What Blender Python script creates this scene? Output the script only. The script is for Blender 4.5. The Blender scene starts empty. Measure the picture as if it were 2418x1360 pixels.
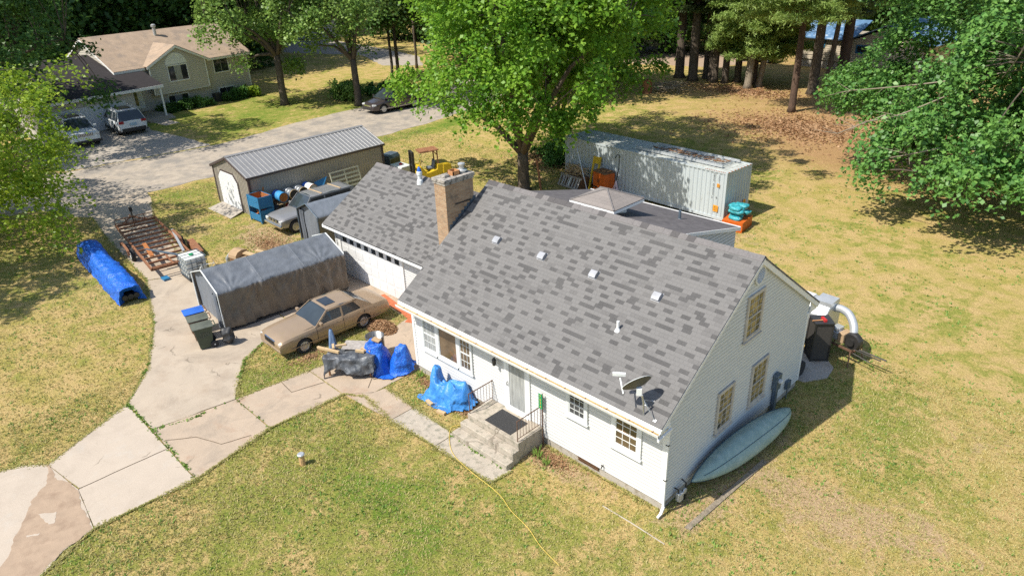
import bpy, bmesh, math, random
import numpy as np
from mathutils import Vector, Matrix, noise
R = math.radians
PI = math.pi
random.seed(7)
rng = np.random.default_rng(11)
S = bpy.context.scene
COL = S.collection

# ---------------------------------------------------------------- camera
cam = bpy.data.cameras.new('camera')
cam.sensor_width = 36.0
cam.lens = 36.0 * 1684.19 / 2418.0
cam.clip_start = 0.1
cam.clip_end = 3000
camo = bpy.data.objects.new('camera', cam)
COL.objects.link(camo)
yaw, pit, rol = -0.796063, 0.455403, -0.037154
F = Vector((math.sin(yaw)*math.cos(pit), math.cos(yaw)*math.cos(pit), -math.sin(pit)))
Rt = Vector((math.cos(yaw), -math.sin(yaw), 0))
Up = Rt.cross(F)
c_, s_ = math.cos(rol), math.sin(rol)
Rt2 = c_*Rt + s_*Up
Up2 = -s_*Rt + c_*Up
mw = Matrix(((Rt2.x, Up2.x, -F.x, 8.1154), (Rt2.y, Up2.y, -F.y, -13.5243), (Rt2.z, Up2.z, -F.z, 14.6671), (0, 0, 0, 1)))
camo.matrix_world = mw
S.camera = camo

# ---------------------------------------------------------------- sky, sun, exposure
SUN_AZ, SUN_EL = R(20), R(53)      # light travels towards (+sin az, +cos az), down
W = bpy.data.worlds.new('World')
S.world = W
W.use_nodes = True
wn = W.node_tree
sky = wn.nodes.new('ShaderNodeTexSky')
sky.sky_type = 'NISHITA'
sky.sun_disc = False
sky.sun_elevation = SUN_EL
sky.sun_rotation = PI + SUN_AZ
sky.air_density = 1.0
wn.links.new(sky.outputs[0], wn.nodes['Background'].inputs[0])
wn.nodes['Background'].inputs[1].default_value = 0.14
sl = bpy.data.lights.new('sun', 'SUN')
sl.energy = 5.0
sl.angle = R(0.5)
sl.color = (1.0, 0.94, 0.84)
so = bpy.data.objects.new('sun', sl)
COL.objects.link(so)
ldir = Vector((math.sin(SUN_AZ)*math.cos(SUN_EL), math.cos(SUN_AZ)*math.cos(SUN_EL), -math.sin(SUN_EL)))
so.rotation_euler = ldir.to_track_quat('-Z', 'Y').to_euler()
so.location = (-20, -40, 60)
vs = S.view_settings
vs.view_transform = 'Standard'
vs.look = 'None'
vs.exposure = 0.36
vs.gamma = 1.0
vs.use_curve_mapping = False
S.cycles.max_bounces = 5
S.cycles.sample_clamp_indirect = 1.5
S.cycles.use_adaptive_sampling = False
S.cycles.transparent_max_bounces = 8
S.cycles.use_denoising = False

# ---------------------------------------------------------------- materials
def newmat(name):
    m = bpy.data.materials.new(name)
    m.use_nodes = True
    nt = m.node_tree
    return m, nt, nt.nodes['Principled BSDF']
def nd(nt, t, ins=None, **kw):
    n = nt.nodes.new(t)
    for k, v in kw.items(): setattr(n, k, v)
    for k, v in (ins or {}).items():
        s = n.inputs[k]
        if isinstance(v, bpy.types.NodeSocket): nt.links.new(v, s)
        elif isinstance(v, (tuple, list)) and s.type == 'RGBA': s.default_value = tuple(v) + ((1,) if len(v) == 3 else ())
        else: s.default_value = v
    return n
def mth(nt, op, a, b=0.0, c=0.0, clamp=False):
    n = nd(nt, 'ShaderNodeMath', {0: a, 1: b, 2: c}, operation=op)
    n.use_clamp = clamp
    return n.outputs[0]
def mixc(nt, f, a, b, mode='MIX'):
    n = nt.nodes.new('ShaderNodeMix'); n.data_type = 'RGBA'; n.blend_type = mode
    for i, v in ((0, f), (6, a), (7, b)):
        if isinstance(v, bpy.types.NodeSocket): nt.links.new(v, n.inputs[i])
        elif i: n.inputs[i].default_value = tuple(v) + (1,)
        else: n.inputs[0].default_value = v
    return n.outputs[2]
def nz(nt, vec, scale, detail=3, rough=.55, dist=0):
    return nd(nt, 'ShaderNodeTexNoise', {'Vector': vec, 'Scale': scale, 'Detail': detail, 'Roughness': rough, 'Distortion': dist}).outputs[0]
def ramp(nt, v, lo, hi):
    n = nd(nt, 'ShaderNodeMapRange', {0: v, 1: lo, 2: hi, 3: 0.0, 4: 1.0})
    n.clamp = True
    return n.outputs[0]
def oc(nt, uv=False):
    if uv:
        return nt.nodes.new('ShaderNodeUVMap').outputs[0]
    return nt.nodes.new('ShaderNodeTexCoord').outputs['Object']
def mat(name, col, rough=.6, metal=0.0, var=.12, scale=4.0, bump=0.0, bscale=30.0, col2=None, thr=(.5, .7), s2=3.0, spec=.5, coat=0.0, stretch=None, trans=0.0):
    m, nt, p = newmat(name)
    v = oc(nt)
    if stretch:
        v = nd(nt, 'ShaderNodeMapping', {0: v, 3: stretch}).outputs[0]
    n1 = nz(nt, v, scale, 4)
    f = ramp(nt, n1, .25, .75)
    a = tuple(c*(1-var) for c in col); b = tuple(min(1, c*(1+var)) for c in col)
    c = mixc(nt, f, a, b)
    if col2:
        f2 = ramp(nt, nz(nt, v, s2, 6, .65), *thr)
        c = mixc(nt, f2, c, col2)
    nt.links.new(c, p.inputs['Base Color'])
    p.inputs['Roughness'].default_value = rough
    p.inputs['Metallic'].default_value = metal
    p.inputs['Specular IOR Level'].default_value = spec
    p.inputs['Coat Weight'].default_value = coat
    if bump:
        bn = nd(nt, 'ShaderNodeBump', {'Strength': bump, 'Distance': .05, 'Height': nz(nt, v, bscale, 4)})
        nt.links.new(bn.outputs[0], p.inputs['Normal'])
    return m

M = {}
def weather(k, amt=.5, crack=.012, vs=.45):     # stains, grit and fine cracks on poured concrete
    nt = M[k].node_tree; p = nt.nodes['Principled BSDF']; src = p.inputs['Base Color'].links[0].from_socket; v = oc(nt)
    st = ramp(nt, nz(nt, v, .55, 7, .68, 1.2), .50, .68); c = mixc(nt, mth(nt, 'MULTIPLY', st, amt), src, (.235, .185, .135))
    g = ramp(nt, nz(nt, v, 38, 4, .8), .3, .7); c = mixc(nt, .22, c, mixc(nt, g, (.1, .08, .06), (.75, .68, .58)))
    wv = nd(nt, 'ShaderNodeVectorMath', {0: v, 1: nd(nt, 'ShaderNodeTexNoise', {'Vector': v, 'Scale': 1.2, 'Detail': 4}).outputs[1]}, operation='ADD').outputs[0]
    vo = nd(nt, 'ShaderNodeTexVoronoi', {'Vector': wv, 'Scale': vs}, feature='DISTANCE_TO_EDGE').outputs[0]
    ck = mth(nt, 'MULTIPLY', mth(nt, 'LESS_THAN', vo, crack), ramp(nt, nz(nt, v, .8, 2), .56, .62))
    c = mixc(nt, mth(nt, 'MULTIPLY', ck, .5), c, (.10, .08, .055)); nt.links.new(c, p.inputs['Base Color'])
def m_(k, *a, **kw):
    M[k] = mat(k, *a, **kw)
m_('white_siding', (.62, .62, .605), .55, var=.05, scale=1.2, col2=(.56, .54, .49), thr=(.62, .78), s2=9, stretch=(1, 1, 5))
m_('white_paint', (.78, .79, .78), .5, var=.05, col2=(.6, .58, .53), thr=(.66, .8), s2=6)
m_('trim_grey', (.62, .64, .64), .55, var=.06)
m_('foundation', (.42, .38, .32), .9, var=.2, scale=3, bump=.3, col2=(.28, .24, .18), thr=(.5, .65))
m_('concrete', (.41, .335, .25), .9, var=.10, scale=1.2, bump=.15, bscale=60, col2=(.33, .25, .175), thr=(.5, .74), s2=.9)
m_('concrete_light', (.45, .375, .295), .9, var=.06, scale=1.5, bump=.1, bscale=70, col2=(.46, .42, .36), thr=(.55, .8), s2=1.2)
m_('concrete_worn', (.40, .305, .215), .92, var=.12, scale=1.5, bump=.2, bscale=60, col2=(.33, .2, .12), thr=(.55, .74), s2=1.0)
m_('step_concrete', (.40, .35, .28), .92, var=.14, scale=3, bump=.4, bscale=45, col2=(.2, .19, .14), thr=(.5, .64), s2=5)
m_('gutter_debris', (.42, .29, .12), .9, var=.35, scale=14)
m_('black_metal', (.03, .028, .026), .45, var=.2)
m_('iron_rail', (.13, .07, .045), .6, var=.4, scale=14)
m_('glass_dark', (.03, .035, .04), .06, var=.5, scale=1.3, spec=.9)
m_('glass_blind', (.34, .26, .11), .35, var=.5, scale=5, col2=(.04, .04, .03), thr=(.45, .6), s2=3)
m_('glass_warm', (.12, .085, .05), .1, var=.5, scale=1.5, col2=(.33, .14, .05), thr=(.55, .7), s2=1.2, spec=.8)
m_('glass_curtain', (.33, .34, .33), .3, var=.4, scale=3, stretch=(4, 4, .5))
m_('steel', (.52, .54, .56), .35, metal=.85, var=.15, scale=6)
m_('galvanised', (.55, .57, .58), .4, metal=.5, var=.12, scale=3)
m_('rust', (.22, .09, .042), .8, var=.45, scale=9, bump=.3, col2=(.34, .17, .08), thr=(.5, .62), s2=12)
m_('rust_orange', (.36, .13, .035), .8, var=.35, scale=8)
m_('vent_metal', (.33, .34, .36), .45, metal=.3, var=.15)
m_('rubber', (.025, .025, .026), .8, var=.25, scale=12)
m_('rim', (.5, .51, .52), .3, metal=.7, var=.1)
m_('rim_white', (.7, .7, .68), .4, var=.1)
m_('black_plastic', (.03, .031, .033), .5, var=.3, scale=8)
m_('bin_green', (.045, .065, .04), .5, var=.25, scale=6, bump=.1)
m_('bin_lid', (.10, .11, .085), .5, var=.25, scale=6)
m_('bin_brown', (.17, .08, .045), .55, var=.2)
m_('blue_plastic', (.03, .13, .52), .4, var=.15, scale=6)
m_('yellow_paint', (.62, .42, .02), .45, var=.15, scale=5, col2=(.35, .25, .05), thr=(.62, .7), s2=5)
m_('orange_paint', (.55, .11, .01), .5, var=.2, scale=6, col2=(.3, .06, .01), thr=(.58, .66), s2=6)
m_('blue_steel', (.025, .17, .34), .5, var=.2, scale=6, col2=(.02, .10, .2), thr=(.58, .66), s2=6)
m_('wood_pale', (.5, .36, .2), .8, var=.25, scale=8, stretch=(1, 1, 6))
m_('wood_grey', (.33, .30, .27), .85, var=.3, scale=8)
m_('wood_brown', (.2, .1, .045), .85, var=.35, scale=8)
m_('wood_post', (.52, .33, .15), .8, var=.25, scale=10)
m_('bark', (.10, .078, .058), .95, var=.45, scale=7, bump=1.0, bscale=18, stretch=(1, 1, .3))
m_('bark_pale', (.24, .20, .15), .95, var=.35, scale=7, bump=.8, bscale=18, stretch=(1, 1, .3))
m_('bark_red', (.095, .06, .042), .95, var=.4, scale=6, bump=.8, bscale=14, stretch=(1, 1, .4))
m_('deadwood', (.26, .215, .16), .9, var=.25)
m_('sedan_gold', (.37, .27, .175), .32, metal=.3, var=.07, scale=2, col2=(.36, .27, .14), thr=(.58, .78), s2=3, coat=.3)
m_('van_grey', (.075, .06, .06), .25, metal=.4, var=.05, coat=.6)
m_('suv_white', (.74, .76, .77), .3, var=.03, coat=.6)
m_('truck_grey', (.33, .32, .31), .35, metal=.5, var=.08, coat=.3)
m_('chrome', (.7, .7, .7), .15, metal=1.0, var=.05)
m_('lamp_glass', (.6, .62, .62), .1, var=.1, spec=.8)
m_('amber', (.75, .3, .03), .3, var=.1)
m_('tail_red', (.35, .015, .015), .25, var=.1)
m_('plate_blue', (.35, .5, .62), .4, var=.2, scale=20)
m_('interior', (.1, .09, .08), .8)
m_('car_glass', (.035, .045, .05), .06, var=.3, scale=1.5, spec=.9)
m_('car_glass_dusty', (.13, .16, .15), .22, var=.3, scale=3, spec=.7)
m_('sand', (.36, .265, .185), .95, var=.12, scale=3, bump=.2, col2=(.27, .19, .13), thr=(.5, .7), s2=1.8)
m_('brick_red', (.42, .12, .05), .9, var=.3, scale=9, bump=.3)
m_('asphalt', (.38, .325, .26), .95, var=.18, scale=2.2, bump=.3, bscale=90, col2=(.25, .225, .195), thr=(.45, .62), s2=.6)
m_('cement_far', (.36, .32, .27), .95, var=.1, scale=1.0)
m_('roof_membrane', (.10, .092, .095), .85, var=.2, scale=2.5, col2=(.14, .13, .13), thr=(.5, .7), s2=5)
m_('lead_flash', (.13, .17, .21), .45, metal=.4, var=.3, scale=6)
m_('container_paint', (.44, .49, .51), .6, var=.06, scale=2, col2=(.32, .31, .27), thr=(.63, .76), s2=5, stretch=(1, 1, .25))
m_('container_top', (.44, .46, .43), .7, var=.2, scale=2.5, col2=(.22, .17, .11), thr=(.58, .72), s2=4)
m_('shed_tan', (.36, .325, .275), .5, metal=.2, var=.08, scale=2)
m_('shed_roof', (.29, .285, .28), .45, metal=.3, var=.08, scale=1.5)
m_('shed_trim', (.075, .055, .052), .5, var=.2)
m_('door_white', (.68, .69, .69), .5, var=.04)
m_('tarp_grey', (.135, .148, .165), .36, var=.2, scale=2.5, bump=.35, bscale=14, col2=(.16, .17, .18), thr=(.5, .8), s2=1.5, spec=.6)
m_('tarp_slate', (.16, .18, .21), .5, var=.1, scale=3, bump=.25, bscale=14)
m_('tarp_side', (.135, .118, .098), .36, var=.25, scale=3, bump=.35, bscale=14, col2=(.15, .115, .08), thr=(.45, .7), s2=1.2, spec=.6)
m_('tarp_dark', (.075, .083, .095), .45, var=.3, scale=5, bump=.4, bscale=12, col2=(.17, .18, .19), thr=(.52, .62), s2=4)
m_('dish_olive', (.10, .095, .07), .6, var=.2)
m_('tarp_blue', (.008, .10, .52), .4, var=.3, scale=8, bump=.8, bscale=16, spec=.6, col2=(.02, .19, .68), thr=(.5, .62), s2=14)
m_('tarp_blue_faded', (.03, .20, .56), .42, var=.2, scale=3, bump=.7, bscale=9, spec=.6, col2=(.10, .33, .68), thr=(.5, .75), s2=3)
m_('tank_steel', (.22, .22, .22), .35, metal=.7, var=.3, scale=5, stretch=(4, 4, .3))
m_('denim', (.14, .22, .36), .9, var=.35, scale=8, bump=.3)
m_('plastic_white', (.72, .75, .74), .35, var=.08, scale=5)
m_('tote_white', (.66, .68, .64), .35, var=.1, scale=3)
m_('teal_sack', (.04, .33, .38), .3, var=.35, scale=9, bump=.5, col2=(.6, .5, .4), thr=(.62, .68), s2=6)
m_('canoe_green', (.25, .36, .335), .5, var=.12, scale=3, col2=(.33, .43, .41), thr=(.5, .7), s2=6)
m_('canoe_trim', (.03, .08, .12), .5)
m_('sign_green', (.01, .25, .09), .4, var=.05)
m_('sign_yellow', (.7, .5, .05), .5)
m_('marking_black', (.03, .03, .03), .6)
m_('sticker_orange', (.75, .32, .02), .5, var=.1)
m_('red_paint', (.5, .03, .03), .5, var=.15)
m_('trim_aged', (.50, .47, .42), .6, var=.2, scale=6, stretch=(1, 1, .4))
m_('hose_yellow', (.68, .5, .1), .5, var=.1)
m_('cardboard', (.38, .26, .15), .85, var=.15)
m_('terracotta', (.5, .24, .10), .8, var=.2)
m_('chimney_cap', (.36, .33, .29), .9, var=.2, scale=6, bump=.4, col2=(.12, .11, .1), thr=(.5, .62), s2=5)
m_('taupe_siding', (.53, .50, .44), .6, var=.05)
m_('roof_brown', (.36, .27, .195), .9, var=.14, scale=1.5, bump=.3, bscale=20, col2=(.25, .2, .16), thr=(.5, .7), s2=1)
m_('roof_dark', (.022, .018, .02), .9, var=.25, scale=3)
m_('blue_metal_roof', (.16, .3, .5), .35, metal=.3, var=.3, scale=1.5, col2=(.6, .68, .75), thr=(.55, .65), s2=1.5)
m_('beige_siding', (.5, .43, .32), .6, var=.06)
m_('pink_white', (.65, .5, .55), .5)
m_('mat_black', (.035, .035, .036), .95, var=.4, scale=30, bump=.5, bscale=60)
m_('screen_mesh', (.05, .045, .04), .7, var=.3, scale=20)

weather('concrete', .62); weather('concrete_worn', .75); weather('concrete_light', .3, .005, .3); weather('step_concrete', .5); weather('cement_far', .4)
def foliage(name, c1, c2, c3, trans=.35, rough=.45):
    m, nt, p = newmat(name)
    rnd = nt.nodes.new('ShaderNodeNewGeometry').outputs['Random Per Island']
    cr = nt.nodes.new('ShaderNodeValToRGB')
    e = cr.color_ramp.elements
    e[0].color = c1 + (1,); e[1].color = c3 + (1,)
    e.new(.55).color = c2 + (1,)
    nt.links.new(rnd, cr.inputs[0])
    big = ramp(nt, nz(nt, oc(nt), .55, 2), .35, .65)
    c = mixc(nt, big, cr.outputs[0], mixc(nt, .5, cr.outputs[0], c3))
    nt.links.new(c, p.inputs['Base Color'])
    p.inputs['Roughness'].default_value = rough
    p.inputs['Specular IOR Level'].default_value = .35
    tr = nd(nt, 'ShaderNodeBsdfTranslucent', {0: mixc(nt, .4, c, c3)})
    mx = nd(nt, 'ShaderNodeMixShader', {0: trans, 1: p.outputs[0], 2: tr.outputs[0]})
    nt.links.new(mx.outputs[0], nt.nodes['Material Output'].inputs[0])
    M[name] = m
foliage('leaf_bright', (.06, .18, .014), (.13, .31, .022), (.28, .46, .05), .42)
foliage('leaf_mid', (.045, .14, .035), (.09, .23, .05), (.19, .36, .075), .3)
foliage('leaf_dark', (.028, .08, .018), (.05, .13, .025), (.11, .22, .04), .35)
foliage('leaf_deep', (.024, .07, .018), (.045, .12, .028), (.11, .22, .045), .35)
foliage('leaf_lime', (.08, .19, .015), (.17, .33, .02), (.40, .50, .05), .45)
foliage('leaf_oak', (.07, .16, .03), (.14, .27, .05), (.30, .43, .10), .35)
foliage('needle_gold', (.12, .21, .04), (.22, .34, .07), (.36, .47, .13), .35)
foliage('needle_dark', (.03, .06, .018), (.06, .10, .028), (.12, .16, .05), .25)
foliage('grass_blade', (.22, .25, .06), (.38, .36, .12), (.60, .50, .24), .3, .7)
foliage('weed', (.10, .22, .035), (.17, .31, .055), (.28, .40, .09), .3, .6)
foliage('dry_leaf', (.20, .10, .045), (.32, .17, .08), (.46, .30, .17), .15, .8)

def laplines(k, step, off, amt=.45, wd=.2):   # shadow line under each lap, painted into the siding colour
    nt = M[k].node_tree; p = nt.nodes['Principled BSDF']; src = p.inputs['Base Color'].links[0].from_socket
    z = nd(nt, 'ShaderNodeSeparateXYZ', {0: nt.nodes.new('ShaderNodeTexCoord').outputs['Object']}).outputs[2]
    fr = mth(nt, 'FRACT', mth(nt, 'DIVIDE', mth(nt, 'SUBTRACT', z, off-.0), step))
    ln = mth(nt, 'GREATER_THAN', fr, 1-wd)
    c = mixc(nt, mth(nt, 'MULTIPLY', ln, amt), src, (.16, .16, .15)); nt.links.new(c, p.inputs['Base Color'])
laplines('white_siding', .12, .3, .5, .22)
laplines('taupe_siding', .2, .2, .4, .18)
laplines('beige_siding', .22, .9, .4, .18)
# shingles: uv in metres, u along the eave, v up the slope
def shingle(name, base, dark, light, pd=.80, w=.30, h=.145):
    m, nt, p = newmat(name)
    sep = nd(nt, 'ShaderNodeSeparateXYZ', {0: oc(nt, True)})
    u, v = sep.outputs[0], sep.outputs[1]
    row = mth(nt, 'FLOOR', mth(nt, 'DIVIDE', v, h))
    rr = nd(nt, 'ShaderNodeTexWhiteNoise', {'W': row}, noise_dimensions='1D').outputs[0]
    uu = mth(nt, 'ADD', mth(nt, 'DIVIDE', u, w), mth(nt, 'MULTIPLY', rr, 7.3))
    cell = mth(nt, 'FLOOR', uu)
    wn_ = nd(nt, 'ShaderNodeTexWhiteNoise', {'Vector': nd(nt, 'ShaderNodeCombineXYZ', {0: cell, 1: row}).outputs[0]}, noise_dimensions='2D')
    rnd = wn_.outputs[0]
    par = mth(nt, 'FLOORED_MODULO', row, 2.0)
    odd = nd(nt, 'ShaderNodeTexWhiteNoise', {'W': mth(nt, 'MULTIPLY', rnd, 77.7)}, noise_dimensions='1D').outputs[0]
    isd = mth(nt, 'MULTIPLY', ramp(nt, rnd, pd, pd + .02), mth(nt, 'MAXIMUM', mth(nt, 'MULTIPLY', mth(nt, 'LESS_THAN', par, .5), mth(nt, 'MAXIMUM', mth(nt, 'LESS_THAN', mth(nt, 'FLOORED_MODULO', cell, 2.0), .5), mth(nt, 'GREATER_THAN', odd, .8))), mth(nt, 'GREATER_THAN', odd, .93)))
    shade = ramp(nt, rnd, 0, pd)
    c = mixc(nt, shade, tuple(x*.93 for x in base), light)
    c = mixc(nt, isd, c, mixc(nt, nz(nt, oc(nt, True), 3, 3), dark, tuple(x*.8 for x in dark)))
    # half-tab edges and grain
    fr = mth(nt, 'FRACT', mth(nt, 'MULTIPLY', uu, 2))
    fv = mth(nt, 'FRACT', mth(nt, 'DIVIDE', v, h))
    gap = mth(nt, 'MAXIMUM', mth(nt, 'LESS_THAN', fr, .07), mth(nt, 'LESS_THAN', fv, .10))
    gr = ramp(nt, nz(nt, oc(nt, True), 60, 4, .7), .3, .7)
    c = mixc(nt, .30, c, mixc(nt, gr, (.02, .02, .02), (.34, .33, .32)))
    big = ramp(nt, nz(nt, oc(nt, True), .5, 3), .3, .7)
    c = mixc(nt, mth(nt, 'MULTIPLY', big, .22), c, tuple(x*1.25 for x in light))
    nt.links.new(c, p.inputs['Base Color'])
    p.inputs['Roughness'].default_value = .95
    hgt = mth(nt, 'SUBTRACT', mth(nt, 'MULTIPLY', gr, .25), mth(nt, 'ADD', gap, mth(nt, 'MULTIPLY', fv, .6)))
    bn = nd(nt, 'ShaderNodeBump', {'Strength': .7, 'Distance': .014, 'Height': hgt})
    nt.links.new(bn.outputs[0], p.inputs['Normal'])
    M[name] = m
shingle('shingle', (.110, .106, .102), (.034, .033, .033), (.152, .147, .141), .28, .29, .125)
shingle('shingle_plain', (.22, .19, .17), (.17, .15, .14), (.25, .215, .19), .97, .5, .15)

def brickmat(name, c1, c2, mortar, sc=1.0):
    m, nt, p = newmat(name)
    b = nd(nt, 'ShaderNodeTexBrick', {'Vector': oc(nt, True), 'Color1': c1, 'Color2': c2, 'Mortar': mortar, 'Scale': sc,
           'Mortar Size': .008, 'Brick Width': .21, 'Row Height': .072, 'Bias': 0.0})
    c = mixc(nt, mth(nt, 'MULTIPLY', ramp(nt, nz(nt, oc(nt), 2.5, 5), .56, .72), .7), b.outputs[0], (.13, .105, .08))
    nt.links.new(c, p.inputs['Base Color'])
    p.inputs['Roughness'].default_value = .9
    bn = nd(nt, 'ShaderNodeBump', {'Strength': .6, 'Distance': .01, 'Height': mth(nt, 'MULTIPLY', b.outputs[1], -1)})
    nt.links.new(bn.outputs[0], p.inputs['Normal'])
    M[name] = m
brickmat('brick_tan', (.33, .195, .105), (.44, .30, .18), (.34, .28, .21))

# ---------------------------------------------------------------- mesh helpers
SPLIT = {'rake_board', 'corner_board', 'soffit', 'gutter_hanger', 'bumper', 'downspout_strap', 'bumper_strip', 'wiper', 'strap', 'mudguard', 'guard_post', 'step_flashing', 'door_handle', 'support_block', 'base_rail', 'louvre'}
class MB:
    def __init__(s): s.v = []; s.f = []; s.mi = []; s.M = None; s.cur = 0
    def add(s, vs, fs):
        o = len(s.v)
        if s.M is not None: vs = [tuple(s.M @ Vector(v)) for v in vs]
        s.v += [tuple(v) for v in vs]; s.f += [tuple(i+o for i in f) for f in fs]; s.mi += [s.cur]*len(fs)
        return s
    def box(s, c, d, rz=0, rx=0, ry=0):
        x, y, z = d[0]/2, d[1]/2, d[2]/2
        vs = [Vector((a*x, b*y, e*z)) for e in (-1, 1) for b in (-1, 1) for a in (-1, 1)]
        if rz or rx or ry:
            m = Matrix.Rotation(rz, 3, 'Z') @ Matrix.Rotation(ry, 3, 'Y') @ Matrix.Rotation(rx, 3, 'X')
            vs = [m @ v for v in vs]
        vs = [v + Vector(c) for v in vs]
        return s.add(vs, [(0, 2, 3, 1), (4, 5, 7, 6), (0, 1, 5, 4), (2, 6, 7, 3), (0, 4, 6, 2), (1, 3, 7, 5)])
    def bb(s, x0, y0, z0, x1, y1, z1):
        return s.box(((x0+x1)/2, (y0+y1)/2, (z0+z1)/2), (abs(x1-x0), abs(y1-y0), abs(z1-z0)))
    def prism(s, pts, ax, a0, a1):      # polygon in the plane across ax, extruded from a0 to a1
        def P(p, a):
            return {'x': (a, p[0], p[1]), 'y': (p[0], a, p[1]), 'z': (p[0], p[1], a)}[ax]
        n = len(pts)
        vs = [P(p, a0) for p in pts] + [P(p, a1) for p in pts]
        fs = [tuple(range(n))[::-1], tuple(range(n, 2*n))] + [(i, (i+1) % n, n+(i+1) % n, n+i) for i in range(n)]
        return s.add(vs, fs)
    def quad(s, *p): return s.add(p, [tuple(range(len(p)))])
    def slab(s, p, t):                  # quad/polygon p thickened downwards along its normal by t
        p = [Vector(q) for q in p]
        n = (p[1]-p[0]).cross(p[2]-p[0]).normalized()
        if n.z < 0: p = p[::-1]; n = -n
        k = len(p)
        vs = p + [q - n*t for q in p]
        fs = [tuple(range(k)), tuple(range(k, 2*k))[::-1]] + [(i, k+i, k+(i+1) % k, (i+1) % k) for i in range(k)]
        return s.add(vs, fs)
    def tube(s, path, r, n=8, cap=True):
        P = [Vector(p) for p in path]; m = len(P)
        rs = r if isinstance(r, (list, tuple)) else [r]*m
        vs = []; pa = None
        for i, p in enumerate(P):
            t = (P[min(i+1, m-1)] - P[max(i-1, 0)]).normalized()
            if pa is None:
                pa = t.cross(Vector((0, 0, 1)) if abs(t.z) < .9 else Vector((1, 0, 0))).normalized()
            else:
                pa = (pa - t*pa.dot(t)).normalized()
            b = t.cross(pa)
            for k in range(n):
                a = 2*PI*k/n
                vs.append(p + (pa*math.cos(a) + b*math.sin(a))*rs[i])
        fs = [(i*n+k, i*n+(k+1) % n, (i+1)*n+(k+1) % n, (i+1)*n+k) for i in range(m-1) for k in range(n)]
        if cap: fs += [tuple(range(n))[::-1], tuple(range((m-1)*n, m*n))]
        return s.add(vs, fs)
    def lathe(s, prof, c=(0, 0, 0), n=20, ax='z', cap=True):
        vs = []
        for r, h in prof:
            for k in range(n):
                a = 2*PI*k/n; x, y = r*math.cos(a), r*math.sin(a)
                q = {'z': (x, y, h), 'x': (h, x, y), 'y': (x, h, y)}[ax]
                vs.append((q[0]+c[0], q[1]+c[1], q[2]+c[2]))
        m = len(prof)
        fs = [(i*n+k, i*n+(k+1) % n, (i+1)*n+(k+1) % n, (i+1)*n+k) for i in range(m-1) for k in range(n)]
        if cap: fs += [tuple(range(n))[::-1], tuple(range((m-1)*n, m*n))]
        return s.add(vs, fs)
    def grid(s, fn, nu, nv, closed=False):
        vs = [fn(i/nu, j/nv) for j in range(nv+1) for i in range(nu+1)]
        w = nu+1
        return s.add(vs, [(j*w+i, j*w+i+1, (j+1)*w+i+1, (j+1)*w+i) for j in range(nv) for i in range(nu)])
    def build(s, name, m, parent=None, smooth=False, uv=False, bevel=0, loc=None):
        if name in SPLIT:               # every separate piece becomes a part of its own
            par = list(range(len(s.v)))
            def find(a):
                while par[a] != a: par[a] = par[par[a]]; a = par[a]
                return a
            for f in s.f:
                for i in f[1:]: par[find(i)] = find(f[0])
            roots = {}
            for f in s.f: roots.setdefault(find(f[0]), []).append(f)
            if len(roots) > 1:
                o = None
                for fs in roots.values():
                    q = MB(); ids = sorted({i for f in fs for i in f}); mp_ = {a: k for k, a in enumerate(ids)}
                    q.v = [s.v[i] for i in ids]; q.f = [tuple(mp_[i] for i in f) for f in fs]; q.mi = [0]*len(fs)
                    o = q.build(name, m, parent, smooth, uv, bevel, loc)
                return o
        me = bpy.data.meshes.new(name)
        me.from_pydata(s.v, [], s.f)
        ms = m if isinstance(m, (list, tuple)) else [m]
        for q in ms: me.materials.append(M[q])
        if any(s.mi): me.polygons.foreach_set('material_index', s.mi)
        if smooth: me.polygons.foreach_set('use_smooth', [True]*len(me.polygons))
        bm = bmesh.new(); bm.from_mesh(me); bmesh.ops.recalc_face_normals(bm, faces=bm.faces); bm.to_mesh(me); bm.free()
        if uv:
            l = me.uv_layers.new(name='UVMap')
            for p in me.polygons:
                nn = p.normal
                if abs(nn.z) > .999: u, v = Vector((1, 0, 0)), Vector((0, 1, 0))
                else:
                    u = Vector((0, 0, 1)).cross(nn).normalized(); v = nn.cross(u)
                for li in p.loop_indices:
                    q = me.vertices[me.loops[li].vertex_index].co
                    l.data[li].uv = (q.dot(u), q.dot(v))
        me.update()
        o = bpy.data.objects.new(name, me)
        COL.objects.link(o)
        if parent is not None: o.parent = parent
        if loc: o.location = loc
        if bevel:
            b = o.modifiers.new('bevel', 'BEVEL'); b.width = bevel; b.segments = 2; b.limit_method = 'ANGLE'
        return o
def thing(name, label, cat, loc=(0, 0, 0), rz=0, group=None):
    o = bpy.data.objects.new(name, None)
    o.empty_display_size = .2
    COL.objects.link(o)
    o.location = loc; o.rotation_euler = (0, 0, rz)
    return tag(o, label, cat, group)
def tag(o, label, cat, group=None):
    o['label'] = label; o['category'] = cat
    if group: o['group'] = group
    return o
def struct(o): o['kind'] = 'structure'; return o
def stuff(o, label=None, cat=None):
    o['kind'] = 'stuff'
    if label: o['label'] = label; o['category'] = cat
    return o
def dup(root, loc, rz=None, label=None, group=None, sc=None):
    r = root.copy(); COL.objects.link(r); r.location = loc
    if rz is not None: r.rotation_euler = (0, 0, rz)
    if sc: r.scale = sc if isinstance(sc, tuple) else (sc, sc, sc)
    if label: r['label'] = label
    if group: r['group'] = group
    for ch in list(root.children):
        c = ch.copy(); COL.objects.link(c); c.parent = r
        for g in list(ch.children):
            d = g.copy(); COL.objects.link(d); d.parent = c
    return r
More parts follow.
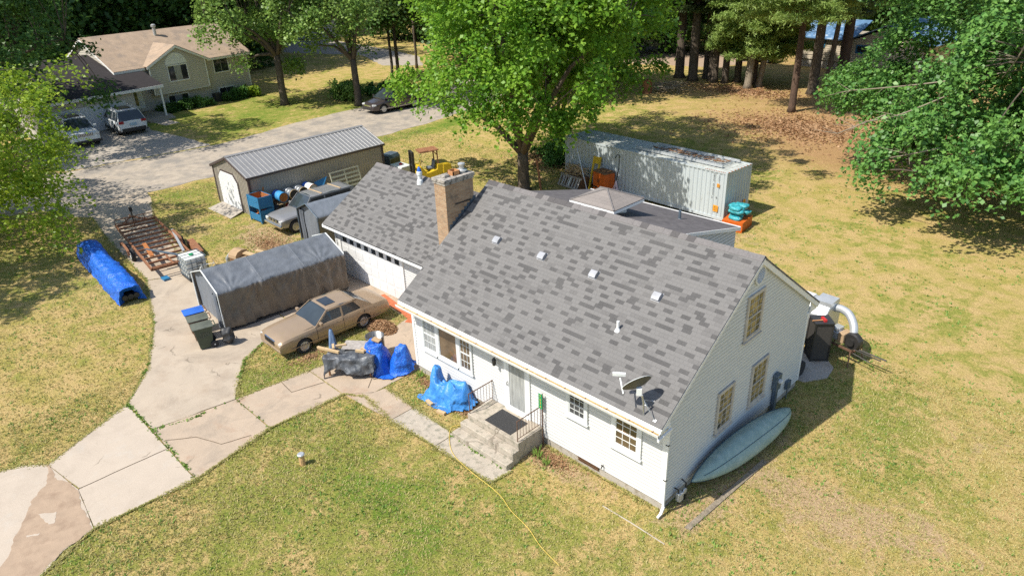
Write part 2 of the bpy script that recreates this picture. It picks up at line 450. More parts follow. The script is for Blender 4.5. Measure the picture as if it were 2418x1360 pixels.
def textmesh(name, body, size, m, parent, mtx, extrude=.002):
    cu = bpy.data.curves.new(name, 'FONT'); cu.body = body; cu.size = size; cu.extrude = extrude; cu.align_x = 'CENTER'; cu.align_y = 'CENTER'
    o = bpy.data.objects.new(name, cu)
    me = bpy.data.meshes.new_from_object(o)
    bpy.data.objects.remove(o); bpy.data.curves.remove(cu)
    me.materials.clear(); me.materials.append(M[m])
    o = bpy.data.objects.new(name, me); COL.objects.link(o)
    o.matrix_world = mtx
    if parent is not None: o.parent = parent
    return o
def fastmesh(name, V, Fq, m, parent=None, uvv=None):
    """V (n,3) float, Fq (k,j) int, all faces with j corners"""
    me = bpy.data.meshes.new(name)
    k, j = Fq.shape
    me.vertices.add(len(V)); me.vertices.foreach_set('co', np.ascontiguousarray(V, dtype=np.float32).ravel())
    me.loops.add(k*j); me.loops.foreach_set('vertex_index', Fq.astype(np.int32).ravel())
    me.polygons.add(k); me.polygons.foreach_set('loop_start', np.arange(0, k*j, j, dtype=np.int32))
    try: me.polygons.foreach_set('loop_total', np.full(k, j, dtype=np.int32))
    except Exception: pass
    me.update(calc_edges=True); me.validate()
    me.materials.append(M[m])
    o = bpy.data.objects.new(name, me); COL.objects.link(o)
    if parent is not None: o.parent = parent
    return o
# ================================================================ GROUND
def ground():
    def ax(lo, hi, a, b, st):
        fine = np.arange(a, b+1e-6, st)
        out_l = a - np.array([4, 10, 20, 40, 80, 160, 400, 900.0])[::-1]
        out_r = b + np.array([4, 10, 20, 40, 80, 160, 400, 900.0])
        return np.concatenate([out_l, fine, out_r])
    xs = ax(0, 0, -80, 30, .5); ys = ax(0, 0, -28, 90, .5)
    X, Y = np.meshgrid(xs, ys)
    V = np.stack([X.ravel(), Y.ravel(), np.zeros(X.size)], 1)
    V[:, 2] += .03*np.sin(X.ravel()*.31+1)*np.cos(Y.ravel()*.23)*0
    nx, ny = len(xs), len(ys)
    i, j = np.meshgrid(np.arange(nx-1), np.arange(ny-1))
    a = (j*nx+i).ravel()
    o = fastmesh('ground', V, np.stack([a, a+1, a+nx+1, a+nx], 1), 'white_paint')
    def blobs(L):
        g = np.zeros(len(V))
        for cx, cy, rx, ry, rot, w in L:
            c, s = math.cos(R(rot)), math.sin(R(rot))
            dx, dy = V[:, 0]-cx, V[:, 1]-cy
            u, v = (dx*c+dy*s)/rx, (-dx*s+dy*c)/ry
            g += w*np.exp(-(u*u+v*v))
        return np.clip(g, -1, 1.5)
    green = blobs([(-8, -5, 5, 2.0, 0, .75), (-4.5, -5.2, 5, 1.6, -8, .55), (-10.6, -12.3, 1.5, 1, 0, .9), (-9.5, -8.5, 2.6, 2, 0, .45), (-6, -9, 3, 1.2, -20, .5),
                   (-41, 26, 1.4, 12, 2, .9), (-40.3, 5, 1.2, 4, 0, .7), (-36, 2.6, 4, 1.6, 0, .35), (-58, 17, 6, 9, 0, .9), (-60, 32, 8, 8, 0, .6), (-66, 12, 4, 10, 0, .6),
                   (-50, -9, 9, 5, 0, .6), (-34, -9, 9, 4, 0, .25), (-23, -8.5, 3, 2.2, 0, .25), (-29, 1.2, 4, 2, 0, .3), (3.5, 8, 3, 2, 0, .5), (2, 16, 4, 4, 0, .35), (8, 14, 5, 6, 0, .4),
                   (-15.6, -4.6, 1.5, 1.2, 0, .7), (-14.4, -2.5, .8, 2, 0, .4), (-9.6, -.6, .9, .8, 0, .6), (-31, 36, 6, 6, 0, .35), (-22, 33, 6, 5, 0, .3), (-13, 30, 2.5, 1.8, 0, .7), (-4, 24, 4, 4, 0, .25),
                   (7, 11, 10, 12, 0, -.32), (-6, 27, 10, 8, 0, -.2), (-25, -9.5, 8, 3, 0, -.45), (1.5, 1, 2, 1.2, 0, .5), (4.4, 5.4, 1.5, 1.2, 0, .5), (2.8, 9.5, 1.2, 1.8, 0, .6), (-3, -2.5, 4, .9, -5, .45)])
    dirt = blobs([(3.4, 3.0, 1.6, 1.3, 0, .8), (5.6, 3.9, 1.2, .9, 0, .6), (2.0, 3.4, .9, .5, 0, .4), (-7, -.45, 2.4, .5, 0, .7), (-3.8, -.45, 2.2, .6, 0, .95), (-28, 3.1, 3, 1.2, 0, .8), (-26.5, 2.4, 2.5, 1, 0, .6),
                  (-1, 2.9, .7, 2.5, 0, .1), (.5, .6, .9, 1.2, 0, .6), (.95, 4, .5, 3.6, 0, .5), (-15, 1.2, 1.2, 1.2, 0, .5), (5.5, 9, 1.5, 1, 0, .35), (-10.7, 19.5, 8, 1, 0, .4), (-26, 26, 3, 3, 0, .5), (-24.5, 44, 4, 3, 0, .25), (-33, 1.0, 2, .9, 0, .4)])
    needle = blobs([(-18, 45, 9, 5, 10, 1.1), (-25, 53, 9, 4, 0, .7), (-12, 38, 7, 4, -20, .8), (-8, 46, 8, 8, 0, .9), (-36, 52, 8, 6, 0, .5), (-4, 40, 8, 7, 0, .8), (-30, 75, 18, 10, 0, .7), (-14, 60, 12, 9, 0, .9)])
    me = o.data
    for nme, arr in (('green', green), ('dirt', dirt), ('needle', needle)):
        at = me.attributes.new(nme, 'FLOAT', 'POINT'); at.data.foreach_set('value', arr.astype(np.float32))
    m, nt, p = newmat('lawn')
    v = oc(nt)
    A = lambda n: nd(nt, 'ShaderNodeAttribute', attribute_name=n).outputs['Fac']
    big = nz(nt, v, .16, 4, .6); mid = nz(nt, v, .9, 5, .65); clump = nz(nt, v, 3.2, 5, .7, .6); fine = nz(nt, v, 16, 4, .75, .4); vf = nz(nt, v, 48, 3, .75)
    straw = mixc(nt, ramp(nt, fine, .33, .67), (.37, .27, .125), (.66, .51, .27))
    straw = mixc(nt, ramp(nt, mid, .4, .62), straw, mixc(nt, ramp(nt, fine, .35, .65), (.28, .245, .08), (.50, .43, .16)))
    grn = mixc(nt, ramp(nt, fine, .35, .65), (.165, .195, .045), (.37, .37, .115))
    dgrn = mixc(nt, ramp(nt, fine, .35, .65), (.09, .16, .03), (.21, .30, .06))
    gsum = mth(nt, 'ADD', mth(nt, 'MULTIPLY', A('green'), .42), mth(nt, 'ADD', mth(nt, 'MULTIPLY', mth(nt, 'SUBTRACT', clump, .5), 1.35), mth(nt, 'ADD', mth(nt, 'MULTIPLY', mth(nt, 'SUBTRACT', mid, .5), 1.1), mth(nt, 'MULTIPLY', mth(nt, 'SUBTRACT', big, .52), 1.0))))
    c = mixc(nt, ramp(nt, gsum, .0, .22), straw, grn)
    c = mixc(nt, ramp(nt, gsum, .32, .5), c, dgrn)
    dsum = mth(nt, 'ADD', mth(nt, 'MULTIPLY', A('dirt'), .5), mth(nt, 'ADD', mth(nt, 'MULTIPLY', mth(nt, 'SUBTRACT', nz(nt, v, 1.7, 6, .7, .5), .5), 1.1), mth(nt, 'MULTIPLY', mth(nt, 'SUBTRACT', fine, .5), .35)))
    soil = mixc(nt, ramp(nt, fine, .35, .65), (.38, .27, .17), (.56, .43, .30))
    c = mixc(nt, mth(nt, 'MULTIPLY', ramp(nt, dsum, .15, .30), .85), c, soil)
    nsum = mth(nt, 'ADD', mth(nt, 'MULTIPLY', A('needle'), .8), mth(nt, 'MULTIPLY', mth(nt, 'SUBTRACT', clump, .5), 1.6))
    ndl = mixc(nt, ramp(nt, fine, .35, .65), (.30, .17, .095), (.50, .33, .20))
    c = mixc(nt, mth(nt, 'MULTIPLY', ramp(nt, nsum, .1, 1.0), .85), c, ndl)
    c = mixc(nt, .28, c, mixc(nt, ramp(nt, vf, .3, .7), (.04, .035, .01), (.8, .72, .5)), 'SOFT_LIGHT')
    c = nd(nt, 'ShaderNodeHueSaturation', {'Saturation': 1.05, 'Value': .98, 'Color': c}).outputs[0]
    nt.links.new(c, p.inputs['Base Color'])
    p.inputs['Roughness'].default_value = 1.0
    p.inputs['Specular IOR Level'].default_value = .1
    h = mth(nt, 'ADD', mth(nt, 'MULTIPLY', clump, 1.2), mth(nt, 'ADD', fine, mth(nt, 'MULTIPLY', vf, .5)))
    bn = nd(nt, 'ShaderNodeBump', {'Strength': .9, 'Distance': .06, 'Height': h})
    nt.links.new(bn.outputs[0], p.inputs['Normal'])
    M['lawn'] = m
    me.materials.clear(); me.materials.append(m)
    struct(o)
    return blobs
ground()

def inpoly(P, x, y):
    r = np.zeros(len(x), bool); n = len(P)
    for i in range(n):
        x1, y1 = P[i]; x2, y2 = P[(i+1) % n]
        with np.errstate(divide='ignore', invalid='ignore'):
            c = ((y1 > y) != (y2 > y)) & (x < (x2-x1)*(y-y1)/(y2-y1+1e-12)+x1)
        r ^= c
    return r

def rough_edge(P, step=.35, amp=.04, seed=0):
    r = random.Random(seed); out = []
    for i in range(len(P)):
        a, b = Vector(P[i]), Vector(P[(i+1) % len(P)])
        n = max(1, int((b-a).length/step)); t = (b-a).normalized(); q = Vector((-t.y, t.x))
        for k in range(n):
            w = a + (b-a)*k/n + (q*r.uniform(-amp, amp) if k else Vector((0, 0)))
            out.append((w.x, w.y))
    return out
HARD = []
def slab(name, P, m, top=.03, amp=.03, parent=None, bot=-.1):
    HARD.append(P)
    b = MB(); b.prism(rough_edge(P, .5, amp, len(HARD)), 'z', bot, top)
    return b.build(name, m, parent)
# driveway: every pour is its own slab of one driveway
drv = bpy.data.objects.new('driveway', None); COL.objects.link(drv); struct(drv)
slab('slab', [(-17.1, -8.52), (-11.22, -8.54), (-11.36, -11.4), (-13.44, -11.2), (-13.5, -11.15), (-15.5, -11.5)], 'concrete_light', amp=.006, parent=drv)
slab('slab', [(-15.55, -11.53), (-13.5, -11.2), (-11.38, -11.43), (-11.1, -12.3), (-10.6, -12.9), (-9.6, -14.2), (-8.2, -19), (-5, -24), (-30, -24), (-22, -16), (-16.3, -12.7), (-16.05, -12.05)], 'concrete_light', amp=.01, parent=drv)
slab('slab', [(-14.85, -8.48), (-11.24, -8.5), (-11.9, -5.68), (-14.4, -5.68)], 'concrete_worn', amp=.01, parent=drv)
slab('slab', [(-14.38, -5.64), (-11.93, -5.64), (-11.74, -2.87), (-14.1, -2.87)], 'concrete_worn', amp=.01, parent=drv)
slab('slab', [(-14.1, -2.83), (-11.74, -2.83), (-11.0, -2.05), (-11.02, .1), (-11.02, 2.9), (-14.6, 2.2), (-14.2, .5), (-13.95, -1.4)], 'concrete_worn', amp=.01, parent=drv)
slab('slab', [(-17.08, -8.49), (-14.9, -8.47), (-14.45, -5.68), (-15.4, -5.1), (-16.75, -4.2), (-17.45, -3.0), (-17.35, -1.3), (-22.2, -1.3), (-26.5, -2.0), (-27.6, -3.9), (-22.5, -5.5), (-19.1, -7.0)], 'concrete', parent=drv, amp=.05)
slab('slab', [(-17.3, -1.25), (-17.4, 2.55), (-15.2, 2.3), (-11.1, 3.1), (-11.1, 3.3), (-21.4, 3.3), (-22.2, 2.6), (-22.3, -1.25)], 'concrete_worn', parent=drv, amp=.02)
slab('slab', [(-26.55, -1.97), (-27.65, -3.88), (-34.8, -3.3), (-40.0, -2.6), (-41.4, -3.6), (-43, -4.2), (-43, 1.7), (-40.7, 1.3), (-36.5, -.15), (-30, -1.1)], 'concrete', parent=drv, amp=.05)
# sandy wash spread over the lower slabs
st = [(-15.57, -11.50), (-14.44, -11.52), (-14.06, -11.30), (-13.45, -11.22), (-12.9, -11.3), (-12.49, -11.41), (-11.9, -11.38), (-11.39, -11.47), (-11.21, -11.82), (-11.14, -12.25), (-10.81, -12.76), (-10.62, -13.04), (-11, -13.5), (-11.48, -13.9), (-12.09, -13.34), (-12.6, -13.15), (-13.03, -12.84), (-13.62, -12.53), (-14.06, -12.29), (-14.54, -11.78)]
b = MB(); hole = [(-13.19, -12.37), (-12.91, -11.96), (-12.44, -12.14), (-12.50, -12.27)]
b.prism(rough_edge(st, .12, .035, 5), 'z', .0302, .035); o = b.build('sand_wash', 'sand'); struct(o)
b = MB(); b.prism(rough_edge(hole, .08, .03, 6), 'z', .0352, .039); o = b.build('bare_patch', 'concrete_light'); struct(o)
b = MB(); b.prism(rough_edge([(-12.5, -12.84), (-12.31, -12.54), (-12.25, -12.6), (-12.42, -12.86)], .06, .02, 7), 'z', .0352, .039); o = b.build('bare_patch', 'concrete_light'); struct(o)
# long control joint sawn in the pale slabs and cracks
def crack(path, w=.018, z=.034, m='foundation', nm='joint_line'):
    b = MB(); pts = []
    for i in range(len(path)-1):
        a, c = Vector(path[i]), Vector(path[i+1]); n = max(1, int((c-a).length/.3))
        for k in range(n): q = a+(c-a)*k/n; pts.append((q.x+random.uniform(-1, 1)*.015, q.y+random.uniform(-1, 1)*.015))
    pts.append(path[-1])
    b.tube([(x, y, z-.004) for x, y in pts], w/2, 4)
    return struct(b.build(nm, m))
M['joint_dark'] = mat('joint_dark', (.12, .09, .06), .95)
crack([(-13.5, -11.18), (-13.41, -8.57)], .03, .036, 'joint_dark')
crack([(-14.1, -4.0), (-13.29, -4.05), (-12.94, -2.9)], .03, .036, 'joint_dark')
crack([(-13.9, -8.4), (-13.3, -7.6), (-12.3, -7.2), (-12.0, -6.3)], .03, .036, 'joint_dark')
crack([(-11.95, -1.4), (-11.4, -2.0)], .03, .036, 'joint_dark')
# front walk
wk = bpy.data.objects.new('walkway', None); COL.objects.link(wk); struct(wk)
slab('slab', [(-11.7, -2.82), (-9.2, -2.62), (-9.2, -1.62), (-10.9, -1.55), (-11.0, -2.0)], 'concrete_worn', amp=.02, parent=wk)
slab('slab', [(-9.17, -2.62), (-7.0, -2.52), (-7.0, -1.66), (-9.17, -1.62)], 'step_concrete', amp=.02, parent=wk)
slab('slab', [(-6.97, -2.52), (-4.4, -2.48), (-4.3, -1.66), (-6.97, -1.66)], 'step_concrete', amp=.02, parent=wk)
b = MB(); b.prism([(-17.35, 2.62), (-14.55, 2.3), (-14.4, 2.0), (-14.1, 2.15), (-14.3, 2.6), (-17.3, 3.05)], 'z', -.02, .05)
struct(b.build('brick_strip', 'brick_red', bevel=.02))
struct(slab('rear_pad', [(-1.2, 8.8), (.1, 8.8), (.6, 9.6), (.5, 10.4), (.1, 10.8), (-1.2, 11)], 'foundation'))
# road
near = [(-47.5, -40), (-46, -20), (-44.5, -4.8), (-42.6, -3.5), (-42.4, 1.6), (-42.3, 7), (-42.2, 21), (-42.5, 26), (-44.6, 36.5), (-49, 50), (-60, 70), (-80, 95)]
far_ = [(-92, 95), (-70, 68), (-59, 50), (-56, 43), (-54, 34), (-53.6, 27), (-52.9, 19), (-51.4, 13), (-51.2, 9.5), (-53, -4), (-55.5, -20), (-57, -40)]
b = MB(); RD = near+far_; HARD.append(RD)
o = b.prism(rough_edge(RD, 1.0, .16, 3), 'z', -.1, .012).build('road', 'asphalt'); struct(o)
slab('neighbour_driveway', [(-51.4, 10.2), (-56, 9.9), (-61.5, 9.1), (-66.3, 10.2), (-66.3, -1), (-60, -1.5), (-55, -1.0), (-52.8, -.5)], 'cement_far', top=.016, amp=.1)['kind'] = 'structure'
slab('far_driveway', [(-69, 47), (-74, 44), (-84, 48), (-90, 46), (-98, 43), (-110, 50), (-106, 56), (-88, 54), (-76, 52)], 'cement_far', top=.016, amp=.2)['kind'] = 'structure'
slab('far_driveway', [(-50, 62), (-36, 66), (-36, 74), (-60, 78)], 'sand', top=.016, amp=.2)['kind'] = 'structure'

# ================================================================ THE WHITE HOUSE
L, D, HR, HY = 10.97, 8.39, 6.48, 4.19
SL = .687
H = thing('white_house', 'white clapboard house with mottled grey shingle roof, attached garage and tan brick chimney', 'house')
ztop = lambda y: HR - SL*abs(y-HY)
def laps(b, axis, plane, out, z0, z1, rng_, step=.12, d=.016):
    z = z0
    while z < z1-.01:
        zt = min(z+step, z1)
        a0, a1 = rng_(z); c0, c1 = rng_(zt)
        if a1-a0 > .02:
            if c1-c0 < .01: c0 = c1 = (a0+a1)/2
            P = (lambda u, o, w: (plane+out*o, u, w)) if axis == 'x' else (lambda u, o, w: (u, plane+out*o, w))
            b.quad(P(a0, d, z), P(a1, d, z), P(c1, 0, zt), P(c0, 0, zt))
            b.quad(P(a0, d, z), P(a1, d, z), P(a1, 0, z), P(a0, 0, z))
        z = zt
b = MB(); b.bb(-L+.03, .03, -.3, -.03, D-.03, .3); b.bb(-3.05, .02, .2, -2.25, .04, .21)
b.build('foundation', 'foundation', H, uv=True)
b = MB(); b.bb(-3.05, -.005, .15, -2.26, .03, .29); b.build('foundation_vent', 'black_metal', H)
b = MB()
for i in range(12):
    x = -3.02+i*.066; b.box((x, -.012, .22), (.012, .01, .17), ry=.6); b.box((x, -.016, .22), (.012, .01, .17), ry=-.6)
b.build('vent_lattice', 'wood_brown', H)
b = MB(); b.prism([(0.0, .3), (D, .3), (D, ztop(D)-.15), (HY, HR-.15), (0, ztop(0)-.15)], 'x', -L, -.02); b.build('wall_core', 'white_paint', H)
b = MB(); laps(b, 'y', 0, -1, .3, 3.0, lambda z: (-L, 0)); b.build('front_wall', 'white_siding', H)
gr = lambda z: (max(0, HY-(HR-.13-z)/SL), min(D, HY+(HR-.13-z)/SL))
M['shaded_siding'] = mat('shaded_siding', (.60, .625, .625), .6, var=.06, scale=1.5, col2=(.40, .38, .32), thr=(.64, .78), s2=7, stretch=(1, 1, 7))  # copy of the white siding for shaded walls, shade tone put into its colour
laplines('shaded_siding', .12, .3, .62, .28)
b = MB(); laps(b, 'x', 0, 1, .3, HR-.15, gr); b.build('gable_wall', 'shaded_siding', H)
b = MB(); laps(b, 'x', -L, -1, .3, HR-.15, gr); b.build('side_wall', 'white_siding', H)
b = MB(); laps(b, 'y', D, 1, .3, 3.0, lambda z: (-L, 0)); b.build('rear_wall', 'white_siding', H)
# corner boards
b = MB()
b.bb(-.10, -.028, .3, .028, -.001, 3.0); b.bb(.001, -.028, .3, .03, .10, 3.0); b.bb(.001, D-.1, .3, .03, D+.028, 3.0); b.bb(-L-.03, -.03, .3, -L+.09, -.001, 3.0)
b.build('corner_board', 'white_paint', H, bevel=.006)
# roof slabs
xo0, xo1 = -L-.03, .14
b = MB()
b.slab([(xo0, -.54, ztop(-.54)), (xo1, -.54, ztop(-.54)), (xo1, HY, HR), (xo0, HY, HR)], .05)
o = b.build('roof', 'shingle', H, uv=True)
b = MB(); b.slab([(xo0, D+.5, ztop(D+.5)), (xo1, D+.5, ztop(D+.5)), (xo1, HY, HR), (xo0, HY, HR)], .05); b.build('rear_roof', 'shingle', H, uv=True)
b = MB(); x = xo0; k = 0; rr = random.Random(4)
M['shingle_cap'] = mat('shingle_cap', (.16, .15, .147), .95, var=.2, scale=20)
M['shingle_cap_dark'] = mat('shingle_cap_dark', (.085, .08, .08), .95, var=.2, scale=20)
while x < xo1:
    w = min(.28, xo1-x); b.cur = 1 if rr.random() < .28 else 0
    for sgn in (-1, 1):
        b.slab([(x, HY, HR+.02+.006*(k % 2)), (x+w, HY, HR+.026+.006*(k % 2)), (x+w, HY+sgn*.16, HR-.16*SL+.012), (x, HY+sgn*.16, HR-.16*SL+.01)], .012)
    x += .28; k += 1
b.build('ridge_cap', ['shingle_cap', 'shingle_cap_dark'], H)
# soffit, fascia, rakes
b = MB(); b.bb(-L, -.5, 2.93, .03, 0.0, 2.96); b.bb(-L, D, 2.93, .03, D+.5, 2.96); b.build('soffit', 'trim_grey', H)
b = MB(); b.bb(xo0+.01, -.52, 2.94, .10, -.50, ztop(-.5)-.05); b.build('fascia', 'white_paint', H)
b = MB()
for sx, x0, x1 in ((1, .05, .125), (-1, xo0-.02, xo0+.05)):
    b.prism([(-.53, ztop(-.53)-.052), (HY, HR-.052), (HY, HR-.24), (-.53, ztop(-.53)-.24)], 'x', x0, x1)
    b.prism([(D+.49, ztop(D+.49)-.052), (HY, HR-.052), (HY, HR-.24), (D+.49, ztop(D+.49)-.24)], 'x', x0, x1)
b.prism([(-.5, 2.97), (-.5, 3.18), (.0, 3.5), (.0, 2.97)], 'x', .02, .06); b.prism([(D+.5, 2.97), (D+.5, 3.18), (D, 3.5), (D, 2.97)], 'x', .02, .06)
b.build('rake_board', 'white_paint', H)
b = MB()
b.prism([(-.53, ztop(-.53)-.045), (HY, HR-.045), (HY, HR-.075), (-.53, ztop(-.53)-.075)], 'x', .126, .15)
b.build('drip_edge', 'trim_grey', H)
# gutter with debris, downspout
g = MB(); z = 3.10
g.prism([(-.56, z-.0), (-.56, z-.10), (-.66, z-.10), (-.69, z+.0), (-.672, z), (-.645, z-.085), (-.575, z-.085), (-.575, z)], 'x', xo0, .14)
g.bb(.13, -.69, z-.1, .14, -.56, z); gut = g.build('gutter', 'white_paint', H)
g = MB(); g.grid(lambda u, v: (xo0+.02+u*(L+.14), -.575-.075*v, z-.015+.012*noise.noise(Vector((u*60, v*3, 0)))), 160, 2)
g.build('gutter_debris', 'gutter_debris', gut, smooth=True)
g = MB()
for x in np.arange(-L+.4, .1, .75): g.bb(x, -.67, z-.003, x+.012, -.57, z+.006)
g.build('gutter_hanger', 'wood_brown', gut)
g = MB(); g.box((.13, -.34, 2.93), (.07, .62, .09), rx=.08); g.bb(.04, -.09, .28, .11, -.03, 2.93); g.box((.1, -.14, .2), (.08, .06, .24), rx=-.55); g.box((.1, -.26, .10), (.07, .2, .05), rx=.2)
g.build('downspout', 'white_paint', H, bevel=.01)
g = MB(); g.bb(.03, -.1, 1.2, .12, -.025, 1.23); g.bb(.03, -.1, 2.4, .12, -.025, 2.43); g.build('downspout_strap', 'black_metal', H)

# windows
def window(axis, plane, out, u0, u1, z0, z1, cols, rows, parent=H, glass='glass_warm', frame='white_paint', fw=.09, sash=True, sill=True, name='window', box_top=True):
    P = (lambda u, o, w: (plane+out*o, u, w)) if axis == 'x' else (lambda u, o, w: (u, plane+out*o, w))
    def bx(b, ua, oa, za, ub, ob, zb):
        p, q = P(ua, oa, za), P(ub, ob, zb); b.bb(*p, *q)
    f = MB()
    bx(f, u0, .0, z0, u0+fw, .05, z1); bx(f, u1-fw, .0, z0, u1, .05, z1); bx(f, u0+fw, .0, z1-fw, u1-fw, .052, z1); bx(f, u0+fw, .0, z0, u1-fw, .052, z0+fw)
    if sill: bx(f, u0-.03, .0, z0-.05, u1+.03, .085, z0-.002)
    fo = f.build(name, frame, parent)
    a0, a1, c0, c1 = u0+fw, u1-fw, z0+fw, z1-fw
    g = MB(); bx(g, a0, .0, c0, a1, .018, c1); g.build('pane', glass, fo)
    s = MB(); w = .03
    bx(s, a0, .019, c0, a0+w, .036, c1); bx(s, a1-w, .019, c0, a1, .036, c1); bx(s, a0+w, .019, c0, a1-w, .036, c0+w); bx(s, a0+w, .019, c1-w, a1-w, .036, c1)
    if sash: bx(s, a0+w, .019, (c0+c1)/2-.022, a1-w, .042, (c0+c1)/2+.022)
    for i in range(1, cols): u = a0+(a1-a0)*i/cols; bx(s, u-.009, .019, c0+w, u+.009, .030, c1-w)
    for j in range(1, rows):
        if sash and j*2 == rows: continue
        zz = c0+(c1-c0)*j/rows; bx(s, a0+w, .019, zz-.009, a1-w, .029, zz+.009)
    s.build('sash', frame, fo)
    return fo
M['gw'] = M['glass_warm']
# triple window on the front
window('y', -.015, -1, -10.42, -9.56, 1.22, 2.66, 3, 4, glass='glass_curtain', frame='trim_grey')
window('y', -.015, -1, -9.56, -8.42, 1.22, 2.66, 1, 1, glass='glass_warm', frame='trim_grey', sash=False)
window('y', -.015, -1, -8.42, -7.72, 1.22, 2.66, 3, 4, glass='glass_warm', frame='trim_grey')
window('y', -.015, -1, -3.51, -2.68, 1.66, 2.68, 3, 4, glass='glass_dark', frame='trim_grey', fw=.12)
window('y', -.015, -1, -1.81, -.77, 1.42, 2.68, 3, 4, glass='glass_warm', frame='white_paint', fw=.14)
# gable windows
window('x', .015, 1, 3.72, 4.72, 3.87, 5.35, 3, 6, glass='glass_blind', frame='trim_aged')
window('x', .015, 1, 4.58, 5.62, 1.12, 2.66, 3, 6, glass='glass_blind', frame='trim_aged')
window('x', .015, 1, 2.56, 3.50, 1.22, 2.68, 3, 6, glass='glass_blind', frame='trim_aged')
# round louvre vent high on the gable
b = MB(); b.lathe([(.30, .02), (.30, .06), (.24, .06), (.24, .02)], (0, 4.27, 5.86), 24, 'x'); vo = b.build('gable_vent', 'trim_grey', H)
b = MB()
for k in range(8):
    zz = 5.66+k*.058; w = math.sqrt(max(.0, .235**2-(zz-5.86)**2)); b.box((.035, 4.27, zz), (.03, 2*w, .035), ry=.6)
b.build('louvre', 'trim_grey', vo)
# front door with storm door
b = MB(); b.bb(-6.16, -.06, .66, -6.04, -.0, 2.86); b.bb(-5.14, -.06, .66, -5.02, 0, 2.86); b.bb(-6.04, -.06, 2.74, -5.14, 0, 2.86); b.bb(-6.1, -.1, .66, -5.08, -.0, .72)
do = b.build('front_door', 'white_paint', H)
b = MB(); b.bb(-6.04, -.035, .72, -5.14, -.02, 2.74); b.build('door_panel', 'trim_grey', do)
b = MB(); b.bb(-5.93, -.045, .84, -5.25, -.036, 2.66); b.build('pane', 'glass_curtain', do)
b = MB(); b.bb(-6.04, -.055, .72, -5.94, -.036, 2.74); b.bb(-5.24, -.055, .72, -5.14, -.036, 2.74); b.bb(-5.94, -.055, .72, -5.24, -.036, .83); b.bb(-5.94, -.055, 2.66, -5.24, -.036, 2.74); b.build('storm_frame', 'door_white', do)
b = MB(); b.tube([(-6.0, -.06, 1.62), (-6.0, -.11, 1.62), (-6.0, -.11, 1.74), (-6.0, -.06, 1.74)], .012, 6); b.build('handle', 'black_metal', do)
# wall lamp beside the door, tap, conduit
b = MB(); b.lathe([(.05, 0), (.05, .03)], (-6.47, -.03, 2.45), 10, 'y'); b.tube([(-6.47, -.04, 2.45), (-6.47, -.16, 2.52), (-6.47, -.18, 2.44)], .012, 6)
b.lathe([(.03, .2), (.075, .13), (.06, -.06), (.02, -.1)], (-6.47, -.19, 2.3), 8); b.build('wall_lamp', 'black_metal', H)
b = MB(); b.tube([(-2.08, 0, .47), (-2.08, -.09, .47), (-2.08, -.11, .42)], .02, 6); b.box((-2.08, -.07, .51), (.07, .02, .02)); b.build('garden_tap', 'black_metal', H)
# roof vents, pipe
for vx in (-8.72, -6.59, -4.41, -2.08):
    b = MB(); a = math.atan(SL); q = Matrix.Translation((vx, 2.33, ztop(2.33))) @ Matrix.Rotation(a, 4, 'X'); b.M = q
    b.box((0, 0, .006), (.30, .32, .01)); b.prism([(-.13, .01), (-.14, .08), (-.05, .115), (.1, .115), (.14, .06), (.14, .01)], 'x', -.13, .13)
    b.build('roof_vent', 'vent_metal', H, bevel=.01)
b = MB(); b.lathe([(.10, -.05), (.05, .05), (.042, .06), (.042, .28), (.03, .28)], (-2.6, 1.18, ztop(1.18)), 14); b.build('vent_pipe', 'white_paint', H, smooth=False)
b = MB(); b.bb(-10.9, 1.55, ztop(1.55)-.02, -10.86, 1.6, ztop(1.55)+.04); b.build('roof_nail', 'galvanised', H)

# rear shed dormer
dz = lambda y: 6.35-.24*(y-HY)
X0, X1 = -9.45, -2.95
b = MB(); b.slab([(X0-.1, HY+.25, dz(HY+.25)), (X1+.08, HY+.25, dz(HY+.25)), (X1+.08, D+.12, dz(D+.12)), (X0-.1, D+.12, dz(D+.12))], .1)
dr = b.build('dormer_roof', 'roof_membrane', H)
b = MB(); b.bb(X0-.12, D+.121, dz(D+.12)-.14, X1+.1, D+.15, dz(D+.12)+.02)
b.prism([(HY+.3, dz(HY+.3)-.01), (D+.15, dz(D+.15)+.01), (D+.15, dz(D+.15)-.12), (HY+.3, dz(HY+.3)-.12)], 'x', X1+.081, X1+.11); b.build('dormer_trim', 'white_paint', H)
b = MB(); b.prism([(HY+.3, 6.1), (HY+.3, dz(HY+.3)-.1), (D-.01, dz(D)-.1), (D-.01, 3.4)], 'x', X0, X1-.02); b.build('dormer_core', 'white_paint', H)
b = MB(); laps(b, 'x', X1, 1, 3.6, 6.2, lambda z: (max(HY+.3, HY+(HR-.02-z)/SL), min(D, HY+(6.25-z)/.24) if z > 5.2 else D), .14); b.build('dormer_wall', 'shaded_siding', H)
b = MB(); laps(b, 'y', D, 1, 3.0, dz(D)-.1, lambda z: (X0, X1), .14); b.build('dormer_back_wall', 'white_siding', H)
b = MB(); b.bb(-6.85, 4.72, 5.9, -5.72, 5.72, 6.5); cu = b.build('cupola', 'white_paint', H)
b = MB(); cz = 6.53; cx, cy = -6.18, 5.18; hx, hy = .95, .84
for i, (p, q) in enumerate((((-1, -1), (1, -1)), ((1, -1), (1, 1)), ((1, 1), (-1, 1)), ((-1, 1), (-1, -1)))):
    b.slab([(cx+p[0]*hx, cy+p[1]*hy, cz), (cx+q[0]*hx, cy+q[1]*hy, cz), (cx, cy, cz+.36)], .03)
b.build('cupola_roof', 'shingle_plain', cu, uv=True)
b = MB(); b.bb(cx-hx-.01, cy-hy-.01, cz-.12, cx+hx+.01, cy+hy+.01, cz-.034); b.build('cupola_fascia', 'white_paint', cu)
b = MB()
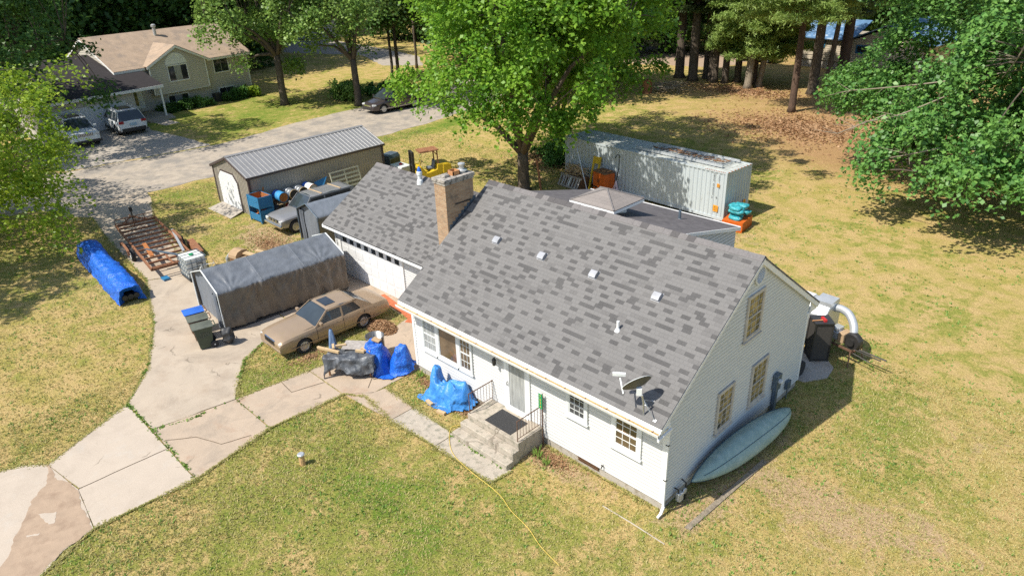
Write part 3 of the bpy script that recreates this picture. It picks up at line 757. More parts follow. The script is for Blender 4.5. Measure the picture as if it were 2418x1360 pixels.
for sx, sy in ((-1, -1), (1, -1), (1, 1), (-1, 1)): b.tube([(cx+sx*hx, cy+sy*hy, cz+.005), (cx, cy, cz+.365)], .03, 5)
b.build('cupola_hip', 'shingle_cap', cu)
b = MB(); b.lathe([(.1, -.03), (.055, .02), (.05, .02), (.05, .3), (.04, .3)], (-4.48, 7.16, dz(7.16)), 12); b.build('dormer_pipe', 'lead_flash', H)

# attached garage
GY0, GY1, GX0 = 3.2, 9.7, -21.4
gyr = (2.72+GY1+.35)/2+.05; gsl = .62
gz = lambda y: 4.82-gsl*abs(y-6.24)
b = MB(); b.prism([(GY0, -.2), (9.3, -.2), (9.3, gz(9.3)-.12), (6.24, 4.70), (GY0, gz(GY0)-.12)], 'x', GX0+.15, -L-.02); b.build('garage_core', 'white_paint', H)
b = MB(); laps(b, 'y', GY0, -1, .1, 2.5, lambda z: (-15.72, -L-.05)); b.build('garage_wall', 'white_siding', H)
b = MB(); laps(b, 'y', GY0, -1, .1, 2.5, lambda z: (GX0+.15, -20.85)); b.build('garage_wall', 'white_siding', H)
b = MB(); laps(b, 'x', GX0+.15, -1, .1, 4.6, lambda z: (max(GY0, 6.24-(4.68-z)/gsl), min(9.3, 6.24+(4.68-z)/gsl)))
b.build('garage_wall', 'white_siding', H)
b = MB(); b.slab([(GX0, 2.70, gz(2.70)), (-L-.0, 2.70, gz(2.70)), (-L-.0, 6.24, 4.82), (GX0, 6.24, 4.82)], .05); b.build('garage_roof', 'shingle', H, uv=True)
b = MB(); b.slab([(GX0, 9.78, gz(9.78)), (-L-.0, 9.78, gz(9.78)), (-L-.0, 6.24, 4.82), (GX0, 6.24, 4.82)], .05); b.build('garage_rear_roof', 'shingle', H, uv=True)
b = MB(); x = GX0; k = 0
while x < -L-.05:
    w = min(.28, -L-x); b.cur = 1 if rr.random() < .3 else 0
    for sgn in (-1, 1): b.slab([(x, 6.24, 4.84+.006*(k % 2)), (x+w, 6.24, 4.846+.006*(k % 2)), (x+w, 6.24+sgn*.15, 4.83-.15*gsl), (x, 6.24+sgn*.15, 4.83-.15*gsl)], .012)
    x += .28; k += 1
b.build('garage_ridge_cap', ['shingle_cap', 'shingle_cap_dark'], H)
b = MB(); b.bb(GX0, 2.68, gz(2.7)-.17, -L-.05, 2.70, gz(2.7)-.052); b.bb(GX0+.02, 2.70, 2.44, -L-.05, 3.19, 2.47)
b.prism([(2.70, gz(2.7)-.052), (6.24, 4.768), (6.24, 4.6), (2.70, gz(2.7)-.2)], 'x', GX0-.02, GX0+.05)
b.prism([(9.78, gz(9.78)-.052), (6.24, 4.768), (6.24, 4.6), (9.78, gz(9.78)-.2)], 'x', GX0-.02, GX0+.05); b.build('garage_fascia', 'white_paint', H)
# overhead door: frame, eight lites, panels
b = MB(); b.bb(-20.85, 3.12, 0.03, -20.66, 3.2, 2.42); b.bb(-15.9, 3.12, .03, -15.72, 3.2, 2.42); b.bb(-20.66, 3.12, 2.2, -15.9, 3.2, 2.42); gf = b.build('garage_door', 'white_paint', H)
for k in range(4):
    b = MB(); b.bb(-20.66, 3.165, .04+k*.54, -15.9, 3.19, .04+k*.54+.53)
    if k < 3:
        for j in range(8):
            x0 = -20.56+j*.585; b.bb(x0, 3.155, .10+k*.54, x0+.48, 3.166, .04+k*.54+.46)
    b.build('door_section', 'door_white', gf, bevel=.008)
for j in range(8):
    x0 = -20.50+j*.59; b = MB(); b.bb(x0, 3.150, 1.78, x0+.42, 3.166, 2.10)
    lo = b.build('lite_frame', 'white_paint', gf, bevel=.004)
    lo.name = 'lite'
    b = MB(); b.bb(x0+.04, 3.143, 1.82, x0+.38, 3.152, 2.06); b.build('lite_glass', 'glass_dark', gf)
window('y', 3.185, -1, -21.15+.05, -20.88, 1.35, 2.2, 2, 3, glass='glass_dark', fw=.03)
b = MB(); b.lathe([(.05, 0), (.05, .05)], (-13.9, 3.13, 2.25), 8, 'y'); b.tube([(-13.9, 3.12, 2.25), (-13.78, 3.0, 2.22)], .04, 6); b.tube([(-13.9, 3.12, 2.25), (-14.02, 3.0, 2.22)], .04, 6); b.tube([(-13.8, 3.1, 2.2), (-13.76, 3.05, 1.95)], .02, 6); b.build('floodlight', 'wood_grey', H)
b = MB(); b.lathe([(.16, -.1), (.14, .1), (.1, .16), (.1, .35), (.13, .36), (.13, .5), (.02, .56)], (-17.55, 5.9, 4.66), 14); gvp = b.build('flue_vent', 'plastic_white', H)
b = MB(); b.lathe([(.085, .3), (.10, .46), (.06, .6), (.02, .64)], (-17.55, 5.9, 4.75), 12); b.build('flue_cap', 'blue_plastic', gvp)

# chimney
CX0, CX1, CY0, CY1, CT = -11.68, -11.06, 2.07, 3.42, 6.98
b = MB(); b.bb(CX0, CY0, 0, CX1, CY1, CT-.22); ch = b.build('chimney', 'brick_tan', H, uv=True)
b = MB(); b.bb(CX0-.03, CY0-.03, CT-.22, CX1+.03, CY1+.03, CT-.12); b.bb(CX0-.06, CY0-.06, CT-.121, CX1+.06, CY1+.06, CT); b.build('chimney_crown', 'chimney_cap', ch, bevel=.015)
b = MB()
for (px_, py_, w) in ((-11.37, 2.36, .24),): b.bb(px_-w/2, py_-w/2, CT, px_+w/2, py_+w/2, CT+.1)
b.bb(-11.42, 2.2, CT, -11.30, 2.56, CT+.04); b.build('mortar_wash', 'chimney_cap', ch, bevel=.03)
b = MB()
for s_x, s_y, w, d in ((-.15, 0, .03, .33), (.15, 0, .03, .33), (0, -.15, .33, .03), (0, .15, .33, .03)): b.bb(-11.37+s_x-w/2, 2.78+s_y-d/2, CT, -11.37+s_x+w/2, 2.78+s_y+d/2, CT+.16)
b.build('clay_flue', 'terracotta', ch)
b = MB(); b.lathe([(.16, 0), (.16, .05), (.21, .06), (.21, .09), (.09, .12), (.09, .26), (.13, .27), (.13, .33), (.02, .36)], (-11.37, 3.17, CT), 18); b.build('metal_cap', 'galvanised', ch)
b = MB(); b.bb(CX1+.002, 2.5, 5.95, CX1+.02, 3.25, 6.0); b.build('iron_strap', 'black_metal', ch)
b = MB()
for k in range(9):
    y = 2.15+k*.15; zt = ztop(y)+.12; b.bb(CX1+.001, y, zt-.35, CX1+.012, y+.16, zt+.05)
b.build('step_flashing', 'lead_flash', ch)
b = MB(); b.tube([(-12.2, 3.2, 5.0), (-12.1, 3.0, 5.75), (-11.85, 2.5, 5.9), (-11.74, 2.3, 5.75), (-11.72, 2.2, 4.9), (-11.72, 2.2, 3.2)], .03, 6); b.build('service_cable', 'trim_grey', H, smooth=True)
# flat link roof behind the chimney
b = MB(); b.slab([(-11.9, 3.5, 5.35), (-10.95, 3.5, 5.35), (-10.95, 5.6, 5.3), (-11.9, 5.6, 5.3)], .3); b.build('cricket', 'galvanised', H)

# ---------------------------------------------------------------- front steps
FS = thing('front_steps', 'worn concrete front stoop with three steps and rusty iron railings under the front door', 'steps')
b = MB(); b.bb(-6.85, -1.15, -.1, -4.5, -.03, .66); b.bb(-6.9, -1.45, -.1, -4.46, -1.151, .44); b.bb(-6.95, -1.78, -.1, -4.42, -1.451, .22); b.build('stoop', 'step_concrete', FS, bevel=.02)
b = MB(); b.bb(-6.15, -1.02, .662, -4.98, -.22, .675); tag(b.build('door_mat', 'mat_black'), 'black rubber door mat on the concrete stoop', 'door mat')
def railing(x, lab):
    o = MB(); o.tube([(x, -1.1, .62), (x, -1.1, 1.42)], .016, 6); o.tube([(x, -.05, .62), (x, -.05, 1.46)], .012, 6)
    o.tube([(x, -1.12, 1.42), (x, -.02, 1.42)], .018, 6); o.tube([(x, -1.1, .76), (x, -.05, .76)], .012, 6)
    for k in range(1, 8): y = -1.1+k*.131; o.tube([(x, y, .76), (x, y, 1.41)], .008, 5)
    q = o.build('railing', 'iron_rail', FS); return q
railing(-6.78, ''); railing(-4.58, '')
NP = thing('house_number_sign', 'narrow green number sign with yellow digits on a rusty post beside the stoop', 'sign', (-4.42, -.12, 0))
b = MB(); b.tube([(0, 0, 0), (0, 0, 2.02)], .02, 6); b.build('post', 'iron_rail', NP)
b = MB(); b.bb(-.13, -.035, 1.45, .02, -.022, 2.0); b.build('plate', 'sign_green', NP)
for k, dg in enumerate('7534'):
    mt = Matrix.Translation((-.055, -.037, 1.91-k*.125)) @ Matrix.Rotation(PI/2, 4, 'X')
    textmesh('digit', dg, .12, 'sign_yellow', NP, mt)

# ---------------------------------------------------------------- satellite dish
SD = thing('satellite_dish', 'dark satellite dish on a tripod mast near the lower right corner of the shingle roof', 'satellite dish', (-.50, -.42, ztop(-.42)))
b = MB(); zt = .66
b.tube([(.0, 0, -.02), (0, -.04, zt*.6), (-.02, -.1, zt)], .028, 8); b.build('mast', 'steel', SD)
b = MB()
for fx, fy in ((.36, -.02), (-.08, .22), (.02, .36)): b.tube([(fx, fy, fy*SL+.01), (0, -.05, zt*.75)], .013, 6); b.box((fx, fy, fy*SL+.015), (.09, .07, .012), rx=math.atan(SL))
b.build('strut', 'steel', SD)
nrm = Vector((-.76, .295, .575)).normalized(); ctr = Vector((-.20, -.02, zt+.16))
q = nrm.to_track_quat('Z', 'Y').to_matrix().to_4x4()
b = MB(); b.M = Matrix.Translation(ctr) @ q
def dishf(off):
    def f(u, v):
        a = 2*PI*u; r = v; return (.41*r*math.cos(a), .36*r*math.sin(a), .10*r*r+off)
    return f
b.grid(dishf(0), 32, 6); b.grid(dishf(-.012), 32, 6); b.build('reflector', 'dish_olive', SD, smooth=True)
b = MB(); b.M = Matrix.Translation(ctr) @ q
b.tube([(.415*math.cos(2*PI*i/32), .365*math.sin(2*PI*i/32), .10) for i in range(33)], .008, 5); b.build('rim', 'plastic_white', SD)
b = MB(); lb = ctr+nrm*.5+Vector((-.17, -.25, -.11)); b.tube([ctr+Vector((-.25, -.3, -.2)), lb+Vector((.02, .02, -.1)), lb], .022, 6); b.box(lb, (.34, .08, .08), rz=.6); b.box(ctr+Vector((.05, -.03, -.12)), (.14, .14, .2), rz=.6); b.build('lnb_arm', 'plastic_white', SD)
# ---------------------------------------------------------------- meters
EM = thing('electric_meter', 'grey electric meter box and conduit on the shaded gable wall', 'meter', (.03, 6.35, 0))
b = MB(); b.bb(0, -.03, -.1, .12, .13, 1.0); b.build('conduit', 'lead_flash', EM)
b = MB(); b.bb(0, -.12, .95, .16, .2, 1.5); b.prism([(-.13, 1.5), (.21, 1.5), (.16, 1.56), (-.08, 1.56)], 'x', 0, .17); b.build('box', 'lead_flash', EM, bevel=.01)
b = MB(); b.lathe([(.085, .16), (.085, .26), (.06, .28)], (0, .04, 1.3), 14, 'x'); b.build('dial', 'lamp_glass', EM)
b = MB(); b.bb(.0, .95, .45, .1, 1.2, .75); b.tube([(.05, 1.07, 0), (.05, 1.07, .5)], .02, 6); tag(b.build('cable_box', 'lead_flash', None, loc=(.03, 6.35, 0)), 'small grey utility box low on the gable wall near its far corner', 'utility box')
GM = thing('gas_meter', 'grey gas meter with pipes low on the gable wall beside the canoe tip', 'meter', (.2, .62, 0))
b = MB(); b.tube([(-.15, -.1, .55), (-.02, -.1, .55), (-.02, -.1, .35)], .025, 6); b.tube([(.0, .25, 0), (0, .25, .6), (-.15, .25, .65)], .025, 6); b.build('pipe', 'black_metal', GM)
b = MB(); b.box((0, -.05, .3), (.16, .2, .28)); b.lathe([(.1, 0), (.1, .06)], (0, .16, .38), 14, 'x'); b.build('body', 'galvanised', GM, bevel=.03)
# ================================================================ YARD THINGS
def wrinkle(v, s, a):
    return Vector((noise.noise(v*s), noise.noise(v*s+Vector((7.1, 3.3, 1.7))), noise.noise(v*s+Vector((2.2, 9.1, 5.5)))))*a
def resample(P, n):
    P = [Vector(p) for p in P]; d = [0]
    for i in range(1, len(P)): d.append(d[-1]+(P[i]-P[i-1]).length)
    out = []
    for k in range(n+1):
        t = d[-1]*k/n; i = 1
        while i < len(P)-1 and d[i] < t: i += 1
        out.append(P[i-1].lerp(P[i], (t-d[i-1])/max(1e-6, d[i]-d[i-1])))
    return out
def folds(v, s, a):        # sharp creases
    return (abs(noise.noise(v*s))+.5*abs(noise.noise(v*s*2.3)))*a

# ---- main tarp shelter on the driveway
TS = thing('tarp_shelter', 'long grey tarp car shelter standing between the wheelie bins and the garage door', 'tarp shelter', (-20.75, -.6, .03), R(-3.9))
hw, ev, rg, hl = 1.52, 1.85, 2.42, 2.95
def shelter(parent, hw, ev, rg, hl, mt, nu=70, nv=56, ridge_x=.0, seams=(.0, 1.45, -1.45), basez=.12, amp=1.0):
    sec = resample([(hw+.02, 0, basez), (hw, 0, ev-.1), (hw-.08, 0, ev), (ridge_x+.06, 0, rg-.01), (ridge_x-.06, 0, rg-.01), (-hw+.08, 0, ev), (-hw, 0, ev-.1), (-hw-.02, 0, basez)], nv)
    def f(u, v):
        y = -hl+2*hl*u; i = v*nv; a = sec[int(round(i))]
        p = Vector((a.x, y, a.z))
        side = 1 if a.z < ev-.05 else 0
        sn = 1 if a.x > 0 else -1
        sag = 0
        for s0 in (-hl, -hl/3, hl/3, hl):
            d = abs(y-s0); sag = max(sag, math.exp(-(d/.12)**2))
        if side:
            h = (ev-a.z)/ev
            w = noise.noise(Vector((y*2.6+.5*a.z, a.z*.55, sn*3)))*.13 + noise.noise(Vector((y*7+a.z*1.2, a.z*1.1, 5+sn)))*.055
            fan = sum(math.sin((y-s0)*9/(.25+h)+s0*5)*math.exp(-abs(y-s0)*1.1)*.035 for s0 in (-hl/3-.1, hl/3, hl))
            p.x += sn*(w*(.35+h)*amp + fan*amp + .05*sag*(1-h))
            if a.z < basez+.05: p.z += .07*noise.noise(Vector((y*1.3, 3, sn)))
        else:
            t = (a.z-ev)/(rg-ev)
            p.z -= .035*(1-sag)*math.sin(PI*min(1, max(0, t)))*amp
            p.z += amp*.03*noise.noise(Vector((a.x*5, y*1.3, 2)))+amp*.018*noise.noise(Vector((a.x*4+y*3.3, y*3.0-a.x*2, 8)))
            for s0 in (hl*.62, -hl*.78): # creases radiating from the eave
                r = math.hypot(a.x-hw, y-s0) if a.x > -.2 else 9
                if r < 1.5: p.z += amp*.032*math.sin(math.atan2(a.x-hw, y-s0)*15)*(1-r/1.5)
        return p
    b = MB(); b.grid(f, nu, nv); b.mi = [1 if (sum(b.v[i][2] for i in fc)/4 < ev-.06) else 0 for fc in b.f]
    co = b.build('cover', [mt, 'tarp_side'], parent, smooth=True)
    return co
shelter(TS, hw, ev, rg, hl, 'tarp_grey', 110, 72)
def endwall(parent, y, hw, ev, rg, mt, rec=.12, nm='end_panel', slit=None):
    def f(u, v):
        x = -hw+.04+(2*hw-.08)*u; top = ev+(rg-ev)*(1-abs(x)/hw)-.06
        z = .08+(top-.08)*v
        return Vector((x, y+rec+.05*noise.noise(Vector((x*3.2, z*.7, 4)))+.03*noise.noise(Vector((x*8, z*1.2, 9))), z))
    b = MB(); b.grid(f, 40, 24); return b.build(nm, mt, parent, smooth=True)
endwall(TS, -hl, hw, ev, rg, 'tarp_slate', .16)
endwall(TS, hl-.25, hw, ev, rg, 'tarp_slate', .1)
b = MB()
for y in (-hl, hl):
    b.tube([(hw, y, 0), (hw, y, ev), (0, y, rg), (-hw, y, ev), (-hw, y, 0)], .028, 6)
b.build('frame', 'plastic_white', TS)
b = MB(); b.tube([(hw+.02, -hl, .07), (hw+.02, hl, .07)], .03, 6); b.tube([(-hw-.02, -hl, .07), (-hw-.02, hl, .07)], .03, 6); b.build('base_rail', 'black_metal', TS)
b = MB(); b.grid(lambda u, v: Vector((.98+.5*u+.03*math.sin(v*9), -hl-.02-.06*math.sin(u*7)-.02*math.sin(v*5+u*9), .12+(ev-.25)*v)), 12, 20); b.build('door_flap', 'tarp_slate', TS, smooth=True)
for yy in (-1, 1):
    b = MB(); b.tube([(hw+.01, yy*hl/3, ev-.02), (0, yy*hl/3, rg+.015), (-hw-.01, yy*hl/3, ev-.02)], .012, 5); b.build('hem_rope', 'tarp_slate', TS)
# ---- second, smaller shelter beside the garage
T2 = thing('tarp_shelter', 'slate grey tarp shelter squeezed between the garage and the grey pickup', 'tarp shelter', (-25.1, 7.1, 0), R(-2))
shelter(T2, 1.12, 1.9, 2.4, 3.1, 'tarp_slate', 60, 48, amp=.5)
endwall(T2, -3.1, 1.1, 1.9, 2.38, 'tarp_slate', .2)
b = MB()
for y in (-3.1, 3.1): b.tube([(1.12, y, 0), (1.12, y, 1.9), (0, y, 2.41), (-1.12, y, 1.9), (-1.12, y, 0)], .032, 6)
b.build('frame', 'lead_flash', T2)
b = MB(); b.grid(lambda u, v: Vector((-1.1+.35*u+.02*math.sin(v*7), -3.02+.07*math.sin(u*8), .08+1.8*v)), 8, 14); b.grid(lambda u, v: Vector((.75+.33*u, -3.02+.07*math.sin(u*8+1), .08+1.8*v)), 8, 14); b.build('door_flap', 'tarp_slate', T2, smooth=True)

# ---- blue tarp over a long stack
def drape(name, mt, parent, L_, sec, nu, nv, amp=.06, s=2.6, ends=True, crease=.05, taper=None, rag=.12):
    P = resample([(0, y, z) for y, z in sec], nv)
    def f(u, v):
        a = P[int(round(v*nv))]; x = L_*(u-.5)
        k = 1-(.10*max(0, 1-min(u, 1-u)*14) if ends else 0)
        sc = taper(u) if taper else 1
        p = Vector((x, a.y*sc, a.z*sc*k))
        q = Vector((x, a.y*1.0, a.z))
        w = wrinkle(q, s, amp)+wrinkle(q, s*3.1, amp*.45)
        p += w; p += Vector((0, 1 if a.y > 0 else -1, 0))*folds(Vector((x*1.4, a.z*.7, a.y)), 2.2, crease)
        p.z = max(.02, p.z+folds(q, 3.5, -crease*.4))
        if v < .5/nv or v > 1-.5/nv: p.z = max(.01, .03+rag*abs(noise.noise(Vector((x*1.7, 3*v, 1)))))
        return p
    b = MB(); b.grid(f, nu, nv)
    if ends:
        for uu, sg in ((0, -1), (1, 1)):
            o0 = len(b.v)
            rim = [f(uu, j/nv) for j in range(nv+1)]
            b.grid(lambda u, v: rim[int(round(u*nv))].lerp(Vector((L_*(uu-.5)-sg*.35*v, rim[int(round(u*nv))].y*(1-.5*v), max(0.02, rim[int(round(u*nv))].z*(1-.35*v)))), v), nv, 4)
    return b.build(name, mt, parent, smooth=True)
BL = thing('tarp_covered_stack', 'long bright blue tarp draped over a low stack on the lawn beside the flatbed trailer', 'blue tarp', (-29.5, -5.0, 0), R(-4))
drape('tarp', 'tarp_blue', BL, 8.0, [(-.58, .02), (-.52, .5), (-.42, .86), (-.2, .98), (.2, .98), (.42, .86), (.5, .5), (.6, .02)], 120, 40, .06, 2.4, True, .07, taper=lambda u: 1+.04*math.sin(u*11))
b = MB()
for k in range(3): b.tube([(-3.8, -.25+.25*k, .25), (3.85, -.25+.25*k, .3)], .13, 8)
b.build('timber_stack', 'black_plastic', BL)

# ---- rusty car trailer
TR = thing('car_trailer', 'rusty tandem axle flatbed trailer with open cross bars and chocked jack, parked on the driveway', 'trailer', (-31.2, -2.05, 0), R(-7.2))
hx, hy, z0 = 4.05, 1.06, .58
b = MB()
for y in (-hy, hy): b.bb(-hx, y-.045, z0-.06, hx, y+.045, z0+.07)
b.bb(-hx, -hy, z0-.06, -hx+.09, hy, z0+.07); b.bb(hx-.09, -hy, z0-.06, hx, hy, z0+.07); b.build('side_rail', 'rust', TR)
for k in range(11):
    x = -hx+.55+k*.72; b = MB(); b.bb(x, -hy+.05, z0-.06, x+.07, hy-.05, z0+.03); b.build('cross_bar', 'rust', TR)
b = MB(); b.bb(2.3, -.35, z0-.05, 2.38, .35, z0+.02); b.bb(2.3, -.04, z0-.05, hx, .04, z0+.02); b.bb(2.9, -.6, z0-.05, 2.98, .6, z0+.02); b.build('ramp_bar', 'rust', TR)
b = MB(); zz = z0+.38
b.tube([(-hx+.05, -hy, z0), (-hx+.05, -hy, zz), (-hx+.05, hy, zz), (-hx+.05, hy, z0)], .03, 4)
b.tube([(-hx+.05, -hy, z0+.14), (-hx+.05, hy, z0+.14)], .025, 4)
for y in (-.5, 0, .5): b.tube([(-hx+.05, y, z0), (-hx+.05, y, zz)], .022, 4)
b.build('head_rail', 'rust', TR)
b = MB(); b.tube([(-hx, -.8, z0-.03), (-hx-1.3, 0, z0-.03), (-hx, .8, z0-.03)], .045, 4); b.tube([(-hx-1.2, 0, z0-.03), (-hx-1.55, 0, z0)], .05, 6); b.build('tongue', 'rust', TR)
b = MB(); b.tube([(-hx-1.0, .05, .02), (-hx-1.0, .05, 1.0)], .04, 8); b.lathe([(.14, 0), (.14, .03)], (-hx-1.0, .05, .0), 10); b.box((-hx-1.0, .05, 1.08), (.2, .16, .22)); b.build('jack', 'black_metal', TR)
for sy in (-1, 1):
    b = MB(); w = sy*(hy+.26)
    pts = [(-.82, .5), (-.75, .72), (-.55, .8), (.75, .8), (.95, .72), (1.02, .5), (.96, .5), (.9, .68), (.72, .755), (-.52, .755), (-.7, .68), (-.76, .5)]
    b.prism(pts, 'y', w-.2, w-.08); b.build('mudguard', 'rust', TR)
def wheel(parent, x, y, sy, r=.36, w=.22, rimm='rim', spokes=8, name='wheel'):
    b = MB(); b.lathe([(r*.60, -w/2+.02), (r*.9, -w/2), (r, -w/2+.04), (r, w/2-.04), (r*.9, w/2), (r*.60, w/2-.02)], (x, y, r), 24, 'y', cap=True)
    t = b.build(name, 'rubber', parent, smooth=False)
    b = MB(); o = y+sy*(w/2-.005)
    b.lathe([(r*.63, -.012), (r*.63, .01), (r*.55, .012), (r*.5, -.005)], (x, o, r), 24, 'y'); b.lathe([(r*.16, -.01), (r*.14, .03)], (x, o, r), 12, 'y')
    for k in range(spokes):
        a = 2*PI*k/spokes; b.box((x+math.cos(a)*r*.34, o+sy*.006, r+math.sin(a)*r*.34), (r*.5, .02, r*.12), ry=-a)
    b.build('rim', rimm, t)
    return t
for x in (-.28, .58):
    for sy in (-1, 1): wheel(TR, x, sy*(hy+.2), sy, .35, .2, 'rim_white', 6)
b = MB(); b.box((-.4, 1.02, z0+.10), (3.8, .12, .05), rz=.01); tag(b.build('steel_channel', 'galvanised', None), 'long bluish steel channel lying along the far rail of the rusty trailer', 'steel bar')
ob = bpy.data.objects['steel_channel']; ob.location = (-30.0, -2.25, .0); ob.rotation_euler = (0, 0, R(-14))
b = MB(); b.box((0, 0, 0), (2.6, .13, .05)); tag(b.build('steel_plank', 'lead_flash', None, loc=(-29.0, -2.35, .66)), 'short bluish steel plank lying diagonally across the trailer bars', 'steel bar').rotation_euler = (0, 0, R(22))
b = MB(); b.box((0, 0, 0), (2.2, .2, .04)); tag(b.build('timber_plank', 'rust_orange', None, loc=(-30.1, -2.75, .64)), 'orange brown timber plank on the trailer next to the wheels', 'plank').rotation_euler = (0, 0, R(-10))
b = MB(); b.box((0, 0, .15), (2.2, .35, .3)); b.box((0, 0, .31), (2.25, .4, .02)); tag(b.build('rusty_steel_plate', 'rust', None, loc=(-29.6, -.55, 0)), 'low rusty steel crate on the grass along the far side of the trailer', 'steel crate').rotation_euler = (0, 0, R(-10))
b = MB(); b.box((0, 0, .06), (.45, .3, .1)); tag(b.build('blue_box', 'blue_steel', None, loc=(-27.0, -3.2, .03)), 'small blue toolbox on the driveway behind the trailer', 'box')

# ---- IBC tote
IB = thing('water_tote', 'white caged plastic water tote on a pallet behind the trailer', 'water tote', (-26.2, -2.0, .03), R(-3))
b = MB(); b.box((0, 0, .66), (1.14, .96, .98)); b.build('tank', 'tote_white', IB, bevel=.06)
b = MB(); b.lathe([(.11, 1.15), (.11, 1.2), (.02, 1.21)], (0, 0, 0), 14); b.build('lid', 'sign_green', IB)
b = MB()
for z in (.2, .45, .7, .95, 1.16): b.tube([(-.6, -.5, z), (.6, -.5, z), (.6, .5, z), (-.6, .5, z), (-.6, -.5, z)], .017, 4)
for k in range(6):
    t = -.6+k*.24
    for y in (-.5, .5): b.tube([(t, y, .15), (t, y, 1.16)], .015, 4)
for k in range(5):
    t = -.5+k*.25
    for x in (-.6, .6): b.tube([(x, t, .15), (x, t, 1.16)], .015, 4)
b.tube([(-.2, -.5, 1.165), (-.2, .5, 1.165)], .012, 4); b.tube([(.2, -.5, 1.165), (.2, .5, 1.165)], .012, 4)
b.build('cage', 'lead_flash', IB)
b = MB()
for y in (-.42, 0, .42): b.box((0, y, .06), (1.2, .12, .1))
b.box((0, 0, .125), (1.2, 1.0, .025)); b.build('pallet', 'black_plastic', IB)
# ---- bicycle
BK = thing('bicycle', 'pale bicycle leaning against the white water tote', 'bicycle', (-25.35, -1.7, .03), R(75))
for x in (-.52, .52):
    b = MB(); b.tube([(x+.32*math.cos(a), 0, .33+.32*math.sin(a)) for a in [2*PI*i/24 for i in range(25)]], .018, 5)
    w = b.build('wheel', 'rubber', BK)
    b = MB()
    for k in range(10): a = PI*k/10; b.tube([(x-.3*math.cos(a), 0, .33-.3*math.sin(a)), (x+.3*math.cos(a), 0, .33+.3*math.sin(a))], .003, 3)
    b.build('spokes', 'steel', w)
b = MB(); b.tube([(-.52, 0, .33), (-.12, 0, .3), (.36, 0, .78), (-.2, 0, .78), (-.52, 0, .33)], .018, 6); b.tube([(-.12, 0, .3), (-.24, 0, .9)], .018, 6); b.tube([(.52, 0, .33), (.34, 0, .92)], .016, 6); b.build('frame', 'plastic_white', BK)
b = MB(); b.box((-.25, 0, .93), (.26, .12, .05)); b.build('saddle', 'black_plastic', BK, bevel=.02)
b = MB(); b.tube([(.3, -.28, .98), (.34, -.1, .95), (.34, .1, .95), (.3, .28, .98)], .013, 6); b.build('handlebar', 'wood_brown', BK)
# ---- wheelie bins
def bin_(lab, loc, rz, bm_, lm, logo=False):
    t = thing('wheelie_bin', lab, 'bin', loc, rz, 'wheelie bins beside the tarp shelter')
    b = MB()
    def ring(z, w, d, y0=0): return [(-w/2, -d/2+y0, z), (w/2, -d/2+y0, z), (w/2, d/2+y0, z), (-w/2, d/2+y0, z)]
    vs = ring(.04, .44, .5)+ring(.9, .58, .68)+ring(.9, .62, .74)+ring(.97, .62, .74)
    fs = [(0, 3, 2, 1)]+[(k*4+i, k*4+(i+1) % 4, k*4+4+(i+1) % 4, k*4+4+i) for k in range(3) for i in range(4)]+[(12, 13, 14, 15)]
    b.add(vs, fs); b.build('body', bm_, t, bevel=.03)
    b = MB(); b.grid(lambda u, v: Vector((-.33+.66*u, -.41+.82*v, .985+.05*math.sin(PI*v)*math.sin(PI*u)+.02*math.sin(PI*u))), 10, 10); b.box((0, 0, .983), (.66, .82, .025)); b.build('lid', lm, t, smooth=False)
    b = MB(); b.tube([(-.26, .42, .93), (-.26, .5, .95), (.26, .5, .95), (.26, .42, .93)], .02, 6); b.build('handle', bm_, t)
    for sx in (-1, 1):
        b = MB(); b.lathe([(.13, -.035), (.15, -.02), (.15, .02), (.13, .035)], (sx*.27, .31, .15), 16, 'x'); w = b.build('wheel', 'rubber', t)
        b = MB(); b.lathe([(.03, -.005), (.03, .01)], (sx*.27+sx*.035, .31, .15), 8, 'x'); b.build('hub', 'plastic_white', w)
    if logo:
        mt = Matrix.Translation((.292, .02, .70)) @ Matrix.Rotation(PI/2, 4, 'Z') @ Matrix.Rotation(PI/2, 4, 'X')
        textmesh('emblem', 'EJW', .2, 'bin_lid', t, mt)
        b = MB(); b.tube([(.288, -.2, .60), (.292, -.1, .575), (.292, .1, .60), (.292, .22, .66)], .008, 4); b.build('emblem_swoosh', 'bin_lid', t)
    return t
bin_('dark green wheelie bin with a pale emblem on its side, nearest of the three bins', (-18.95, -4.72, .03), R(-14), 'bin_green', 'bin_lid', True)
bin_('brown wheelie bin with dull olive lid, middle one of the three bins', (-19.75, -4.55, .03), R(-14), 'bin_brown', 'bin_lid')
bin_('wheelie bin with a bright blue lid, farthest of the three bins', (-20.5, -4.4, .03), R(-12), 'bin_brown', 'blue_plastic')
b = MB()
def bag(u, v):
    a = 2*PI*u; ph = PI*v; p = Vector((.26*math.sin(ph)*math.cos(a), .24*math.sin(ph)*math.sin(a), .36-.36*math.cos(ph))); p.z *= 1+.25*max(0, math.sin(ph*.5)-.9); return p+wrinkle(p, 5, .11)
b.grid(bag, 26, 20); tag(b.build('rubbish_bag', 'black_plastic', None, smooth=True, loc=(-18.45, -3.95, .03)), 'black rubbish bag slumped behind the green wheelie bin', 'rubbish bag')

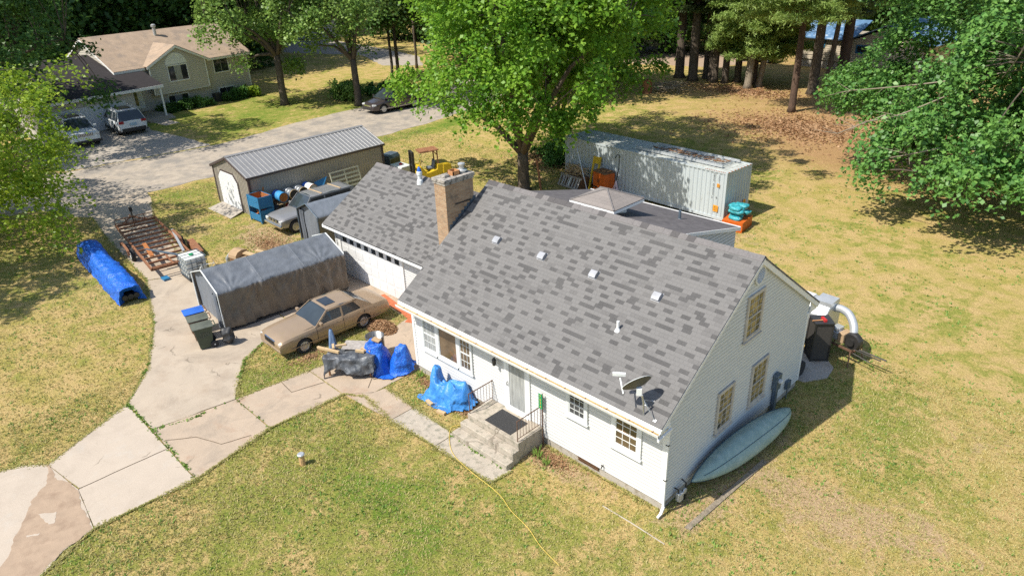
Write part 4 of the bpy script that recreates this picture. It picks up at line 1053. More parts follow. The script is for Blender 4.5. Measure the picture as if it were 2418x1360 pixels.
# ---- junk pile behind the shelter
b = MB()
def blk(u, v):
    a = 2*PI*u; p = Vector((.6*math.cos(a), .42*math.sin(a), .8)) if False else None
JP = thing('wooden_crate', 'brown wooden crate with a round hood behind the grey tarp shelter', 'crate', (-24.6, -.1, .0), R(12))
b = MB(); b.box((0, 0, .45), (1.15, .8, .9)); b.build('box', 'wood_brown', JP, bevel=.02)
b = MB(); b.prism([(-.42, .9), (-.40, 1.05), (-.25, 1.2), (0, 1.26), (.25, 1.2), (.40, 1.05), (.42, .9)], 'x', -.62, -.05); b.build('hood', 'cardboard', JP)
b = MB(); b.box((.3, 0, .92), (.55, .85, .03)); b.build('lid', 'wood_pale', JP)
HS = MB(); HS.tube([(-.0, -.0, .85), (-.3, -.05, .88), (-.55, -.1, .65), (-.6, -.1, .25), (-.5, -.12, .1)], .13, 12); tag(HS.build('duct_hose', 'galvanised', None, smooth=True, loc=(-25.1, -.35, 0)), 'fat silver duct hose bending down from the brown crate', 'duct hose')
for k, (x, y, z, l, w, rz, m, lb) in enumerate([(-24.0, .25, 1.02, 1.3, .28, 25, 'wood_pale', 'wide pale board lying on top of the brown crate'), (-23.6, .75, 1.06, 1.5, .2, 22, 'wood_pale', 'narrow pale board sticking out past the brown crate'), (-23.5, .35, .9, 1.1, .14, 60, 'wood_brown', 'dark brown board crossing below the pale boards'), (-23.2, .55, .6, 1.2, .2, -35, 'wood_grey', 'grey board slanting down behind the brown crate')]):
    b = MB(); b.box((0, 0, 0), (l, w, .05)); tag(b.build('board', m, None, loc=(x, y, z)), lb, 'board', 'boards on the crate').rotation_euler = (0, R(8 if k != 3 else 30), R(rz))
BQ = thing('bucket', 'blue bucket filled with a white sack behind the tarp shelter', 'bucket', (-22.9, 1.0, 0))
b = MB(); b.lathe([(.19, 0), (.25, .5), (.26, .5)], (0, 0, 0), 16); b.build('tub', 'blue_plastic', BQ)
b = MB(); b.lathe([(.02, .38), (.26, .42), (.34, .58), (.26, .72), (.05, .78)], (.05, .1, 0), 16); b.build('sack', 'plastic_white', BQ, smooth=True)
for i, (x, y, s, m) in enumerate([(-22.4, 1.1, .2, 'plastic_white'), (-22.1, 1.4, .16, 'pink_white')]):
    b = MB(); b.lathe([(.3*s*2, 0), (s, .3), (s*.3, .36)], (0, 0, 0), 12); tag(b.build('jug', m, None, loc=(x, y, 0)), ['small white plastic jug next to the blue bucket', 'small pinkish jug farthest right by the blue bucket'][i], 'jug')

# ---- metal shed
SH = thing('metal_shed', 'long tan ribbed metal shed with brown trim and a white roll up door', 'shed', (-34.25, 4.1, 0))
w2, ly, ez, rz_ = 2.32, 9.75, 2.55, 3.38
b = MB(); b.prism([(-w2, 0), (w2, 0), (w2, ez), (0, rz_-.05), (-w2, ez)], 'y', 0, ly); b.build('wall', 'shed_tan', SH)
b = MB()
y = .18
while y < ly-.1:
    b.prism([(y-.03, 0), (y-.012, .022), (y+.012, .022), (y+.03, 0)], 'z', .05, ez-.08) if False else b.bb(w2, y-.016, .05, w2+.02, y+.016, ez-.1)
    b.bb(-w2-.02, y-.016, .05, -w2, y+.016, ez-.1); y += .19
x = -w2+.15
while x < w2:
    zt = ez+(rz_-.05-ez)*(1-abs(x)/w2)
    zb = .05 if (x < -1.72 or x > .98) else 2.42 - (0 if -1.3 < x < .55 else .0)
    if zt-zb > .1: b.bb(x-.016, -.02, zb, x+.016, 0, zt-.05)
    x += .19
b.build('wall_rib', 'shed_tan', SH)
b = MB()
for sg in (-1, 1): b.slab([(sg*(w2+.14), -.12, ez-.05), (sg*(w2+.14), ly+.12, ez-.05), (0, ly+.12, rz_), (0, -.12, rz_)], .03)
b.build('roof', 'shed_roof', SH)
b = MB()
y = -.05
while y < ly+.1:
    for sg in (1, -1):
        b.tube([(sg*(w2+.13), y, ez-.035), (sg*.14, y, rz_-.03)], .009, 4)
    y += .29
M['rib_white'] = mat('rib_white', (.40, .40, .39), .4, metal=.3)
b.build('roof_rib', 'rib_white', SH)
b = MB()
b.slab([(.17, -.12, rz_-.02), (.17, ly+.12, rz_-.02), (0, ly+.12, rz_+.04), (0, -.12, rz_+.04)], .02); b.slab([(-.17, -.12, rz_-.02), (-.17, ly+.12, rz_-.02), (0, ly+.12, rz_+.04), (0, -.12, rz_+.04)], .02)
b.build('ridge_trim', 'shed_roof', SH)
b = MB()
for sg in (-1, 1):
    b.bb(sg*w2-.07, -.03, 0, sg*w2+.07, .1, ez-.02); b.bb(sg*w2-.07, ly-.1, 0, sg*w2+.07, ly+.03, ez-.02)
    b.bb(sg*(w2+.08)-.06, -.13, ez-.19, sg*(w2+.08)+.06, ly+.13, ez-.09)
    for yy in (-.14, ly+.10):
        b.prism([(sg*(w2+.14), ez-.06), (0, rz_-.02), (0, rz_-.16), (sg*(w2+.14), ez-.2)], 'y', yy, yy+.05)
b.build('trim', 'shed_trim', SH)
dx0, dx1, dzt = -1.62, .88, 2.28
arch = [(dx0, .02), (dx1, .02), (dx1, dzt-.45), (dx1-.45, dzt), (dx0+.45, dzt), (dx0, dzt-.45)]
b = MB(); b.prism([(dx0-.1, .02), (dx1+.1, .02), (dx1+.1, dzt-.4), (dx1-.4, dzt+.1), (dx0+.4, dzt+.1), (dx0-.1, dzt-.4)], 'y', -.035, 0); dj = b.build('door_surround', 'shed_trim', SH)
b = MB(); b.prism(arch, 'y', -.05, -.02)
for k in range(22):
    z = .08+k*.1
    if z < dzt-.05:
        xo = max(0, z-(dzt-.45)); b.bb(dx0+xo, -.062, z, dx1-xo, -.05, z+.06)
b.build('roll_up_door', 'door_white', SH)
b = MB(); b.prism([(-1.9, -1.05), (1.05, -1.25), (1.0, -.06), (-1.75, -.06)], 'z', 0, .01); q = MB(); q.slab([(-1.6, -1.15, .02), (1.45, -1.1, .05), (1.0, -.08, .16), (-1.75, -.08, .16)], .05)
tag(q.build('ramp', 'cement_far', None, loc=(-34.25, 4.1, 0)), 'pale concrete ramp leading up to the metal shed door', 'ramp')

# ---- blue stillage bins
BB = thing('stillage_bin', 'two stacked blue steel stillage bins, rusty inside, at the shed corner', 'stillage bin', (-31.1, 4.25, 0), R(2))
def stil(z, open_):
    b = MB(); w, d, h = .62, .42, .68; t = .02
    for s in (-1, 1):
        b.bb(s*w-t, -d, z, s*w+t, d, z+h); 
    b.bb(-w, d-t, z, w, d+t, z+h)
    b.bb(-w, -d-t, z, w, -d+t, z+(h if not open_ else h*.62))
    for k in range(4):
        zz = z+.1+k*.13
        if not open_ or k < 3: b.bb(-w+.05, -d-t-.015, zz, w-.05, -d-t, zz+.05)
        b.bb(w+t, -d+.05, zz, w+t+.015, d-.05, zz+.05)
    for sx in (-1, 1):
        for sy in (-1, 1): b.bb(sx*w-.04, sy*d-.04, z-.1, sx*w+.04, sy*d+.04, z+h)
    return b
stil(.12, True).build('lower_bin', 'blue_steel', BB); stil(.92, False).build('upper_bin', 'blue_steel', BB)
b = MB(); b.bb(-.58, -.38, .98, .58, .38, 1.2); b.bb(-.598, -.39, 1.2, -.59, .39, 1.58); b.bb(.59, -.39, 1.2, .598, .39, 1.58); b.bb(-.59, .388, 1.2, .59, .398, 1.58); b.build('rusty_lining', 'rust_orange', BB)
b = MB()
for k in range(14): b.box((random.uniform(-.5, .5), random.uniform(-.3, .3), .3+.3*random.random()), (.3, .08, .06), rz=random.uniform(0, 3), rx=random.uniform(-.5, .5))
b.build('scrap', 'rust_orange', BB)
b = MB(); b.box((0, 0, .9), (.09, .05, 1.8), rx=-.12, ry=.1); tag(b.build('timber_post', 'rust_orange', None, loc=(-31.75, 4.75, 0)), 'orange timber standing behind the blue stillage bins', 'timber')
b = MB(); b.box((0, 0, .6), (.07, .06, 1.3), rx=-.1, ry=-.06); tag(b.build('timber_post', 'rust_orange', None, loc=(-31.95, 3.95, 0)), 'thin orange timber leaning at the shed door edge', 'timber')

# ---- drums on a rack
RK = thing('drum_rack', 'low dark steel rack holding four drums along the shed wall', 'rack', (-31.3, 6.6, 0))
b = MB()
for x in (-.3, .3): b.bb(x-.03, -1.3, .72, x+.03, 1.4, .78)
for y in (-1.25, 0, 1.3):
    for x in (-.3, .3): b.bb(x-.03, y-.03, 0, x+.03, y+.03, .72)
b.build('frame', 'black_metal', RK)
b = MB(); b.box((.25, -.95, .70), (.25, .8, .04), rz=.1); b.build('shelf_board', 'wood_pale', RK)
def drum(y, lab, m, endm, hm, halfcol=None):
    t = thing('drum', lab, 'drum', (-31.35, y, 1.08), 0, 'drums lying on the rack')
    b = MB(); r = .30
    b.lathe([(r, -.45), (r, -.16), (r+.012, -.14), (r, -.12), (r, .15), (r+.012, .17), (r, .19), (r, .46)], (0, 0, 0), 24, 'x'); b.build('body', m, t)
    if halfcol:
        b = MB(); b.lathe([(r+.004, -.453), (r+.004, -.17)], (0, 0, 0), 24, 'x'); b.build('band', halfcol, t)
    b = MB(); b.lathe([(r+.012, .45), (r+.012, .48), (r-.02, .48), (r-.02, .463)], (0, 0, 0), 24, 'x', cap=False); b.build('rim', hm, t)
    b = MB(); b.lathe([(r-.02, .461), (r-.02, .466)], (0, 0, 0), 24, 'x'); b.build('end_cap', endm, t)
M['drum_blue'] = mat('drum_blue', (.05, .27, .55), .45, var=.2, scale=4, col2=(.5, .55, .5), thr=(.62, .68), s2=4)
drum(5.67, 'bright blue drum with a rust stained end, first on the rack', 'drum_blue', 'rust_orange', 'blue_steel', 'blue_plastic')
drum(6.38, 'silver drum with black end, second on the rack', 'steel', 'black_plastic', 'gutter_debris')
drum(7.03, 'silver drum with black end, third on the rack', 'steel', 'black_plastic', 'gutter_debris')
drum(7.72, 'white drum with a blue band, last on the rack', 'plastic_white', 'galvanised', 'rust_orange', 'blue_plastic')
b = MB(); b.lathe([(.24, 0), (.24, .5), (.2, .52)], (0, 0, 0), 16, 'x'); tag(b.build('drum', 'red_paint', None, loc=(-31.2, 6.05, .35)), 'small red drum lying low under the silver drums', 'drum')
b = MB(); b.lathe([(.3, 0), (.3, .8), (.26, .82)], (0, 0, 0), 16, 'x'); tag(b.build('drum', 'black_plastic', None, loc=(-31.7, 5.25, .32)), 'black drum on the ground below the bright blue drum', 'drum')
b = MB(); b.slab([(-.25, -.55, 0), (.15, -.6, 0), (-.3, .55, 1.45), (-.45, -.3, 1.25)], .03); tag(b.build('metal_sheet', 'blue_steel', None, loc=(-31.2, 8.55, 0)), 'dark blue sheet leaning on the shed wall beside the white drum', 'panel')
SP = thing('slatted_panel', 'cream slatted panel leaning on the shed wall behind the pickup', 'slatted panel', (-31.25, 10.3, .15))
b = MB(); lean = -.28
def lp(y, z): return (.35-z*.28, y, z)
for y in (-1.05, .0, 1.05): b.box((.35-.75*.28, y, .75), (.05, .07, 1.56), ry=lean)
for z in (.02, 1.48): b.box((.35-z*.28, 0, z), (.05, 2.2, .07), ry=lean)
for k in range(5): z = .2+k*.25; b.box((.35-z*.28, 0, z), (.03, 2.1, .12), ry=lean)
M['cream'] = mat('cream', (.55, .52, .38), .6, var=.1)
b.build('slats', 'cream', SP)

# ---- forklift
FL = thing('forklift', 'old yellow forklift with a brown overhead guard standing behind the garage roof', 'forklift', (-29.25, 15.5, 0), R(248))
# local: +x forward to mast
b = MB(); b.prism([(-1.35, .35), (-1.45, .6), (-1.4, 1.15), (-1.2, 1.25), (-.55, 1.25), (-.5, .9), (.05, .75), (.3, .75), (.55, 1.2), (.75, 1.2), (.85, .35)], 'y', -.55, .55); b.build('body', 'yellow_paint', FL, bevel=.05)
b = MB(); b.prism([(-1.5, .4), (-1.55, .7), (-1.5, 1.12), (-1.3, 1.22), (-.9, 1.22), (-.9, .4)], 'y', -.58, .58); b.build('counterweight', 'yellow_paint', FL, bevel=.06)
b = MB(); b.box((-.18, 0, .92), (.5, .5, .14)); b.box((-.42, 0, 1.2), (.12, .48, .5), ry=-.18); b.build('seat', 'tarp_slate', FL, bevel=.04)
b = MB()
for sy in (-1, 1):
    b.tube([(-.62, sy*.48, 1.2), (-.58, sy*.46, 2.12)], .045, 4)
    b.tube([(-.58, sy*.46, 1.85), (-.35, sy*.46, 2.12)], .03, 4)
b.build('guard_post', 'rust', FL)
b = MB(); b.box((-.05, 0, 2.15), (1.3, 1.05, .06), ry=.05); b.box((.3, 0, 2.19), (.6, .95, .02), ry=.05); b.build('overhead_guard', 'rust', FL)
b = MB(); b.tube([(.55, 0, 1.1), (.38, 0, 1.42)], .025, 6)
b.tube([(.36+.17*math.cos(a)*.6, .19*math.sin(a), 1.43+.12*math.cos(a)) for a in [2*PI*i/16 for i in range(17)]], .016, 5); b.build('steering_wheel', 'black_plastic', FL)
b = MB(); b.tube([(.62, .4, 1.2), (.6, .4, 1.5), (.5, .05, 1.62), (.55, -.1, 1.2)], .02, 5); b.build('hand_rail', 'yellow_paint', FL)
b = MB()
for sy in (-1, 1): b.bb(.98, sy*.34-.08, .15, 1.14, sy*.34+.08, 2.2)
for z in (.5, 1.2, 2.12): b.bb(1.0, -.34, z, 1.1, .34, z+.1)
b.build('mast', 'black_metal', FL)
b = MB()
for sy in (-1, 1): b.bb(1.15, sy*.25-.05, .1, 2.1, sy*.25+.05, .15); b.bb(1.15, sy*.25-.05, .1, 1.2, sy*.25+.05, .7)
b.build('fork', 'black_metal', FL)
for x, r in ((.75, .34), (-.95, .28)):
    for sy in (-1, 1): wheel(FL, x, sy*.55, sy, r, .22, 'yellow_paint', 4)
GB = thing('transformer_box', 'dark green utility cabinet at the rear corner of the metal shed', 'utility cabinet', (-34.0, 15.85, 0), R(15))
b = MB(); b.prism([(-.45, 0), (.45, 0), (.45, .8), (.3, 1.02), (-.45, 1.02)], 'y', -.6, .6); b.build('body', 'lead_flash', GB, bevel=.02)
b = MB(); b.box((.455, 0, .4), (.02, 1.0, .6)); b.build('door', 'bin_green', GB)
b = MB(); b.box((0, 0, .42), (1.3, .9, .84)); t_ = tag(b.build('cooler', 'tote_white', None, loc=(-31.6, 15.0, 0), bevel=.05), 'pale blue white lidded chest left of the forklift mast', 'chest')
b = MB(); b.lathe([(.12, .84), (.12, .92), (.02, .95)], (0, 0, 0), 12); b.build('knob', 'red_paint', t_)

# ---- shipping container
CT_ = thing('shipping_container', 'long pale grey shipping container with black stencilled marks and orange stickers', 'container', (-10.02, 20.76, .2), -.0621)
CLn, CWd, CH = 12.19, 2.44, 2.74
b = MB()
def corr(b, ax, a0, a1, off, out, z0, z1, pitch=.28, d=.035):
    t = a0; pts = []
    while t < a1-1e-4:
        for dt, o in ((0, 0), (.10, 0), (.14, -d), (.24, -d)):
            if t+dt <= a1: pts.append((t+dt, o))
        t += pitch
    pts.append((a1, 0))
    for i in range(len(pts)-1):
        (u, o), (v, p) = pts[i], pts[i+1]
        if ax == 'x': b.quad((u, off+out*o, z0), (v, off+out*p, z0), (v, off+out*p, z1), (u, off+out*o, z1))
        else: b.quad((off+out*o, u, z0), (off+out*p, v, z0), (off+out*p, v, z1), (off+out*o, u, z1))
corr(b, 'x', -CLn+.12, -.12, .02, -1, .14, CH-.08); corr(b, 'x', -CLn+.12, -.12, CWd-.02, 1, .14, CH-.08)
corr(b, 'y', .12, CWd-.12, -.02, 1, .14, CH-.08, .26, .04); corr(b, 'y', .12, CWd-.12, -CLn+.02, -1, .14, CH-.08, .26, .04)
b.build('side_panel', 'container_paint', CT_)
b = MB(); b.bb(-CLn+.1, .1, .05, -.1, CWd-.1, .1); b.build('floor', 'black_metal', CT_)
b = MB(); x = -CLn+.1
while x < -.15:
    b.quad((x, .05, CH-.03), (x+.13, .05, CH-.03), (x+.13, CWd-.05, CH-.03), (x, CWd-.05, CH-.03)); b.quad((x+.13, .05, CH-.03), (x+.15, .05, CH-.05), (x+.15, CWd-.05, CH-.05), (x+.13, CWd-.05, CH-.03))
    b.quad((x+.15, .05, CH-.05), (x+.23, .05, CH-.05), (x+.23, CWd-.05, CH-.05), (x+.15, CWd-.05, CH-.05)); b.quad((x+.23, .05, CH-.05), (x+.25, .05, CH-.03), (x+.25, CWd-.05, CH-.03), (x+.23, CWd-.05, CH-.05)); x += .25
b.build('roof_panel', 'container_top', CT_)
b = MB()
for y in (.04, CWd-.04): b.bb(-CLn, y-.04, CH-.1, 0, y+.04, CH); b.bb(-CLn, y-.04, 0, 0, y+.04, .15)
for x in (-.04, -CLn+.04): b.bb(x-.04, .08, CH-.1, x+.04, CWd-.08, CH-.001); b.bb(x-.04, .08, 0, x+.04, CWd-.08, .15)
for x in (-.065, -CLn+.065):
    for y in (.065, CWd-.065): b.bb(x-.066, y-.066, -.002, x+.066, y+.066, CH+.004)
b.build('frame', 'container_paint', CT_)
b = MB()
for x0 in np.arange(-1.4, -.1, .11): b.bb(x0, -.006, CH-.03, x0+.05, .03, CH+.006)
for y0 in np.arange(.1, 2.3, .3): b.bb(-.05, y0, CH-.02, .006, y0+.14, CH+.005)
b.build('rust_patch', 'rust_orange', CT_)
def csticker(x, z, w, h, face='s'):
    b = MB()
    if face == 's': b.bb(x-w/2, -.012, z-h/2, x+w/2, .0, z+h/2)
    else: b.bb(.0, x-w/2, z-h/2, .012, x+w/2, z+h/2)
    st_ = b.build('sticker', 'sticker_orange', CT_)
    b = MB()
    for k in range(2):
        for j in range(3):
            if face == 's': b.bb(x-w*.3+k*w*.35, -.016, z-h*.32+j*h*.24, x-w*.05+k*w*.35, -.0125, z-h*.2+j*h*.24)
            else: b.bb(.0125, x-w*.3+k*w*.35, z-h*.32+j*h*.24, .016, x-w*.05+k*w*.35, z-h*.2+j*h*.24)
    b.build('sticker_print', 'wood_brown', st_)
csticker(-.55, .62, .3, .36); csticker(-.50, 1.95, .16, .2); csticker(2.0, .62, .25, .3, 'e')
def vtext(s_, x, ztop_, size, step):
    for k, chh in enumerate(s_):
        if chh != ' ':
            mt = CT_.matrix_basis @ Matrix.Translation((x, -.016, ztop_-k*step)) @ Matrix.Rotation(PI/2, 4, 'X')
            o = textmesh('stencil_mark', chh, size, 'marking_black', None, Matrix.Translation((x, -.016, ztop_-k*step)) @ Matrix.Rotation(PI/2, 4, 'X')); o.parent = CT_
vtext('CRXU 474023', -.80, 2.55, .13, .115); vtext('45G1', -.48, 2.5, .10, .09); vtext('3', -.84, 1.22, .16, .1); vtext('6', -.55, 1.26, .16, .1)
b = MB()
for x in (-11.8, -6, -.4):
    for y in (.15, 2.2): b.box((x, y, -.1), (.4, .3, .2))
b.build('support_block', 'wood_grey', CT_)
b = MB()
for z in (.0,): b.box((-3.2, -.3, -.12), (6.2, .3, .12)); 
tag(b.build('timber_beam', 'wood_pale', None, loc=(-10.02, 20.76, .2)), 'long pale timber beam lying along the foot of the container', 'beam').rotation_euler = (0, 0, -.0621)
LF = thing('ladder_frame', 'grey aluminium ladder section lying flat on the container roof', 'ladder', (-10.02, 20.76, .2), -.0621)
b = MB()
b.bb(-6.8, .62, CH+.02, -.75, .74, CH+.16); b.bb(-6.4, 2.1, CH+.02, -.6, 2.2, CH+.16); b.build('rail', 'galvanised', LF)
b = MB()
for k in range(15): x = -6.2+k*.38; b.bb(x, .74, CH+.04, x+.06, 2.1, CH+.10)
b.build('rung', 'galvanised', LF)
b = MB()
for k in range(46): b.box((-6+.11*k+random.uniform(0, .1), random.uniform(1.2, 1.8), CH+.11+random.random()*.02), (random.uniform(.1, .6), .04, .03), rz=random.uniform(-.3, .3))
b.build('scrap_wire', 'wood_brown', LF)

# ---- things leaning at the container
PL = thing('pallet_stack', 'tilted brown wooden pallet crate heaped with branches at the left end of the container', 'pallet crate', (-20.75, 20.75, 0), R(-8))
b = MB()
for k in range(8): x = -.9+k*.25; b.box((x, -.42, .42), (.12, .03, .75), rx=-.5); 
b.box((0, -.58, .12), (2.0, .06, .1)); b.box((0, -.25, .75), (2.0, .06, .1)); b.build('slats', 'wood_grey', PL)
for k in range(3): b = MB(); b.box((-.62+k*.62, -.4, .43), (.1, .03, .76), rx=-.5); b.build('pale_slat', 'plastic_white', PL)
b = MB(); b.box((0, .1, .4), (1.9, .7, .7)); b.build('base_box', 'wood_brown', PL)
b = MB()
for k in range(90):
    a = random.uniform(0, PI); l = random.uniform(.4, 1.1); c = Vector((random.uniform(-.8, .8), random.uniform(-.25, .4), .85+random.random()*.5))
    d = Vector((math.cos(a), math.sin(a)*.6, random.uniform(-.4, .4)))*l*.5; b.tube([c-d, c+Vector((0, 0, .06)), c+d], .018, 4)
stuff(b.build('branches', 'wood_pale', PL))
b = MB(); b.tube([(0, -.55, .0), (-1.45, .05, 2.55)], .035, 6); tag(b.build('pole', 'galvanised', None, loc=(-19.05, 20.65, .0)), 'long grey pole leaning diagonally against the container', 'pole')
b = MB()
b.box((-.2, 0, 1.1), (.12, .08, 2.2), ry=.08); b.box((.28, .05, 1.75), (.12, .08, .9), ry=.08); b.box((.08, .02, 2.12), (.55, .08, .12)); b.box((.05, .03, 1.9), (.4, .04, .3)); tag(b.build('timber_easel', 'yellow_paint', None, loc=(-19.3, 20.85, 0)), 'ochre painted timber frame standing between the branches and orange cabinet', 'frame').rotation_euler = (R(-8), 0, 0)
OC = thing('orange_cabinet', 'weathered orange steel cabinet with closed doors by the container wall', 'cabinet', (-18.35, 20.75, 0), R(-14))
b = MB(); b.box((0, 0, .75), (1.15, .8, 1.4)); b.build('body', 'orange_paint', OC, bevel=.02)
b = MB(); b.box((0, 0, 1.47), (1.2, .85, .05)); b.box((.1, .1, 1.52), (.7, .5, .05), rz=.2); b.build('lid', 'wood_brown', OC)
for s in (-1, 1):
    b = MB(); b.box((s*.28, -.41, .98), (.52, .02, .86)); d_ = b.build('door', 'orange_paint', OC)
    b = MB(); b.box((s*.06, -.43, .95), (.03, .03, .2)); b.build('handle', 'black_metal', d_)
b = MB(); b.box((0, -.42, .5), (1.1, .03, .06)); b.build('shelf_lip', 'black_metal', OC)
b = MB(); b.box((0, -.2, .25), (.9, .5, .45)); tag(b.build('red_crate', 'red_paint', None, loc=(-18.1, 20.1, 0)), 'low red crate in front of the orange cabinet', 'crate')
TP = thing('metal_trestle', 'pale splayed metal trestle with a dark umbrella above it at the container', 'trestle', (-17.25, 20.55, 0))
b = MB()
for a in range(5): an = PI*a/4; b.tube([(0, 0, 1.15), (.38*math.cos(an), -.25*math.sin(an)-.05, 0)], .022, 5)
b.tube([(-.3, -.15, .35), (.3, -.15, .35)], .015, 5); b.tube([(-.2, -.1, .65), (.2, -.1, .65)], .015, 5); b.build('leg', 'pink_white', TP)
b = MB(); b.tube([(0, 0, 1.1), (.1, .1, 1.9), (.05, .2, 2.7)], .025, 6); b.tube([(.05, .2, 2.7), (0, .05, 2.75), (-.1, -.02, 2.55)], .03, 6); b.build('hooked_pole', 'black_metal', TP)
b = MB(); b.tube([(.35, 0, 0), (.0, 0, 2.1)], .07, 6); tag(b.build('leaning_beam', 'rust', None, loc=(-21.95, 18.5, 0)), 'long reddish steel beam leaning against the maple trunk', 'beam')
SKS = thing('pallet_box', 'orange slatted pallet box at the rear end of the container', 'pallet box', (-9.25, 20.9, 0), R(8))
b = MB(); b.box((0, 0, .32), (1.15, 1.5, .5)); b.box((0, 0, .03), (1.15, 1.5, .06)); b.build('box', 'orange_paint', SKS)
b = MB()
for k in range(16):
    cx, cy = random.uniform(-.25, .25), random.uniform(-.42, .42); z = .66+.17*(k//4)
    def sk(u, v, cx=cx, cy=cy, z=z):
        a = 2*PI*u; ph = PI*v; sg = lambda q, e: math.copysign(abs(q)**e, q); p = Vector((cx+.33*math.sin(ph)**.6*sg(math.cos(a), .55), cy+.24*math.sin(ph)**.6*sg(math.sin(a), .55), z-.11*sg(math.cos(ph), .7))); return p+wrinkle(p, 6, .06)
    b.grid(sk, 14, 8)
tag(b.build('sack_pile', 'teal_sack', None, smooth=True, loc=(-9.25, 20.9, 0)), 'pile of teal plastic sacks heaped on the orange pallet box', 'sacks')

# ---- carport things near the front walk: covered bench, towel pole, steel tank
WB = thing('work_bench', 'workbench on thin legs wrapped in a sagging grey tarp on the front pad', 'workbench', (-12.75, -1.75, .03), R(38))
def gb(u, v):
    x = -1.05+2.1*u; t = v*2-1; z = .82-.03*math.sin(6*u); y = t*.5
    if abs(t) > .62: 
        k = (abs(t)-.62)/.38; y = math.copysign(.62*.5*1.35+.1*k*(1+.6*math.sin(x*5+1)), t); z = .82-.55*k-.10*k*math.sin(x*4)
    else: y = t*.5*1.35
    if u < .04 or u > .96: z -= .38; x *= .93
    p = Vector((x, y, z)); return p+wrinkle(p, 3.0, .10)+wrinkle(p, 8, .03)
b = MB(); b.grid(gb, 48, 36); b.build('cover', 'tarp_dark', WB, smooth=True)
b = MB(); b.box((0, 0, .70), (1.8, .7, .04)); b.build('top', 'wood_brown', WB)
for sx in (-.8, .8):
    for sy in (-.3, .3):
        b = MB(); b.bb(sx-.03, sy-.03, 0, sx+.03, sy+.03, .68); b.build('leg', 'wood_brown', WB)
for k, (x, y, l, rz) in enumerate([(-13.45, -2.25, 1.0, 20), (-13.35, -1.75, .4, 60), (-13.5, -2.0, .35, -30), (-12.35, -1.3, .45, 15), (-12.45, -1.5, .35, 30), (-12.3, -1.15, .3, 75)]):
    b = MB(); b.box((0, 0, 0), (l, .09, .09)); tag(b.build('wood_block', 'wood_pale', None, loc=(x, y, .95)), ['long timber weighting the near edge of the grey tarp', 'short block on the far left corner of the grey tarp', 'short slanted block between two others on the left of the grey tarp', 'longest of three blocks in the middle of the grey tarp', 'lower of the blocks in the middle of the grey tarp', 'small block crosswise to the others on the grey tarp'][k], 'wood block', 'timber blocks weighing down tarps').rotation_euler = (0, 0, R(rz))
b = MB(); b.box((0, 0, 0), (.9, .6, .03)); tag(b.build('framed_screen', 'wood_grey', None, loc=(-13.0, -1.35, .93)), 'grey framed sheet lying on the covered workbench', 'sheet').rotation_euler = (.05, 0, R(38))
DP = thing('pole_with_cloth', 'faded blue cloth hung over a short pole beside the gold sedan', 'cloth', (-14.15, -1.65, 0))
b = MB(); b.tube([(0, 0, 0), (0, 0, 1.3)], .03, 6); b.build('pole', 'wood_grey', DP)
def cl(u, v):
    a = 2*PI*u; r = .05+.19*v**.6+.045*math.sin(a*4+v*2)*v; return Vector((r*math.cos(a)*.9, r*math.sin(a)*.75, 1.34-1.02*v-.12*v*math.sin(a*2)))
b = MB(); b.grid(cl, 40, 16); b.build('cloth', 'denim', DP, smooth=True)
b = MB(); b.lathe([(.0, .02), (.34, .02), (.36, .9), (.375, .9), (.375, .93), (.345, .93), (.33, .06), (.0, .05)], (0, 0, 0), 28, cap=False); tag(b.build('steel_tank', 'tank_steel', None, smooth=True, loc=(-13.0, -.45, .03)), 'open round stainless steel tank behind the blue tarped bench', 'steel tank')
def blob_tarp(name, lab, loc, rz, m, peaks, base, rad, cat='blue tarp', under=None, n=56):
    t = thing(name, lab, cat, loc, rz)
    def f(u, v):
        x = -rad[0]+2*rad[0]*u; y = -rad[1]+2*rad[1]*v
        z = base
        for px, py, h, sx, sy in peaks:
            d = max(abs(x-px)/sx, abs(y-py)/sy); d2 = math.hypot((x-px)/sx, (y-py)/sy)
            dd = .35*d+.65*d2; k = 1-max(0, min(1, (dd-.45)/.62)); k = .7*k+.3*k*k*(3-2*k)
            z = max(z, h*k)
        e = Vector((x, y, z)); e += wrinkle(Vector((x, y, z*.6)), 2.6, .09)+wrinkle(Vector((x, y, z*.6)), 6.0, .03)
        a = math.atan2(y, x); kk = 1+.13*math.sin(a*7+1)+.05*math.sin(a*13)
        if z < base+.3: e.x *= kk; e.y *= kk
        e.z = max(.015, e.z+.03*math.sin(a*11)*(1 if z > .1 else 0))
        return e
    b = MB(); b.grid(f, n, n)
    # keep only the tarp inside a rounded outline
    keep = []; vs = b.v
    for fc in b.f:
        c = sum((Vector(vs[i]) for i in fc), Vector())/len(fc)
        a = math.atan2(c.y/rad[1], c.x/rad[0]); rr_ = math.hypot(c.x/rad[0], c.y/rad[1])
        if rr_ < .93+.08*math.sin(a*5+2)+.04*math.sin(a*9): keep.append(fc)
    b.f = keep; b.mi = [0]*len(keep)
    b.build('tarp', m, t, smooth=True)
    return t
t = blob_tarp('tarp_covered_grill', 'bright blue crumpled tarp over two bulky objects beside the steel tank', (-11.95, -.72, .03), R(30), 'tarp_blue', [(-.38, -.05, 1.12, .6, .62), (.62, .1, .98, .5, .52)], .04, (1.12, .84))
b = MB(); b.box((0, 0, 0), (.34, .22, .05)); tag(b.build('cardboard_piece', 'cardboard', None, loc=(-12.3, -.82, 1.2)), 'flat cardboard piece on top of the bright blue crumpled tarp', 'cardboard').rotation_euler = (.1, .1, .3)
